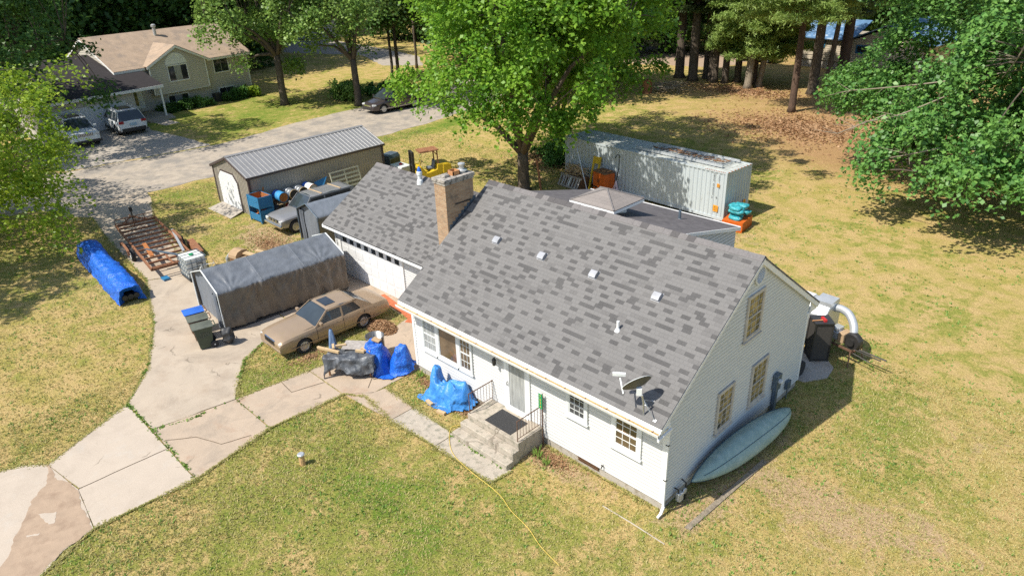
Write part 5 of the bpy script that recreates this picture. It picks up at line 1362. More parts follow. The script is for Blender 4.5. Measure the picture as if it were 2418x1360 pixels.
t = blob_tarp('tarp_covered_bike', 'lighter blue tarp tied over a motorbike below the triple window', (-8.65, -.5, 0), R(12), 'tarp_blue_faded', [(-.5, .1, 1.15, .28, .4), (.45, .0, .85, .75, .5), (-.2, 0, .7, .7, .45)], .03, (1.2, .74))
for k, (x, y, rz) in enumerate([(-8.95, -1.1, -8), (-8.2, -1.2, 12)]):
    b = MB(); b.box((0, 0, .06), (.34, .12, .1)); tag(b.build('wood_block', 'wood_pale', None, loc=(x, y, 0)), ['left timber block holding down the lighter blue tarp', 'right timber block holding down the lighter blue tarp'][k], 'wood block', 'timber blocks weighing down tarps').rotation_euler = (0, 0, R(rz))

# ---- canoe leaning on the gable wall
CN = thing('canoe', 'upturned pale green canoe leaning on its side against the shaded gable wall', 'canoe', (.52, 3.75, .52), R(-5.2))
Lc, Bc, Dc = 5.25, .44, .40
def hull(u, v):
    s = 2*u-1; w = Bc*max(0, 1-abs(s)**2.3)**.8; d = Dc*(1-.25*abs(s)**2)*max(0, 1-abs(s)**7)+.0
    a = PI*(v-.5); return Vector((math.copysign(abs(math.sin(a))**.75, a)*w, s*Lc/2, -math.cos(a)**.7*d if abs(math.cos(a)) > 1e-6 else 0)) + Vector((0, 0, .10*abs(s)**4))
tilt = Matrix.Rotation(R(-128), 4, 'Y')
b = MB(); b.M = tilt; b.grid(hull, 48, 18); b.build('hull', 'canoe_green', CN, smooth=True)
b = MB(); b.M = tilt
for v in (0, 1): b.tube([hull(i/32, v) for i in range(33)], .02, 5)
b.build('gunwale', 'canoe_trim', CN)
b = MB(); b.M = tilt; b.tube([hull(i/32, .5)+Vector((0, 0, -.006)) for i in range(2, 31)], .009, 4); b.build('keel', 'canoe_trim', CN)

# ---- machinery behind the house
def cyl(b, p, q, r, n=14): b.tube([p, q], r, n)
LV = thing('leaf_vacuum', 'silver leaf collector hopper with a fat bent duct behind the house corner', 'leaf collector', (-1.2, 11.9, 0), R(-4))
b = MB(); b.prism([(-.62, .75), (-.62, 1.45), (-.35, 1.78), (.3, 1.82), (.62, 1.55), (.62, .75)], 'x', -1.0, .85); b.build('hopper', 'galvanised', LV, bevel=.04)
b = MB(); b.box((-.45, .05, 1.83), (.85, .5, .03)); b.build('mesh_panel', 'trim_grey', LV)
b = MB(); b.prism([(-.3, 1.8), (-.3, 1.92), (.3, 1.98), (.4, 1.8)], 'x', .2, .86); b.build('raised_hood', 'galvanised', LV)
b = MB(); b.grid(lambda u, v: Vector((-1.0+1.6*u, -.66-.18*math.sin(PI*v), .35+.9*v)), 12, 10); b.build('canvas_side', 'screen_mesh', LV, smooth=True)
b = MB(); b.bb(-1, -.5, .4, .9, .5, .5); b.build('chassis', 'black_metal', LV)
for sy in (-.6, .6): wheel(LV, -.1, sy, 1 if sy > 0 else -1, .3, .18, 'rim', 5)
b = MB()
pth = [(.8, .15, 1.6), (1.1, .12, 1.66), (1.45, 0, 1.6), (1.75, -.2, 1.35), (1.88, -.35, 1.05)]
def spl(P, n=6):
    P = [Vector(p) for p in P]; out = []
    for i in range(len(P)-1):
        p0, p1, p2, p3 = P[max(i-1, 0)], P[i], P[i+1], P[min(i+2, len(P)-1)]
        for k in range(n):
            t = k/n; out.append(.5*((2*p1)+(-p0+p2)*t+(2*p0-5*p1+4*p2-p3)*t*t+(-p0+3*p1-3*p2+p3)*t**3))
    return out+[P[-1]]
b.tube(spl(pth), .15, 16); b.build('duct', 'galvanised', LV, smooth=True)
EN = thing('engine_cart', 'open engine and blower on a thin frame with long forked drawbar', 'engine', (.45, 11.35, 0), R(-12))
b = MB(); b.lathe([(.3, -.12), (.34, -.05), (.34, .12), (.2, .2)], (.25, 0, .85), 18, 'y'); b.lathe([(.15, .2), (.15, .3), (.12, .3)], (.25, -.4, .85), 14, 'y'); b.build('blower_housing', 'black_metal', EN)
b = MB(); b.box((-.1, 0, .9), (.25, .5, .4)); b.build('shroud', 'cardboard', EN, bevel=.03)
b = MB(); b.box((-.4, 0, .88), (.35, .4, .3)); b.box((-.45, .1, 1.1), (.3, .3, .12)); b.lathe([(.08, 0), (.08, .12)], (-.4, -.1, 1.05), 10); b.build('engine_block', 'galvanised', EN, bevel=.02)
b = MB(); b.bb(-.7, -.3, .55, .5, -.24, .62); b.bb(-.7, .24, .55, .5, .3, .62); b.bb(-.7, -.3, .55, -.64, .3, .62); b.bb(.44, -.3, .55, .5, .3, .62)
for x, y in ((-.6, -.3), (-.6, .3), (.4, -.3), (.4, .3)): b.tube([(x, y, .58), (x*1.25, y*1.6, .02)], .025, 5)
b.build('frame', 'iron_rail', EN)
b = MB(); b.tube([(.45, -.12, .62), (1.5, -.18, .68)], .025, 5); b.tube([(.45, .0, .62), (1.6, .02, .66)], .03, 5); b.tube([(-.5, -.25, .62), (1.2, -.3, .5)], .02, 5); b.build('drawbar', 'black_metal', EN)
SC = thing('mesh_cabinet', 'tall black mesh cabinet standing just past the rear corner of the house', 'cabinet', (-.32, 10.72, .03), R(42))
b = MB(); b.box((0, 0, .8), (.62, .62, 1.5)); b.build('body', 'screen_mesh', SC)
b = MB()
for sx in (-.32, .32):
    for sy in (-.32, .32): b.bb(sx-.02, sy-.02, 0, sx+.02, sy+.02, 1.58)
for z in (.06, 1.56): 
    for s in (-.32, .32): b.bb(-.32, s-.018, z-.018, .32, s+.018, z+.018); b.bb(s-.018, -.32, z-.018, s+.018, .32, z+.018)
b.build('frame', 'black_metal', SC)
b = MB(); b.box((0, 0, 1.6), (.7, .7, .04)); b.build('top', 'black_plastic', SC)
SM = thing('mallet', 'red headed mallet lying on top of the black mesh cabinet', 'mallet', (-.25, 10.65, 1.68), R(-40))
b = MB(); b.tube([(0, 0, 0), (0, -.42, -.0)], .02, 6); b.build('handle', 'terracotta', SM)
b = MB(); b.box((0, .02, .02), (.3, .09, .09)); b.build('head', 'red_paint', SM)
b = MB(); b.lathe([(.18, -.08), (.28, -.08), (.3, 0), (.28, .08), (.18, .08)], (0, 0, .3), 20, 'x'); tag(b.build('spare_wheel', 'rubber', None, loc=(-.25, 9.15, 0)), 'black wheel leaning by the rear corner of the house on the pad', 'wheel')
# ---- small yard bits
PS = thing('yard_post', 'short cut tree stump post with a grey cap standing alone in the front lawn', 'post', (-9.42, -5.88, 0))
b = MB(); b.tube([(0, 0, -.1), (.01, 0, .2), (0, .01, .38)], [.1, .09, .09], 10); b.build('stump', 'wood_post', PS)
b = MB(); b.lathe([(.115, .37), (.12, .4), (.09, .43)], (0, 0, 0), 12); b.build('cap', 'galvanised', PS)
b = MB(); b.tube([(x, y, .045 if x < -4.3 else .03) for x, y in spl([(x, y, 0) for x, y in ((-7.15, -1.15), (-7.3, -1.5), (-6.9, -1.9), (-6.2, -2.38), (-5.2, -2.55), (-3.9, -2.65), (-2.3, -3.05), (-1.0, -3.4))]).__iter__() ] if False else [(v.x, v.y, .05) for v in spl([(x, y, 0) for x, y in ((-7.1, -1.15), (-7.3, -1.5), (-6.9, -1.95), (-6.2, -2.38), (-5.2, -2.55), (-3.9, -2.65), (-3.1, -2.9), (-2.3, -3.05), (-1.6, -3.3), (-.8, -3.45))])], .009, 5)
tag(b.build('garden_hose', 'hose_yellow', smooth=True), 'yellow garden hose snaking from the steps across the front lawn', 'hose')
b = MB(); b.box((0, 0, .02), (.16, 4.0, .04)); tag(b.build('buried_board', 'bark_pale', None, loc=(1.0, 1.9, .0)), 'long weathered plank lying in the grass below the canoe', 'plank').rotation_euler = (0, 0, R(-3))
b = MB(); b.tube([(0, 0, .01), (1, .02, .0), (2.1, -.02, .01)], .018, 5); tag(b.build('pipe_on_lawn', 'foundation', None, loc=(-1.35, -.95, 0)), 'thin pale pipe half buried in the lawn in front of the house', 'pipe')
b = MB()
for k in range(26):
    a = random.uniform(0, 2*PI); r = random.uniform(0, .1); h = random.uniform(.25, .42); dx, dy = math.cos(a)*.16*random.random(), math.sin(a)*.16*random.random()
    x, y = math.cos(a)*r, math.sin(a)*r; b.add([(x-.02, y, 0), (x+.02, y, 0), (x+dx+.012, y+dy, h*.7), (x+dx*1.6, y+dy*1.6, h), (x+dx-.012, y+dy, h*.7)], [(0, 1, 2, 3, 4)])
p0 = tag(b.build('iris_plant', 'weed', None, loc=(-4.2, -.62, 0)), 'larger clump of green iris leaves beside the front steps', 'plant', 'iris clumps by the steps')
p1 = p0.copy(); COL.objects.link(p1); p1.location = (-3.75, -.72, 0); p1.scale = (.8, .8, .85); p1['label'] = 'smaller clump of green iris leaves farther from the steps'
p1 = p0.copy(); COL.objects.link(p1); p1.location = (-10.6, -.22, 0); p1.scale = (1, 1, .7); p1['label'] = 'low green weed at the left front corner of the white house'
BR = thing('burn_barrel', 'rusty brown burn barrel at the edge of the pines', 'barrel', (-34.6, 48.6, 0))
b = MB(); b.lathe([(.5, 0), (.5, 1.3), (.53, 1.32), (.47, 1.32), (.46, .9)], (0, 0, 0), 18, cap=False); b.lathe([(.52, .45), (.52, .5)], (0, 0, 0), 18); b.build('body', 'rust', BR)
b = MB()
for k in range(70):
    a = random.uniform(0, PI); l = random.uniform(.8, 2.2); c = Vector((random.gauss(0, .9), random.gauss(0, .6), .2+random.random()*.7))
    d = Vector((math.cos(a), math.sin(a), random.uniform(-.3, .3)))*l*.5; b.tube([c-d, c, c+d], .03, 3)
tag(b.build('brush_pile', 'deadwood', None, loc=(-33.2, 50.3, 0)), 'low pile of dead branches to the right of the burn barrel', 'brush pile')
# ================================================================ VEHICLES
def booled(o, cutters):
    dg = bpy.context.evaluated_depsgraph_get
    for c in cutters:
        md = o.modifiers.new('cut', 'BOOLEAN'); md.operation = 'DIFFERENCE'; md.object = c; md.solver = 'EXACT'
    g = dg(); g.update()
    me = bpy.data.meshes.new_from_object(o.evaluated_get(g))
    o.modifiers.clear(); o.data = me
    for c in cutters: bpy.data.objects.remove(c)
def lerp_tab(T, x):
    for i in range(len(T)-1):
        if x <= T[i+1][0]:
            t = (x-T[i][0])/max(1e-6, T[i+1][0]-T[i][0]); t = max(0, min(1, t))
            return [T[i][k]+(T[i+1][k]-T[i][k])*t for k in range(1, len(T[i]))]
    return list(T[-1][1:])
def smooth_tab(T, x):
    for i in range(len(T)-1):
        if x <= T[i+1][0]:
            t = (x-T[i][0])/max(1e-6, T[i+1][0]-T[i][0]); t = max(0, min(1, t))
            a, b, c, d = T[max(i-1, 0)], T[i], T[i+1], T[min(i+2, len(T)-1)]
            return [.5*(2*b[k]+(c[k]-a[k])*t+(2*a[k]-5*b[k]+4*c[k]-d[k])*t*t+(3*b[k]-a[k]-3*c[k]+d[k])*t**3) for k in range(1, len(b))]
    return list(T[-1][1:])
def car(lab, cat, loc, rz, paint, T, GH, wb, wr, hwid, glass='car_glass', rimm='rim', spk=10, name='parked_car', group=None, lights=None, lower='black_plastic', pill=None, roofm=None, rearlights=True, doors=(), sill=.28, sc=1.0, arch=1.16):
    """T: (x, top z, half width scale, bottom z) along the car, nose at +x. GH: greenhouse (xa,xb,xc,xd, zbelt, zroof, wbelt, wroof)"""
    t = thing(name, lab, cat, loc, rz, group); t.scale = (sc, sc, sc)
    n = 72; x0, x1 = T[0][0], T[-1][0]; b = MB(); prof = 15
    def sect(x):
        zt, ws, zb = smooth_tab(T, x); w = hwid*ws
        h = zt-zb; H = []
        for (fy, fz) in ((0, 1.0), (.45, .992), (.78, .965), (.92, .91), (.985, .80), (1.0, .62), (1.0, .42), (.985, .2), (.95, .05), (.88, 0.0), (0, 0)):
            H.append((fy*w, zb+fz*h+(0.012 if fz == 1 else 0)))
        return H
    rings = []
    for i in range(n+1):
        x = x0+(x1-x0)*i/n; s = sect(x)
        rings.append([(x, y, z) for y, z in s]+[(x, -y, z) for y, z in s[-2:0:-1]])
    m = len(rings[0]); vs = [v for r_ in rings for v in r_]
    fs = [(i*m+k, i*m+(k+1) % m, (i+1)*m+(k+1) % m, (i+1)*m+k) for i in range(n) for k in range(m)]+[tuple(range(m))[::-1], tuple(range(n*m, (n+1)*m))]
    b.add(vs, fs); bo = b.build('body', [paint, 'black_plastic'], t, smooth=True)
    cut = []
    bo.parent = None
    for wx in wb:
        for sy in (-1, 1):
            c = MB(); c.cur = 1; c.lathe([(wr*arch, -.17), (wr*arch, .2)], (wx, sy*(hwid-.03), wr*1.0), 26, 'y'); co = c.build('cut', [paint, 'black_plastic']); cut.append(co)
    booled(bo, cut); bo.parent = t
    # flat-ish shading fix
    for p in bo.data.polygons: p.use_smooth = True
    try:
        bo.data.set_sharp_from_angle(angle=R(32))
    except Exception: pass
    for wx in wb:
        for sy in (-1, 1): wheel(t, wx, sy*(hwid-.13), sy, wr, .22, rimm, spk)
    xa, xb, xc, xd, zb, zr, wbt, wrf = GH   # windshield base, roof front, roof rear, rear glass base
    def sy_(z): return wbt+(wrf-wbt)*(z-zb)/(zr-zb)
    g = MB()
    sec = []
    for x, z, w in ((xa, zb, wbt*.86), (xa-.06, zb+.03, wbt*.93), (xb+.05, zr-.05, wrf*.97), (xb-.1, zr-.005, wrf), ((xb+xc)/2, zr+.012, wrf*1.01), (xc+.1, zr-.005, wrf), (xc-.05, zr-.05, wrf*.97), (xd+.06, zb+.03, wbt*.93), (xd, zb, wbt*.86)):
        sec.append([(x, -wbt*(1 if zb else 1)*(.9 if x in (xa, xd) else 1), zb-.05), (x, -w, z), (x, -w*.5, z+.022), (x, 0, z+.03), (x, w*.5, z+.022), (x, w, z), (x, wbt*(.9 if x in (xa, xd) else 1), zb-.05)])
    k = len(sec[0]); vs = [v for s in sec for v in s]
    fs = [(i*k+j, i*k+j+1, (i+1)*k+j+1, (i+1)*k+j) for i in range(len(sec)-1) for j in range(k-1)]+[tuple(range(k)), tuple(range((len(sec)-1)*k, len(sec)*k))[::-1]]
    g.add(vs, fs); g.build('windows', glass, t)
    r_ = MB()
    def top(u, v):
        x = xb-.02+(xc-xb+.04)*u; y = (v*2-1)*wrf*1.0; e = min(1, min(u, 1-u)*9)
        return Vector((x, y, zr+.042-.012*(v*2-1)**2*1.6-.035*(1-e)-.03*max(0, abs(v*2-1)-.85)/.15))
    r_.grid(top, 24, 14)
    for sy in (-1, 1):
        P = lambda x, z, o=.012: (x, sy*(sy_(z)+o), z)
        def strip(pts, o=.012):
            a = [P(x, z, o) for x, z in pts]; c = [P(x, z, -.02) for x, z in pts]; k2 = len(a)
            r_.add(a+c, [tuple(range(k2)), tuple(range(k2, 2*k2))[::-1]]+[(i, (i+1) % k2, k2+(i+1) % k2, k2+i) for i in range(k2)])
        strip([(xa+.02, zb-.04), (xa-.10, zb-.04), (xb-.08, zr-.07), (xc+.08, zr-.07), (xd+.16, zb-.04), (xd-.02, zb-.04), (xc-.02, zr+.005), (xb+.03, zr+.005)][:0] or [(xa+.03, zb-.04), (xb+.04, zr), (xb-.06, zr), (xa-.09, zb-.04)])
        strip([(xb+.04, zr+.01), (xb-.02, zr-.06), (xc+.02, zr-.06), (xc-.04, zr+.01)])
        cp = pill[1] if pill else .12
        strip([(xc-.04, zr), (xc+cp*.8, zr), (xd+cp*2.2, zb-.04), (xd-.03, zb-.04)])
        for px in (pill[0] if pill else ()):
            strip([(px-.035, zb-.04), (px+.035, zb-.04), (px+.035-.03, zr-.04), (px-.035-.03, zr-.04)])
    r_.build('roof', roofm or paint, t, smooth=False)
    bd = MB()
    for dx in doors:
        z0_ = sill+.05
        for sy in (-1, 1): bd.bb(dx-.006, sy*(hwid*.99), z0_, dx+.006, sy*(hwid+.004), zb-.06)
    if doors: bd.build('door_gap', 'black_plastic', t)
    hh = MB()
    for dx in doors[1:]:
        for sy in (-1, 1): hh.bb(dx+.08, sy*(hwid-.005), zb-.16, dx+.24, sy*(hwid+.018), zb-.13)
    if doors: hh.build('door_handle', paint, t)
    for sy in (-1, 1):
        mr = MB(); mr.box((xa-.22, sy*(wbt+.13), zb+.08), (.12, .2, .13)); mr.build('mirror', paint, t, bevel=.025)
    return t

def crest(t, x, z, w, h, m, nm, th=.03, y=0, ry=0, bars=0, bm_='black_plastic'):
    b = MB(); b.box((x, y, z), (th, w, h), ry=ry); g = b.build(nm, m, t, bevel=.008)
    if bars:
        q = MB()
        for k in range(bars): q.box((x+th*.55, y-w/2+w*(k+.5)/bars, z), (.012, w/bars*.35, h*.85), ry=ry)
        q.build('grille_bar', bm_, g)
    return g
# gold sedan, nose towards -y  (local +x -> world -y)
T = [(-2.68, .72, .90, .42), (-2.60, .94, .95, .34), (-2.3, 1.02, .98, .30), (-1.7, 1.04, 1.0, .25), (-.8, 1.03, 1.0, .22), (.5, 1.02, 1.0, .22), (1.1, 1.0, .995, .22), (1.9, .96, .985, .24), (2.35, .91, .965, .26), (2.58, .84, .93, .30), (2.66, .72, .89, .36)]
SE = car('dusty gold sedan with sunroof and chrome grille parked on grass beside the grey tarp shelter', 'sedan', (-16.25, -.62, .0), R(-91.5), 'sedan_gold', T, (1.0, .30, -1.15, -1.85, .98, 1.42, .87, .70), (1.62, -1.27), .335, .96, glass='car_glass', rimm='rim', spk=12, name='sedan', pill=((-.32,), .26), doors=(.98, -.30, -1.35), sc=.965)
b = MB(); b.box((-.08, 0, 1.467), (.50, .78, .012)); b.build('sunroof', 'glass_dark', SE, bevel=.02)
crest(SE, 2.63, .68, .86, .24, 'chrome', 'grille', .06, bars=13)
b = MB(); b.box((2.60, 0, .42), (.16, 1.74, .18)); b.box((-2.62, 0, .48), (.14, 1.74, .2)); b.build('bumper', 'sedan_gold', SE, bevel=.05)
b = MB(); b.tube([(2.5, -.72, .80), (1.9, -.76, .90), (1.05, -.80, .985)], .007, 4); b.tube([(2.5, .72, .80), (1.9, .76, .90), (1.05, .80, .985)], .007, 4); b.build('bonnet_gap', 'black_plastic', SE)
b = MB(); b.box((2.685, 0, .43), (.012, 1.55, .035)); b.box((-2.69, 0, .48), (.012, 1.6, .035)); b.build('bumper_strip', 'chrome', SE)
for sy in (-1, 1):
    b = MB(); b.box((2.56, sy*.66, .70), (.12, .36, .15), rz=sy*-.12); h_ = b.build('headlight', 'lamp_glass', SE, bevel=.015)
    b = MB(); b.box((2.46, sy*.875, .65), (.2, .05, .13), rz=sy*-.2); b.build('turn_signal', 'amber', SE, bevel=.01)
    b = MB(); b.box((-2.62, sy*.72, .72), (.05, .2, .24)); b.build('tail_light', 'tail_red', SE, bevel=.01)
    b = MB(); b.bb(-2.2, sy*.955, .40, 2.2, sy*.972, .43); b.build('side_moulding', 'sedan_gold', SE)
b = MB(); b.box((-1.5, 0, 1.17), (.9, 1.1, .012), ry=-.46); 
b = MB(); b.tube([(1.0, -.35, 1.0), (.8, .1, 1.09)], .01, 4); b.tube([(1.0, .25, 1.0), (.82, .62, 1.07)], .01, 4); b.build('wiper', 'black_plastic', SE)

# dark minivan on the road
T = [(-2.6, .75, .86, .38), (-2.52, 1.12, .95, .3), (-2.1, 1.15, .99, .26), (0, 1.14, 1.0, .24), (1.2, 1.1, 1.0, .24), (1.75, .98, .98, .25), (2.3, .84, .93, .27), (2.52, .7, .84, .3), (2.6, .5, .76, .32)]
MV = car('dark grey minivan parked on the gravel road beneath the central maple', 'minivan', (-50.2, 28.3, .015), R(-93), 'van_grey', T, (1.45, .45, -2.05, -2.48, 1.12, 1.72, .92, .74), (1.62, -1.45), .36, 1.0, name='minivan', pill=((.15, -.95), .1), doors=(1.0, .1, -1.0), sc=1.16)
crest(MV, 2.56, .66, 1.0, .12, 'chrome', 'grille', .05); crest(MV, 2.6, .42, 1.2, .16, 'black_plastic', 'air_intake', .05)
for sy in (-1, 1):
    b = MB(); b.box((2.38, sy*.74, .72), (.34, .26, .13), rz=sy*-.45); b.build('headlight', 'lamp_glass', MV, bevel=.02)
    b = MB(); b.bb(-2.3, sy*.985, .36, 2.0, sy*1.01, .39); b.build('side_moulding', 'chrome', MV)
# two white SUVs in the neighbour's drive
T = [(-2.48, .70, .88, .40), (-2.42, 1.05, .96, .32), (-2.0, 1.10, 1.0, .28), (0, 1.10, 1.0, .26), (1.1, 1.10, 1.0, .26), (1.7, 1.06, .99, .27), (2.2, 1.0, .96, .3), (2.42, .88, .9, .34), (2.48, .6, .85, .38)]
def suv(lab, loc, rz, rear):
    t = car(lab, 'suv', loc, rz, 'suv_white', T, (1.25, .5, -1.9, -2.35, 1.09, 1.70, .93, .73), (1.5, -1.48), .38, 1.0, name='suv', group='white suvs in the neighbour driveway', pill=((.1, -.85, -1.6), .1), doors=(.95, .05, -.9), sc=1.2)
    b = MB(); b.bb(-2.4, -1.01, .28, 2.4, 1.01, .42); b.box((2.42, 0, .42), (.14, 1.7, .16)); b.box((-2.44, 0, .45), (.14, 1.7, .24)); b.build('lower_cladding', 'black_plastic', t, bevel=.02)
    b = MB(); b.box((-.6, 0, 1.765), (1.3, 1.0, .012)); b.build('roof_glass', 'glass_dark', t)
    for sy in (-1, 1):
        b = MB(); b.box((2.34, sy*.76, .88), (.26, .34, .12), rz=sy*-.3); b.build('headlight', 'lamp_glass', t, bevel=.02)
        b = MB(); b.box((-2.42, sy*.78, .98), (.12, .34, .16)); b.build('tail_light', 'tail_red', t, bevel=.02)
        b = MB(); b.tube([(.6, sy*.7, 1.76), (.4, sy*.7, 1.82), (-1.7, sy*.7, 1.82), (-1.85, sy*.7, 1.76)], .02, 5); b.build('roof_rail', 'suv_white', t)
    crest(t, 2.46, .86, .98, .22, 'steel', 'grille', .05, bars=9)
    b = MB(); b.box((-2.52, 0, .80), (.02, .45, .18)); b.build('number_plate', 'plate_blue', t)
    return t
suv('white suv with dark tailgate window parked nose in beside the front path', (-63.6, 7.6, .02), R(178), True)
suv('white suv facing the road with mesh grille, half hidden under leaves', (-62.3, 3.3, .02), R(-2), False)
# grey pickup between shed and small shelter, nose -y
T = [(-2.6, .55, .88, .40), (-2.55, 1.0, .96, .4), (-2.2, 1.02, 1.0, .36), (0, 1.02, 1.0, .34), (.9, 1.02, 1.0, .34), (1.6, .98, .985, .36), (2.1, .93, .95, .38), (2.32, .84, .9, .42), (2.38, .62, .86, .46)]
PU = car('grey pickup with two cream straps across its roof, beside the blue stillage bins', 'pickup', (-28.55, 6.15, 0), R(-90.5), 'truck_grey', T, (.95, .35, -2.3, -2.55, 1.02, 1.62, .84, .68), (1.55, -1.4), .36, .92, name='pickup_truck', pill=((-.45,), .2), doors=(.85, -.4), sc=1.06)
b = MB(); b.box((2.38, 0, .52), (.16, 1.78, .16)); b.box((-2.6, 0, .5), (.14, 1.7, .14)); b.build('bumper', 'chrome', PU, bevel=.04)
crest(PU, 2.34, .72, 1.0, .2, 'black_plastic', 'grille', .05, bars=3, bm_='chrome')
for sy in (-1, 1):
    b = MB(); b.box((2.30, sy*.68, .72), (.1, .3, .16), rz=sy*-.15); b.build('headlight', 'lamp_glass', PU, bevel=.015)
b = MB()
for x in (-.35, -1.55): b.box((x, 0, 1.672), (.06, 1.3, .02), rz=.04)
b.build('strap', 'wood_pale', PU)
b = MB(); b.box((.6, .12, 1.36), (.3, .6, .015), ry=.78); b.build('windscreen_paper', 'sign_green', PU)
# dark car far under the pines
T2 = [(-2.2, .6, .86, .35), (-2.1, .95, .95, .3), (0, .98, 1, .25), (1.2, .95, 1, .25), (2.0, .8, .93, .28), (2.2, .55, .84, .32)]
car('black car parked in deep shade beyond the row of pine trunks', 'car', (-35.0, 72.5, .02), R(0), 'black_plastic', T2, (1.0, .35, -1.3, -1.9, .95, 1.42, .84, .66), (1.35, -1.3), .33, .9, name='parked_car', pill=((-.3,), .15), sc=1.25)

# ================================================================ NEIGHBOUR SPLIT-LEVEL HOUSE
NH = thing('split_level_house', 'taupe sided split level house with brown roof and arched bay window across the road', 'house', (-69.3, 12.2, 0), R(5.5))
# local: y to the right along the facade, +x towards the viewer
def nlaps(b, axis, plane, out, z0, z1, f, st=.2): laps(b, axis, plane, out, z0, z1, f, st, .02)
yL, yR, dp, ev, rg = -2.6, 11.6, 11.0, 4.7, 7.25
rz = lambda x: rg-(rg-ev)*abs(x+dp/2)/(dp/2)
b = MB(); b.prism([(0, 0), (0, ev-.05), (-dp/2, rg-.15), (-dp, ev-.05), (-dp, 0)], 'y', yL+.02, yR-.02); b.build('wall_core', 'taupe_siding', NH)
b = MB(); nlaps(b, 'x', .02, 1, .2, ev, lambda z: (yL, yR)); nlaps(b, 'y', yL, -1, .2, rg-.15, lambda z: (-dp/2-(rg-.12-z)/(rg-ev)*dp/2 if z > ev else -dp, -dp/2+(rg-.12-z)/(rg-ev)*dp/2 if z > ev else 0)); b.build('wall', 'taupe_siding', NH)
b = MB()
b.slab([(.55, yL-.3, rz(.55)), (.55, yR+.35, rz(.55)), (-dp/2, yR+.35, rg), (-dp/2, yL-.3, rg)], .08); b.slab([(-dp-.5, yL-.3, rz(-dp-.5)), (-dp-.5, yR+.35, rz(-dp-.5)), (-dp/2, yR+.35, rg), (-dp/2, yL-.3, rg)], .08); b.build('roof', 'roof_brown', NH, uv=True)
by0, by1, bx = .4, 6.3, .75; bm = (by0+by1)/2; bz, bp = 4.68, 6.2
b = MB(); b.prism([(by0, 1.75), (by1, 1.75), (by1, bz), (bm, bp-.1), (by0, bz)], 'x', -2, bx); b.build('bay_core', 'taupe_siding', NH)
b = MB(); nlaps(b, 'x', bx+.02, 1, 1.78, bp-.12, lambda z: (by0 if z < bz else by0+(z-bz)/(bp-bz)*(bm-by0), by1 if z < bz else by1-(z-bz)/(bp-bz)*(by1-bm))); nlaps(b, 'y', by0-.01, -1, 1.78, bz, lambda z: (0, bx)); b.build('bay_wall', 'taupe_siding', NH)
b = MB()
for sg, ye in ((-1, by0-.35), (1, by1+.35)):
    ze = bz-.35*(bp-bz)/(bm-by0)
    b.slab([(bx+.35, ye, ze+.04), (bx+.35, bm, bp+.04), (-4.2, bm, bp+.04), (-.5, ye, ze+.04)], .07)
b.build('bay_roof', 'roof_brown', NH, uv=True)
b = MB()
for sg, ye in ((-1, by0-.35), (1, by1+.35)):
    ze = bz-.35*(bp-bz)/(bm-by0)
    pts = [(ye, ze-.03), (bm, bp-.03), (bm, bp-.25), (ye, ze-.22)]; b.prism(pts, 'x', bx+.33, bx+.38)
for a, c in ((yL-.3, by0-.3), (by1+.35, yR+.35)): b.bb(.53, a, rz(.55)-.25, .58, c, rz(.55)-.05)
for yy in (yL-.32, yR+.33): 
    b.prism([(.55, rz(.55)-.08), (-dp/2, rg-.08), (-dp/2, rg-.3), (.55, rz(.55)-.28)], 'y', yy, yy+.05); b.prism([(-dp-.5, rz(.55)-.08), (-dp/2, rg-.08), (-dp/2, rg-.3), (-dp-.5, rz(.55)-.28)], 'y', yy, yy+.05)
for y_ in (by0, by1): b.bb(bx+.04, y_-.06, 1.75, bx+.07, y_+.06, bz-.1)
b.bb(.04, yR-.12, .1, .07, yR+.02, ev-.1); b.bb(bx-.3, by0, 1.7, bx+.05, by1, 1.76)
b.build('white_trim', 'white_paint', NH)
def nwin(y0, y1, z0, z1, pl, cols=3, mid='glass_curtain'):
    f = window('x', pl, 1, y0, y1, z0, z1, cols, 1, NH, 'glass_dark', 'white_paint', .07, sash=False, sill=False)
    w = (y1-y0)/3; g = MB(); g.bb(pl+.02, y0+w, z0+.08, pl+.03, y0+2*w, z1-.08) if mid else None
    if mid: g.build('curtain', mid, f)
nwin(2.15, 4.3, 2.72, 4.35, bx+.04); nwin(7.5, 9.3, 2.75, 4.25, .04, 2, None); nwin(1.9, 4.2, .55, 1.4, .04); nwin(7.6, 9.4, .55, 1.25, .04, 2, None)
b = MB(); b.prism([(3.2+1.12*math.cos(a), 4.4+1.08*math.sin(a)) for a in [PI*i/20 for i in range(21)]], 'x', bx+.03, bx+.07); b.build('arch_panel', 'white_paint', NH)
# low garage wing
gx, gy0, gy1 = 3.6, -11.5, -2.9
b = MB(); b.bb(-6, gy0, 0, gx-.02, gy1, 3.0); b.build('garage_core', 'taupe_siding', NH)
b = MB(); nlaps(b, 'x', gx, 1, .1, 3.1, lambda z: (gy0, gy1)); nlaps(b, 'y', gy1+.01, 1, .1, 3.0, lambda z: (-6, gx)); b.build('garage_wall', 'taupe_siding', NH)
b = MB(); b.slab([(4.2, gy0-.3, 3.2), (4.2, -.2, 3.2), (0, -.2, 4.35), (0, gy0-.3, 4.35)], .1); b.slab([(-5, gy0-.3, 5.7), (-5, yL-.1, 5.7), (0, yL-.1, 4.35), (0, gy0-.3, 4.35)], .1); b.build('garage_roof', 'roof_dark', NH)
b = MB(); b.bb(4.2, gy0-.3, 2.95, 4.24, -.2, 3.2); b.build('garage_fascia', 'white_paint', NH)
b = MB(); b.bb(gx+.02, gy0+.8, .05, gx+.06, gy1-.9, 2.3); b.build('garage_door', 'door_white', NH)
b = MB(); b.bb(.03, -2.2, .6, .09, -.55, 2.95); dd = b.build('entry_door', 'white_paint', NH)
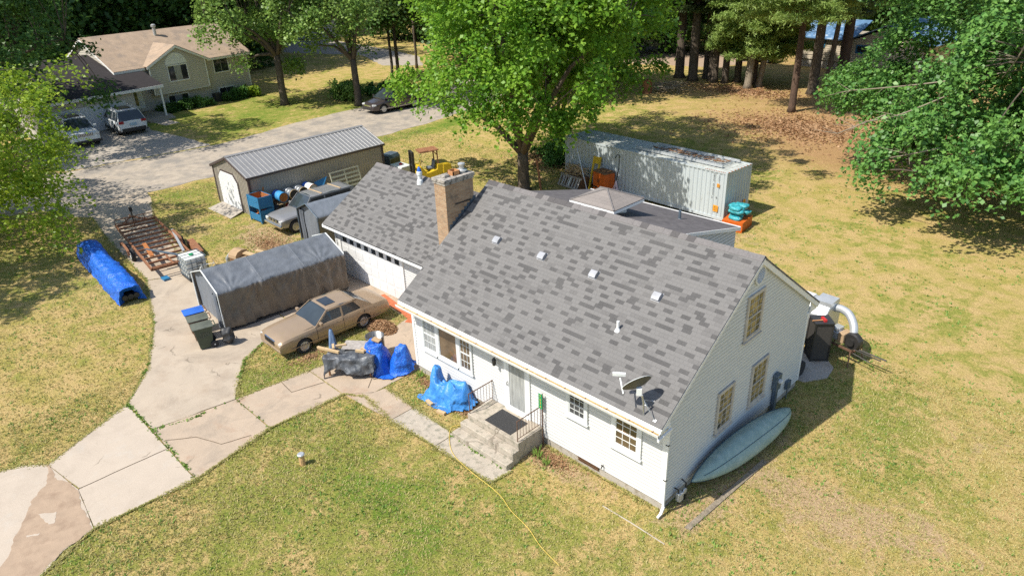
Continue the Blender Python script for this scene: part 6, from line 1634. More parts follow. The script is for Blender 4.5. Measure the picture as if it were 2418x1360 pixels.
b = MB(); b.bb(.09, -1.9, .95, .12, -1.1, 2.75); b.build('pane', 'glass_dark', dd)
b = MB(); b.bb(.1, -2.55, 1.3, .13, -2.3, 2.5); b.build('sidelight', 'glass_dark', NH)
b = MB(); b.bb(3.9, -.55, .3, 4.05, -.4, 3.0); b.build('porch_post', 'white_paint', NH)
b = MB(); b.bb(0, -2.8, -.1, 4.1, .1, .3); b.bb(4.1, -2.4, -.1, 4.6, .1, .15); b.build('porch_step', 'cement_far', NH)
b = MB(); b.bb(4.6, -2.2, -.05, 7, -.8, .03); b.build('path', 'cement_far', NH)
b = MB(); b.lathe([(.16, 0), (.16, .8), (.24, .85), (.24, 1.05), (.1, 1.12)], (-4.5, 4.3, 6.75), 12); b.build('flue', 'galvanised', NH)
b = MB(); b.box((.75, 6.9, .45), (.75, .75, .85)); b.build('air_conditioner', 'black_plastic', NH, bevel=.03)
# far white garage, and beige house at the right
WG = thing('white_garage', 'white garage at the end of the far driveway, glimpsed between the oaks', 'garage', (-112, 58, 0), R(-35))
b = MB(); b.bb(-4, -5, 0, 4, 5, 3.6); b.build('wall', 'white_siding', WG)
b = MB(); b.slab([(-4.5, -5.5, 3.5), (-4.5, 5.5, 3.5), (0, 5.5, 5.6), (0, -5.5, 5.6)], .12); b.slab([(4.5, -5.5, 3.5), (4.5, 5.5, 3.5), (0, 5.5, 5.6), (0, -5.5, 5.6)], .12); b.build('roof', 'roof_dark', WG)
b = MB(); b.bb(4.0, -4, .05, 4.06, -.6, 2.6); b.build('door', 'trim_grey', WG)
b = MB(); b.bb(4.0, .6, .05, 4.06, 4, 2.6); b.build('door', 'trim_grey', WG)
BH = thing('beige_house', 'beige clapboard house with blue metal roof behind the pines', 'house', (-29.5, 72, 0), R(-4))
b = MB(); b.bb(0, 0.02, .9, 14, 8, 3.3); b.build('wall_core', 'beige_siding', BH)
b = MB(); laps(b, 'y', 0, -1, .9, 3.4, lambda z: (0, 6.3), .22, .02); laps(b, 'y', -1.2, -1, .9, 4.6, lambda z: (6.3, 14) if z < 3.4 else (6.3+(z-3.4)*2.6, 14-(z-3.4)*2.6), .22, .02); laps(b, 'x', 6.3, -1, .9, 3.4, lambda z: (-1.2, 0), .22, .02); b.build('wall', 'beige_siding', BH)
b = MB(); b.bb(0, .1, 0, 14, 8, .9); b.bb(6.4, -1.15, 0, 14, .1, .9); b.build('base', 'foundation', BH)
b = MB(); b.slab([(5.6, -1.7, 3.35), (10.2, -1.7, 5.3), (10.2, 8, 5.3), (5.6, 8, 3.35)], .1); b.slab([(14.8, -1.7, 3.35), (10.2, -1.7, 5.3), (10.2, 8, 5.3), (14.8, 8, 3.35)], .1); b.slab([(-.5, -.5, 3.3), (6, -.5, 3.3), (6, 4, 5.0), (-.5, 4, 5.0)], .1); b.build('roof', 'blue_metal_roof', BH)
window('y', -1.22, -1, 7.0, 8.5, 2.15, 3.0, 3, 1, BH, 'glass_dark', 'blue_steel', .09, sash=False, sill=False)
window('y', -.02, -1, 1.8, 2.9, 2.3, 3.2, 2, 1, BH, 'glass_dark', 'blue_steel', .09, sash=False, sill=False)
# ================================================================ VEGETATION
def leaf_cloud(C, Nrm, rad, per, size, droop=.0, flat=.32, seed=0, aspect=.8, jit=.48):
    """C (k,3) clump centres, Nrm (k,3) spray normals, rad (k,), per leaves each -> verts, quads (folded rhombs)"""
    g = np.random.default_rng(seed); k = len(C); n = k*per
    ci = np.repeat(np.arange(k), per)
    N = Nrm[ci]
    a = np.cross(N, np.array([0.0, 0.0, 1.0])); a += 1e-3; a /= np.linalg.norm(a, axis=1, keepdims=True); bb = np.cross(N, a)
    th = g.uniform(0, 2*np.pi, n); r = np.sqrt(g.uniform(0, 1, n))*rad[ci]; r *= 1+.25*np.sin(th*3+ci)
    h = g.normal(0, 1, n)*flat*rad[ci]
    P = C[ci]+a*(np.cos(th)*r)[:, None]+bb*(np.sin(th)*r)[:, None]+N*h[:, None]
    P[:, 2] -= droop*(r/rad[ci])**2*rad[ci]
    ln = N*.55+g.normal(0, jit, (n, 3))+np.array([0, 0, .25]); ln /= np.linalg.norm(ln, axis=1, keepdims=True)
    d = g.normal(0, 1, (n, 3)); d -= ln*(d*ln).sum(1)[:, None]; d /= np.linalg.norm(d, axis=1, keepdims=True)
    e = np.cross(ln, d); s = (size*g.uniform(.65, 1.25, n))[:, None]
    v0 = P-d*s*.5; v2 = P+d*s*.5; v1 = P+e*s*aspect*.5+ln*s*.12-d*s*.08; v3 = P-e*s*aspect*.5+ln*s*.12-d*s*.08
    V = np.stack([v0, v1, v2, v3], 1).reshape(-1, 3)
    i = np.arange(n)*4
    Q = np.stack([i, i+1, i+2, i+3], 1)
    return V, Q
def branch_mesh(b, base, tips, r0, rr, fork_z, lean=(0, 0), nl=7, twigs=60, fork_spread=.5):
    base = Vector(base); f = base+Vector((lean[0], lean[1], fork_z))
    pts = [base+(f-base)*t+Vector((rr.uniform(-1, 1), rr.uniform(-1, 1), 0))*.04*(0 if t in (0, 1) else 1) for t in (0, .12, .35, .7, 1)]
    b.tube(pts, [r0*1.45, r0*1.08, r0, r0*.93, r0*.9], 10)
    limbs = []; T_ = sorted(tips, key=lambda q: rr.random())
    mains = []
    for t in T_:
        v = (t-f).normalized()
        if all(v.dot(m_[0]) < .80 for m_ in mains) and t.z > f.z-.5: mains.append((v, t))
        if len(mains) >= nl: break
    for v, t in mains:
        L_ = (t-f).length; mid = f+(t-f)*.5+Vector((rr.uniform(-.4, .4), rr.uniform(-.4, .4), L_*.12)); q = f+(t-f)*.2+Vector((0, 0, L_*.08))
        p = [f-Vector((0, 0, r0*.5)), q, mid, f+(t-f)*.8+Vector((0, 0, L_*.06)), t]
        b.tube(p, [r0*.62, r0*.5, r0*.34, r0*.18, r0*.06], 7); limbs += p[1:]
    for t in T_[:twigs]:
        q = min(limbs, key=lambda w: (w-t).length) if limbs else f
        if .3 < (q-t).length: m_ = (q+t)/2+Vector((rr.uniform(-.2, .2), rr.uniform(-.2, .2), .15)); b.tube([q, m_, t], [r0*.13, r0*.08, .012], 4, cap=False)
def broadleaf(lab, base, cc, cr, nclump, crad, per, size, lm, bark, r0=.3, fork=2.5, lean=(0, 0), seed=1, group=None, droop=.25, zmin=None, name='tree', extra=(), keep=None, nl=7, tw=70, cat='tree', shell=.55, thresh=0):
    g = np.random.default_rng(seed)
    t = thing(name, lab, cat, (base[0], base[1], 0), 0, group)
    D_ = g.normal(0, 1, (nclump*3, 3)); D_ /= np.linalg.norm(D_, axis=1, keepdims=True)
    rad = g.uniform(shell**3, 1, len(D_))**(1/3)
    lump = 1+.22*np.sin(D_[:, 0]*5+seed)*np.cos(D_[:, 1]*6-seed)+.16*np.sin(D_[:, 2]*7+seed*2)
    P = D_*(rad*lump)[:, None]*np.array(cr)+np.array(cc)
    ok = np.ones(len(P), bool)
    if zmin is not None: ok &= P[:, 2] > zmin
    if keep is not None: ok &= keep(P)
    P = P[ok][:nclump]; D_ = D_[ok][:nclump]
    if len(extra): P = np.vstack([P, np.array(extra, float)]); ex = np.array(extra, float)-np.array(cc); ex /= np.linalg.norm(ex, axis=1, keepdims=True); D_ = np.vstack([D_, ex])
    N = np.array([0, 0, .8])+D_*np.array([.55, .55, .35]); N /= np.linalg.norm(N, axis=1, keepdims=True)
    R_ = crad*g.uniform(.7, 1.3, len(P))
    P = P-np.array([base[0], base[1], 0])
    V, Q = leaf_cloud(P, N, R_, per, size, droop, seed=seed)
    fastmesh('crown', V, Q, lm, t)
    b = MB(); rr_ = random.Random(seed)
    branch_mesh(b, (0, 0, -.1), [Vector(p) for p in P], r0, rr_, fork, lean, nl, tw)
    b.build('trunk', bark, t, smooth=True)
    return t
def pine(lab, base, Ht, z0, Rm, lm, bark, r0=.3, lean=(0, 0), seed=1, group=None, per=150, size=.34, gapz=.95, dead=True, name='pine_tree', asp=.18):
    g = np.random.default_rng(seed); rr_ = random.Random(seed)
    t = thing(name, lab, 'tree', (base[0], base[1], 0), 0, group)
    b = MB(); Pt = lambda z: Vector((lean[0]*z/Ht, lean[1]*z/Ht, z))
    b.tube([Pt(0)-Vector((0, 0, .1)), Pt(.5), Pt(Ht*.3), Pt(Ht*.6), Pt(Ht)], [r0*1.5, r0*1.05, r0*.9, r0*.6, .03], 9)
    C = []; N = []; RR = []
    z = z0
    while z < Ht-.6:
        f = (z-z0)/(Ht-z0); L_ = Rm*(1-f)**.75*rr_.uniform(.75, 1.1)*(min(1, .65+f*3)); nb = 5; a0 = rr_.uniform(0, 6)
        for k in range(nb):
            a = a0+2*PI*k/nb+rr_.uniform(-.25, .25); l = L_*rr_.uniform(.75, 1.1)
            s = Pt(z); e = s+Vector((math.cos(a)*l, math.sin(a)*l, l*.06-.1*l*(1-f))); b.tube([s, (s+e)/2+Vector((0, 0, .05*l)), e], [r0*.16, r0*.1, .015], 4, cap=False)
            m = max(2, int(l/.75))
            for i in range(m):
                q = s.lerp(e, .38+.62*(i+.5)/m); wdt = .34*l*(1-.5*i/m)
                for sd in (-1, 0, 1):
                    C.append((q.x-math.sin(a)*wdt*.7*sd, q.y+math.cos(a)*wdt*.7*sd, q.z+rr_.uniform(-.1, .18))); N.append((.15*math.cos(a), .15*math.sin(a), 1)); RR.append(rr_.uniform(.38, .62)*(.6+Rm/9))
        z += gapz*rr_.uniform(.8, 1.2)
    if dead:
        for k in range(12):
            zz = rr_.uniform(2.5, z0); a = rr_.uniform(0, 6.28); l = rr_.uniform(.4, 1.6); s = Pt(zz); b.tube([s, s+Vector((math.cos(a)*l, math.sin(a)*l, .1*l))], [.03, .01], 4, cap=False)
    b.build('trunk', bark, t, smooth=True)
    C = np.array(C); N = np.array(N, float); N /= np.linalg.norm(N, axis=1, keepdims=True)
    V, Q = leaf_cloud(C, N, np.array(RR), per, size, .1, .26, seed, aspect=asp, jit=.7)
    fastmesh('crown', V, Q, lm, t)
    return t

# ---- central bright maple (two-forked trunk behind the house)
ex = [(-32.5, 16.0, 6.4), (-31.3, 16.0, 6.9), (-31.0, 15.5, 6.1), (-28.9, 15.5, 6.7), (-28.0, 15.0, 6.0), (-26.3, 15.0, 6.8), (-25.4, 14.7, 5.9), (-23.8, 14.5, 6.7), (-22.4, 14.5, 6.2), (-23.0, 14.2, 5.6), (-21.3, 15.0, 5.8), (-20.0, 15.5, 6.1), (-18.9, 16.0, 5.8), (-18.7, 16.6, 5.1), (-18.2, 17.0, 5.5), (-17.8, 18.0, 5.9), (-18, 19, 6.6), (-20.7, 15.6, 5.2), (-19.1, 16, 6.6), (-29.5, 17, 7.5), (-27, 16.5, 7.6)]
broadleaf('bright green maple with forked trunk standing right behind the house chimney', (-22.85, 18.2), (-23.2, 19.4, 11.5), (9.0, 8.6, 7.8), 290, 1.0, 260, .25, 'leaf_bright', 'bark', r0=.38, fork=2.6, seed=3, zmin=4.4, extra=ex, nl=8, tw=120,
          keep=lambda P: (P[:, 2] > 5.2+.75*np.clip(np.abs(.7*(P[:, 0]+22.8)+.71*(P[:, 1]-18.2))-1.5, 0, 9)) & (P[:, 2] > 5.2+.5*np.clip(18.2-P[:, 1], 0, 9)), droop=.5, shell=.4)
broadleaf('shorter maple with leafy vines on its trunk at the left end of the container', (-27.6, 27.0), (-27.0, 27.5, 9.5), (6.8, 6.8, 7.0), 170, 1.1, 190, .24, 'leaf_bright', 'bark', r0=.28, fork=1.6, seed=5, zmin=4.6, nl=9, tw=90, extra=[(-27.5, 26.6, 1.2), (-27.3, 26.8, 1.9), (-27.9, 26.6, 2.6), (-27.2, 26.3, 3.0)])
broadleaf('broad bright maple behind the container in front of the dark pines', (-39.0, 44.5), (-40.5, 43.8, 11.0), (9.0, 8.0, 7.4), 200, 1.5, 170, .34, 'leaf_bright', 'bark', r0=.36, fork=3.6, seed=8, zmin=4.2, nl=8, tw=70)
broadleaf('middle green maple between the gravel road and the central maple', (-43.5, 40.0), (-43.5, 40, 12), (7, 7, 7), 110, 1.5, 150, .34, 'leaf_mid', 'bark', r0=.28, fork=4, seed=9, zmin=5.2)
# ---- big dark maple at the right, long low boughs
exr = []
gq = np.random.default_rng(2)
for (x, y, z) in ((-10.6, 35, 5.1), (-8.9, 33, 4.8), (-10.3, 36, 5.8), (-8.3, 34, 6.0), (-6.7, 31, 5.2), (-4.0, 29, 5.4), (-5.4, 27, 3.7), (-4.3, 26, 3.1), (-4.2, 27, 4.4), (-1.2, 24.8, 3.5), (-.3, 25, 4.0), (.9, 24.8, 3.7), (2.0, 25, 3.8), (-2.2, 26, 4.3), (-3.7, 27, 4.7), (4.0, 25.5, 4.2), (-1.5, 27, 5.5), (-7.5, 32, 6.2), (.5, 26.5, 5.2), (3, 27, 5.6)):
    for q in range(3): exr.append((x+gq.normal(0, .5)+.5*q, y+gq.normal(0, .5)+.7*q, z+gq.normal(0, .25)+.3*q))
broadleaf('huge dark green maple with long low boughs filling the upper right corner', (3.5, 36), (3.4, 36, 10.0), (12.2, 11.4, 8.4), 600, 1.05, 230, .25, 'leaf_mid', 'bark', r0=.5, fork=3.0, seed=12, zmin=3.0, extra=exr, nl=11, tw=200, droop=.45)
b = MB(); rr_ = random.Random(9)
for P_ in ([(4, 33, 9), (0, 29.0, 8.0), (-3.2, 28.6, 7.2), (-6.0, 30.2, 6.4), (-8.3, 31.5, 5.8)], [(-2, 27.9, 6.9), (-4.2, 27.4, 5.6), (-6, 28.0, 4.9)], [(-.2, 28.6, 7.7), (.5, 27.2, 8.9), (.8, 26.9, 10.0)], [(-1.5, 26.0, 4.6), (-2.8, 25.8, 4.1), (-3.9, 26.3, 3.6)], [(-5, 28.2, 5.4), (-6.4, 27.9, 4.6), (-7.4, 28.2, 4.0)]):
    b.tube(spl(P_), .035, 5)
    for j in range(10):
        q = Vector(P_[rr_.randrange(1, len(P_))]); b.tube([q, q+Vector((rr_.uniform(-1.6, .4), rr_.uniform(-.9, .9), rr_.uniform(-.5, .35)))], [.016, .008], 4, cap=False)
o = b.build('dead_branch', 'deadwood', None, smooth=True)
mp = [q for q in bpy.data.objects if q.get('label', '').startswith('huge dark green maple')][0]
o.parent = mp; o.location = (-3.5, -36, 0)
o['label'] = 'bare grey dead boughs'
# ---- lime tree at the left edge and its unseen neighbours that shade the lawn
broadleaf('airy lime green maple with fresh yellow leaf tips at the left edge', (-40.5, -11.5), (-40.3, -9.4, 6.0), (7.6, 6.6, 4.6), 200, .95, 150, .21, 'leaf_lime', 'bark', r0=.22, fork=2.2, seed=21, zmin=1.6, droop=.6, tw=120, shell=.65,
          extra=[(-36.4, -2.4, 9.4), (-36.5, -3.9, 6.4), (-34.6, -3.8, 6.0), (-33.4, -4.9, 3.9), (-32.6, -5.7, 2.9), (-31.8, -6.0, 2.0), (-35.0, -5.8, 3.2), (-36.0, -7.0, 1.8), (-33.6, -5.2, 5.0), (-40, -4.2, 9.0), (-37.5, -4.5, 4.6), (-34, -6.2, 2.3)])
broadleaf('green tree off the left edge shading the blue tarped stack', (-36.5, -17.5), (-35.8, -17.4, 9.5), (4.6, 4.0, 4.4), 60, 1.1, 110, .3, 'leaf_mid', 'bark', r0=.25, fork=4, seed=23)
broadleaf('dark oak between the road and the airy lime tree', (-51.5, -9.5), (-51.5, -10.5, 8.5), (5.5, 5.0, 5.0), 55, 1.2, 120, .3, 'leaf_dark', 'bark', r0=.3, fork=3, seed=24, zmin=3.5)
broadleaf('dark green oak hanging over the two white suvs', (-63.5, -5.0), (-62.5, -2.4, 12.5), (8.6, 8.2, 8.4), 210, 1.25, 120, .30, 'leaf_dark', 'bark', r0=.38, fork=3.4, seed=25, zmin=4.0, nl=9, tw=100, extra=[(-56.5, 4.6, 4.4), (-57.5, 5.0, 5.0), (-56.2, 3.8, 4.2)])
broadleaf('very dark tree behind the neighbour garage wing', (-82, -9), (-82, -9, 12), (9, 9, 10), 170, 1.8, 150, .42, 'leaf_deep', 'bark', r0=.4, fork=4, seed=26)
# ---- two oaks on the neighbour's lawn
broadleaf('tall oak on the neighbour lawn, left of the pair', (-61.3, 22.6), (-62.8, 22.0, 12.6), (6.0, 6.0, 7.6), 120, 1.2, 170, .32, 'leaf_oak', 'bark', r0=.36, fork=5.0, seed=31, zmin=4.4, group='oaks on the neighbour lawn', nl=9, tw=90, extra=[(-62.6, 19.6, 4.6), (-62.0, 24.5, 3.6), (-63.2, 25.4, 3.3), (-60.8, 24.2, 4.2)])
broadleaf('tall oak on the neighbour lawn, right of the pair', (-54.4, 27.0), (-56.0, 26.6, 12.2), (6.2, 5.6, 7.2), 110, 1.2, 170, .30, 'leaf_oak', 'bark', r0=.34, fork=4.6, seed=33, zmin=4.2, group='oaks on the neighbour lawn', nl=9, tw=90)
for k, (x, y) in enumerate([(-63.1, 37.8), (-62.3, 38.0), (-63.4, 38.9), (-67.9, 45.2), (-58.5, 47)]):
    broadleaf(['slim dark trunked tree, left stem of three beside the road', 'slim dark trunked tree, middle stem of three beside the road', 'slim dark trunked tree, right stem of three beside the road', 'slim tree where the far drive meets the road', 'slim tree hidden behind the big maple canopy'][k], (x, y), (x+(k-1)*1.0, y, 11+k*.4), (3.6, 3.6, 5.4), 46, 1.4, 130, .36, 'leaf_dark', 'bark', r0=.16, fork=6, seed=40+k, zmin=5.4, group='slim roadside trees', nl=5, tw=20)
# ---- pines
pine('golden green pine with layered boughs over the lawn', (-28.3, 58.9), 17, 3.4, 7.0, 'needle_gold', 'bark_red', .30, seed=51, per=130, size=.42, asp=.2, gapz=.9)
pine('pale trunked pine leaning left, one of a close pair', (-27.6, 56.3), 18, 6.2, 5.4, 'needle_gold', 'bark_pale', .38, lean=(.4, .4), seed=52, per=100, size=.42, asp=.2)
pine('pale trunked pine leaning right, one of a close pair', (-27.1, 57.6), 18, 7.2, 4.2, 'needle_gold', 'bark_pale', .30, lean=(1.6, 1.2), seed=53, per=90, size=.42, asp=.2)
pine('tall red trunked pine alone on the needle covered slope', (-19.4, 48.9), 21, 8.3, 7.0, 'needle_gold', 'bark_red', .30, seed=54, per=80, size=.4, asp=.2)
pine('thick dark pine trunk left of the beige house wall', (-21.3, 57.3), 21, 7.6, 5.0, 'needle_dark', 'bark', .46, seed=55, per=90, size=.4)
pine('slim dark pine just right of the thick dark trunk', (-20.3, 57.8), 19, 7.5, 4.0, 'needle_dark', 'bark', .25, lean=(.8, .6), seed=56, per=80, size=.4)
pine('reddish pine trunk in front of the beige house window', (-22.6, 67.5), 21, 6.8, 5.0, 'needle_gold', 'bark_red', .55, seed=57, per=90, size=.42)
pr = []
for k, (x, y, r0) in enumerate([(-36.7, 57.8, .5), (-34.5, 57.0, .5), (-34.0, 58.9, .28), (-32.9, 58.1, .34), (-32.1, 57.4, .28), (-31.0, 57.7, .34), (-30.2, 58.9, .28)]):
    o = pine(['first and thickest dark pine of the shaded row, counted from the left', 'second dark pine of the shaded row, thick with a reddish foot', 'third pine of the shaded row, a slim stem set back', 'fourth pine of the shaded row, medium dark stem', 'fifth pine of the shaded row, slim stem set forward', 'sixth pine of the shaded row, slightly paler stem', 'last slim pine of the shaded row, closest to the pale pair'][k], (x, y), 20, 7.5, 4.2, 'needle_dark', 'bark', r0, seed=60+k, per=60, size=.45, group='row of dark pines', gapz=1.3, asp=.22) if k < 2 else dup(pr[k % 2], (x, y, 0), k*1.3, None, None, (1, 1, 1))
    if k >= 2:
        o['label'] = ['', '', 'third pine of the shaded row, a slim stem set back', 'fourth pine of the shaded row, medium dark stem', 'fifth pine of the shaded row, slim stem set forward', 'sixth pine of the shaded row, slightly paler stem', 'last slim pine of the shaded row, closest to the pale pair'][k]
        for c in o.children:
            if c.name.startswith('trunk'): c.scale = (.7, .7, 1)
    pr.append(o)
# ---- background wood: individual trees sharing three crowns
protos = []
for k, lm in enumerate(('leaf_deep', 'leaf_dark', 'leaf_deep')):
    protos.append(broadleaf('dark tree in the wood behind the houses', (-95-k*6, 20+k*8), (-95-k*6, 20+k*8, 10.5), (6.6, 6.6, 9.6), 120, 1.9, 120, .52, lm, 'bark', r0=.35, fork=2.5, seed=70+k, group='background wood behind the houses', nl=5, tw=10, droop=.2))
rr_ = random.Random(77); spots = []
for (x0, y0, x1, y1, n) in ((-90, 8, -88, 31, 7), (-99, -10, -99, 36, 9), (-76, 60, -60, 70, 5), (-104, 30, -128, 62, 7), (-98, 62, -80, 78, 6), (-60, 62, -46, 76, 5), (-58, 90, -30, 96, 7), (-30, 92, 0, 90, 6), (-120, 10, -130, 30, 4), (-140, 40, -110, 90, 8), (-100, 95, -20, 118, 14), (-10, 90, 30, 70, 8), (-72, 54, -66, 60, 2)):
    for i in range(n):
        t_ = (i+.5)/n; spots.append((x0+(x1-x0)*t_+rr_.uniform(-2, 2), y0+(y1-y0)*t_+rr_.uniform(-2, 2)))
for i, (x, y) in enumerate(spots):
    s = rr_.uniform(.85, 1.25); d_ = math.hypot(x-8, y+13)
    dup(protos[i % 3], (x, y, 0), rr_.uniform(0, 6.28), None, None, (s, s, s*rr_.uniform(1.0, 1.3)))
# ---- shrubs
def shrub(lab, x, y, rx, ry, h, lm, seed, n=30, group=None, cat='shrub', size=.16):
    return broadleaf(lab, (x, y), (x, y, h*.5), (rx, ry, h*.55), n, .38, 90, size, lm, 'bark', r0=.03, fork=.12, seed=seed, group=group, name='shrub', nl=4, tw=8, zmin=.12, cat=cat, shell=.2)
shrub('round leafy bush on the lawn between the two oaks', -58.3, 28.3, 2.3, 1.5, 1.7, 'leaf_oak', 80, 60, size=.24)
shrub('smaller spreading bush right of the round bush by the oak', -56.8, 31.6, 2.2, 1.3, 1.3, 'leaf_mid', 81, 50, size=.24)
for k, (y, r, h, lm) in enumerate([(13.4, .8, .8, 'leaf_dark'), (14.6, .8, .8, 'leaf_dark'), (15.8, .8, .9, 'leaf_dark'), (17.0, .8, .9, 'leaf_mid'), (20.3, .8, .9, 'leaf_dark'), (21.5, .9, 1.0, 'leaf_mid'), (22.8, .9, 1.0, 'leaf_lime')]):
    shrub(['low dark hedge bush nearest the neighbour porch', 'low dark hedge bush below the left lower window', 'low dark hedge bush below the right half of the bay', 'low green hedge bush at the end of the bay', 'dark foundation bush just right of the air conditioner', 'green foundation bush below the right lower window', 'pale green hosta clump at the far right corner of the neighbour house'][k], -67.9-.10*(y-12)*.9, y, r, .9, h, lm, 90+k, 26, 'foundation shrubs', size=.2)
shrub('thicket of weeds and vines between the container and the vine clad maple', -25.4, 25.2, 2.6, 2.0, 1.3, 'leaf_mid', 99, 60, size=.2)
# ---- grass tufts, weeds and fallen leaves (nobody could count them)
def tufts(name, lab, n, area, hgt, m, seed, dens=None, leafn=4, w=.35, group=None, cat='grass'):
    g = np.random.default_rng(seed); x = g.uniform(area[0], area[2], n*3); y = g.uniform(area[1], area[3], n*3)
    ok = np.ones(len(x), bool)
    for P in HARD: ok &= ~inpoly(P, x, y)
    ok &= ~((x > -11.1) & (x < .1) & (y > -.05) & (y < 8.5)); ok &= ~((x > -21.4) & (x < -11) & (y > 3) & (y < 9.5)); ok &= ~((x > -7) & (x < -4.4) & (y > -1.8) & (y < 0))
    if dens is not None: ok &= dens(x, y, g)
    x = x[ok][:n]; y = y[ok][:n]; k = len(x)
    a = g.uniform(0, 2*np.pi, (k, leafn)); h = hgt*g.uniform(.5, 1.3, (k, leafn)); s = h*w
    bx = x[:, None]+g.normal(0, hgt*.45, (k, leafn)); by = y[:, None]+g.normal(0, hgt*.45, (k, leafn))
    ca, sa = np.cos(a), np.sin(a); ln = h*g.uniform(.3, 1.0, (k, leafn)); c2, s2 = np.cos(a+1.57), np.sin(a+1.57)
    v0 = np.stack([bx-ca*s/2, by-sa*s/2, np.zeros_like(bx)], -1); v1 = np.stack([bx+ca*s/2, by+sa*s/2, np.zeros_like(bx)], -1); v2 = np.stack([bx+c2*ln, by+s2*ln, h], -1)
    V = np.stack([v0, v1, v2], 2).reshape(-1, 3); i = np.arange(k*leafn)*3
    o = fastmesh(name, V, np.stack([i, i+1, i+2], 1), m)
    return stuff(o, lab, cat)
def patch(x, y, g):
    v = np.sin(x*.9+1.3*np.sin(y*.7))+np.sin(y*1.1+1.7*np.sin(x*.53))+.7*np.sin(x*2.3+y*1.9)
    return g.uniform(0, 1, len(x)) < np.clip(.30+.32*v, .04, 1)
tufts('grass_tufts', 'short dry and green grass blades over the near lawns', 90000, (-19, -13.5, 9, 12), .05, 'grass_blade', 1, None, 3, .5)
tufts('grass_tufts', 'short grass blades over the left lawn and back yard', 60000, (-42, -12, -8, 24), .06, 'grass_blade', 2, None, 3, .6)
tufts('lawn_weeds', 'green clover and dandelion clumps scattered in patches over the lawn', 6500, (-19, -13.5, 9, 14), .05, 'weed', 3, patch, 6, .75, cat='weeds')
tufts('lawn_weeds', 'green weed clumps scattered over the left lawn and back yard', 5500, (-42, -12, 12, 34), .065, 'weed', 4, patch, 6, .75, cat='weeds')
g_ = random.Random(3)
# weeds growing in the slab joints
def line_weeds(pts, n, seed):
    g = np.random.default_rng(seed); V = []
    for i in range(n):
        j = g.integers(0, len(pts)-1); t = g.uniform(); x = pts[j][0]+(pts[j+1][0]-pts[j][0])*t+g.normal(0, .02); y = pts[j][1]+(pts[j+1][1]-pts[j][1])*t+g.normal(0, .02)
        cl = .5+.5*math.sin(x*5.1+y*3.7)
        for q in range(int(1+5*cl)):
            a = g.uniform(0, 6.28); s = .03+.03*g.uniform(); px_, py_ = x+g.normal(0, .03), y+g.normal(0, .03)
            V += [(px_-s*math.cos(a), py_-s*math.sin(a), .02), (px_+s*math.cos(a), py_+s*math.sin(a), .03), (px_+g.normal(0, .03), py_+g.normal(0, .03), .06+.04*g.uniform())]
    V = np.array(V); i = np.arange(len(V)//3)*3
    stuff(fastmesh('joint_weeds', V, np.stack([i, i+1, i+2], 1), 'weed'), 'small green weeds growing along the slab joints', 'weeds')
line_weeds([(-17.1, -8.5), (-14.8, -8.47), (-11.25, -8.5)], 110, 1); line_weeds([(-14.8, -8.4), (-14.43, -7.3), (-14.42, -5.66), (-11.95, -5.66)], 40, 2); line_weeds([(-6.95, -1.8), (-4.5, -1.78)], 25, 5)
line_weeds([(-17.4, -8.3), (-19.2, -7.0), (-22.5, -5.45), (-27.9, -3.85), (-34.8, -3.2)], 70, 3); line_weeds([(-15.4, -5.1), (-16.75, -4.15), (-17.45, -3.0)], 40, 4)
foliage('edge_blade', (.26, .32, .07), (.42, .42, .13), (.62, .54, .26), .4, .7)
def edge_grass(P, n, seed, closed=True):
    g = np.random.default_rng(seed); Q = P+[P[0]] if closed else P; V = []
    L_ = [math.dist(Q[i], Q[i+1]) for i in range(len(Q)-1)]; T_ = sum(L_)
    for i in range(n):
        d = g.uniform(0, T_); j = 0
        while j < len(L_)-1 and d > L_[j]: d -= L_[j]; j += 1
        t = d/L_[j]; dx, dy = (Q[j+1][0]-Q[j][0])/L_[j], (Q[j+1][1]-Q[j][1])/L_[j]; o = g.normal(0, .032)*(1+1.1*math.sin(d*2.1+j))
        x = Q[j][0]+dx*d-dy*o; y = Q[j][1]+dy*d+dx*o
        for q in range(3):
            a = g.uniform(0, 6.28); s = .02+.02*g.uniform(); h = .02+.03*g.uniform()
            V += [(x-s*math.cos(a), y-s*math.sin(a), .01), (x+s*math.cos(a), y+s*math.sin(a), .01), (x+g.normal(0, .04), y+g.normal(0, .04), .02+h)]
    V = np.array(V); i = np.arange(len(V)//3)*3
    stuff(fastmesh('edge_grass', V, np.stack([i, i+1, i+2], 1), 'edge_blade'), 'ragged grass creeping over the edges of the concrete', 'grass')
edge_grass([(-9.6, -14.2), (-10.6, -12.9), (-11.36, -11.4), (-11.22, -8.5), (-11.9, -5.68), (-11.74, -2.83), (-11.0, -2.4), (-9.2, -2.62), (-7, -2.52), (-4.4, -2.48), (-4.3, -1.66)], 2600, 1, False)
edge_grass([(-16.3, -12.7), (-16.05, -12.05), (-15.5, -11.5), (-17.1, -8.5), (-19.1, -7.0), (-22.5, -5.5), (-27.6, -3.9), (-34.8, -3.3), (-40, -2.6)], 2600, 2, False)
edge_grass([(-14.4, -5.6), (-15.4, -5.1), (-16.75, -4.2), (-17.45, -3.0), (-17.35, 2.5), (-14.6, 2.2), (-14.2, .5), (-13.95, -1.4), (-14.1, -2.83)], 1800, 3)
edge_grass([(-10.9, -1.55), (-9.2, -1.62), (-7.0, -1.66)], 600, 4, False)
edge_grass([(-26.5, -2), (-36.5, -.15), (-40.7, 1.3)], 1200, 5, False)
edge_grass([(-10.9, -.05), (-6.9, -.05)], 500, 6, False); edge_grass([(-4.4, -.05), (0.05, -.05), (.05, 8.4)], 900, 7, False)
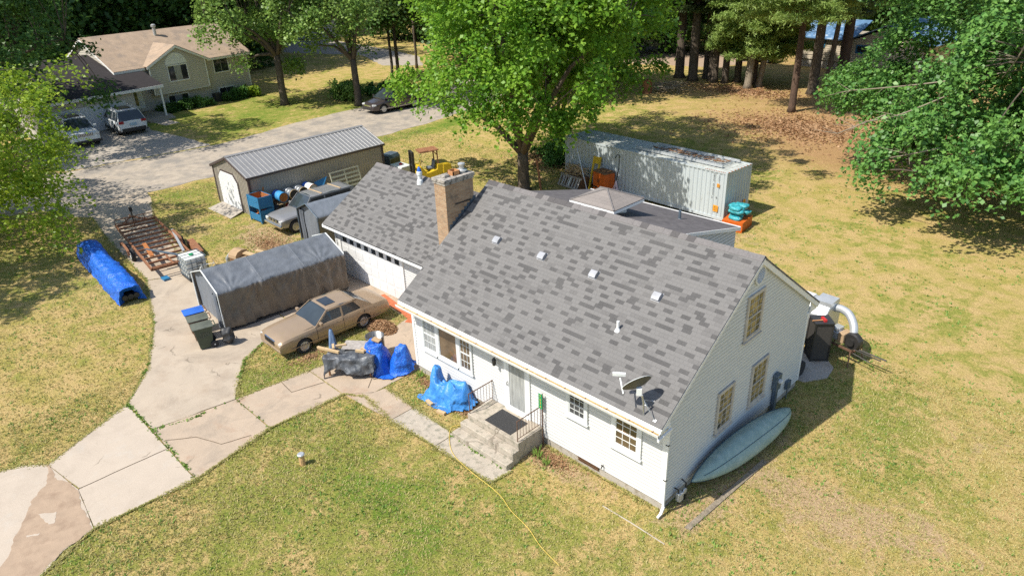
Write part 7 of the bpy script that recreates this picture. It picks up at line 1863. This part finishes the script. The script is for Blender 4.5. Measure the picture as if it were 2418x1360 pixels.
def litter(lab, cx, cy, rx, ry, n, seed, mound=.0, m='dry_leaf', size=.07, name='leaf_litter'):
    g = np.random.default_rng(seed); a = g.uniform(0, 6.28, n); r = np.sqrt(g.uniform(0, 1, n)) if mound else np.abs(g.normal(0, .55, n))
    x = cx+rx*r*np.cos(a); y = cy+ry*r*np.sin(a); z = .02+mound*np.clip(1-r*r, 0, 1)*g.uniform(.6, 1.05, n)+(.0 if mound else .01)
    N = np.stack([g.normal(0, .5, n), g.normal(0, .5, n), np.ones(n)], 1); N /= np.linalg.norm(N, axis=1, keepdims=True)
    V, Q = leaf_cloud(np.stack([x, y, z], 1), N, np.full(n, .03), 1, size, seed=seed, jit=.45)
    V[:, 2] = np.maximum(V[:, 2], .012)
    stuff(fastmesh(name, V, Q, m), lab, 'fallen leaves')
litter('mounded pile of dry brown leaves beside the rear wheel of the gold sedan', -14.75, 1.05, .85, .55, 2600, 1, .28)
litter('dry leaves drifted along the foundation left of the steps', -7.6, -.5, 1.0, .35, 900, 2); litter('dry leaves drifted along the foundation right of the steps', -3.9, -.45, 1.0, .4, 1200, 3)
litter('scattered dry leaves around the pickup and crate', -27.0, 2.6, 2.6, 1.2, 1800, 4, size=.09); litter('dry leaves under the sedan nose', -15.0, -2.2, .7, 1.6, 700, 5)
litter('leaves along the bluish tarp under the triple window', -9.9, -.35, .9, .3, 500, 6); litter('dark leaf litter under the vine clad maple', -26.0, 24.5, 3, 2.4, 2500, 7, size=.16)
litter('brown needle clumps and cones scattered on the bare slope under the pines', -16, 44, 8, 6, 5200, 8, size=.22); litter('needle litter under the golden pine', -27, 55, 7, 3, 2500, 9, size=.24)
b = MB(); rr_ = random.Random(5)
for k in range(34):
    x, y = rr_.uniform(-30, -24), rr_.uniform(17, 27); a = rr_.uniform(0, 3); l = rr_.uniform(.3, 1.1); b.tube([(x, y, .03), (x+l*math.cos(a), y+l*math.sin(a), .04)], .02, 4)
stuff(b.build('fallen_twigs', 'wood_pale'), 'pale fallen twigs on the dry grass left of the central maple', 'twigs')
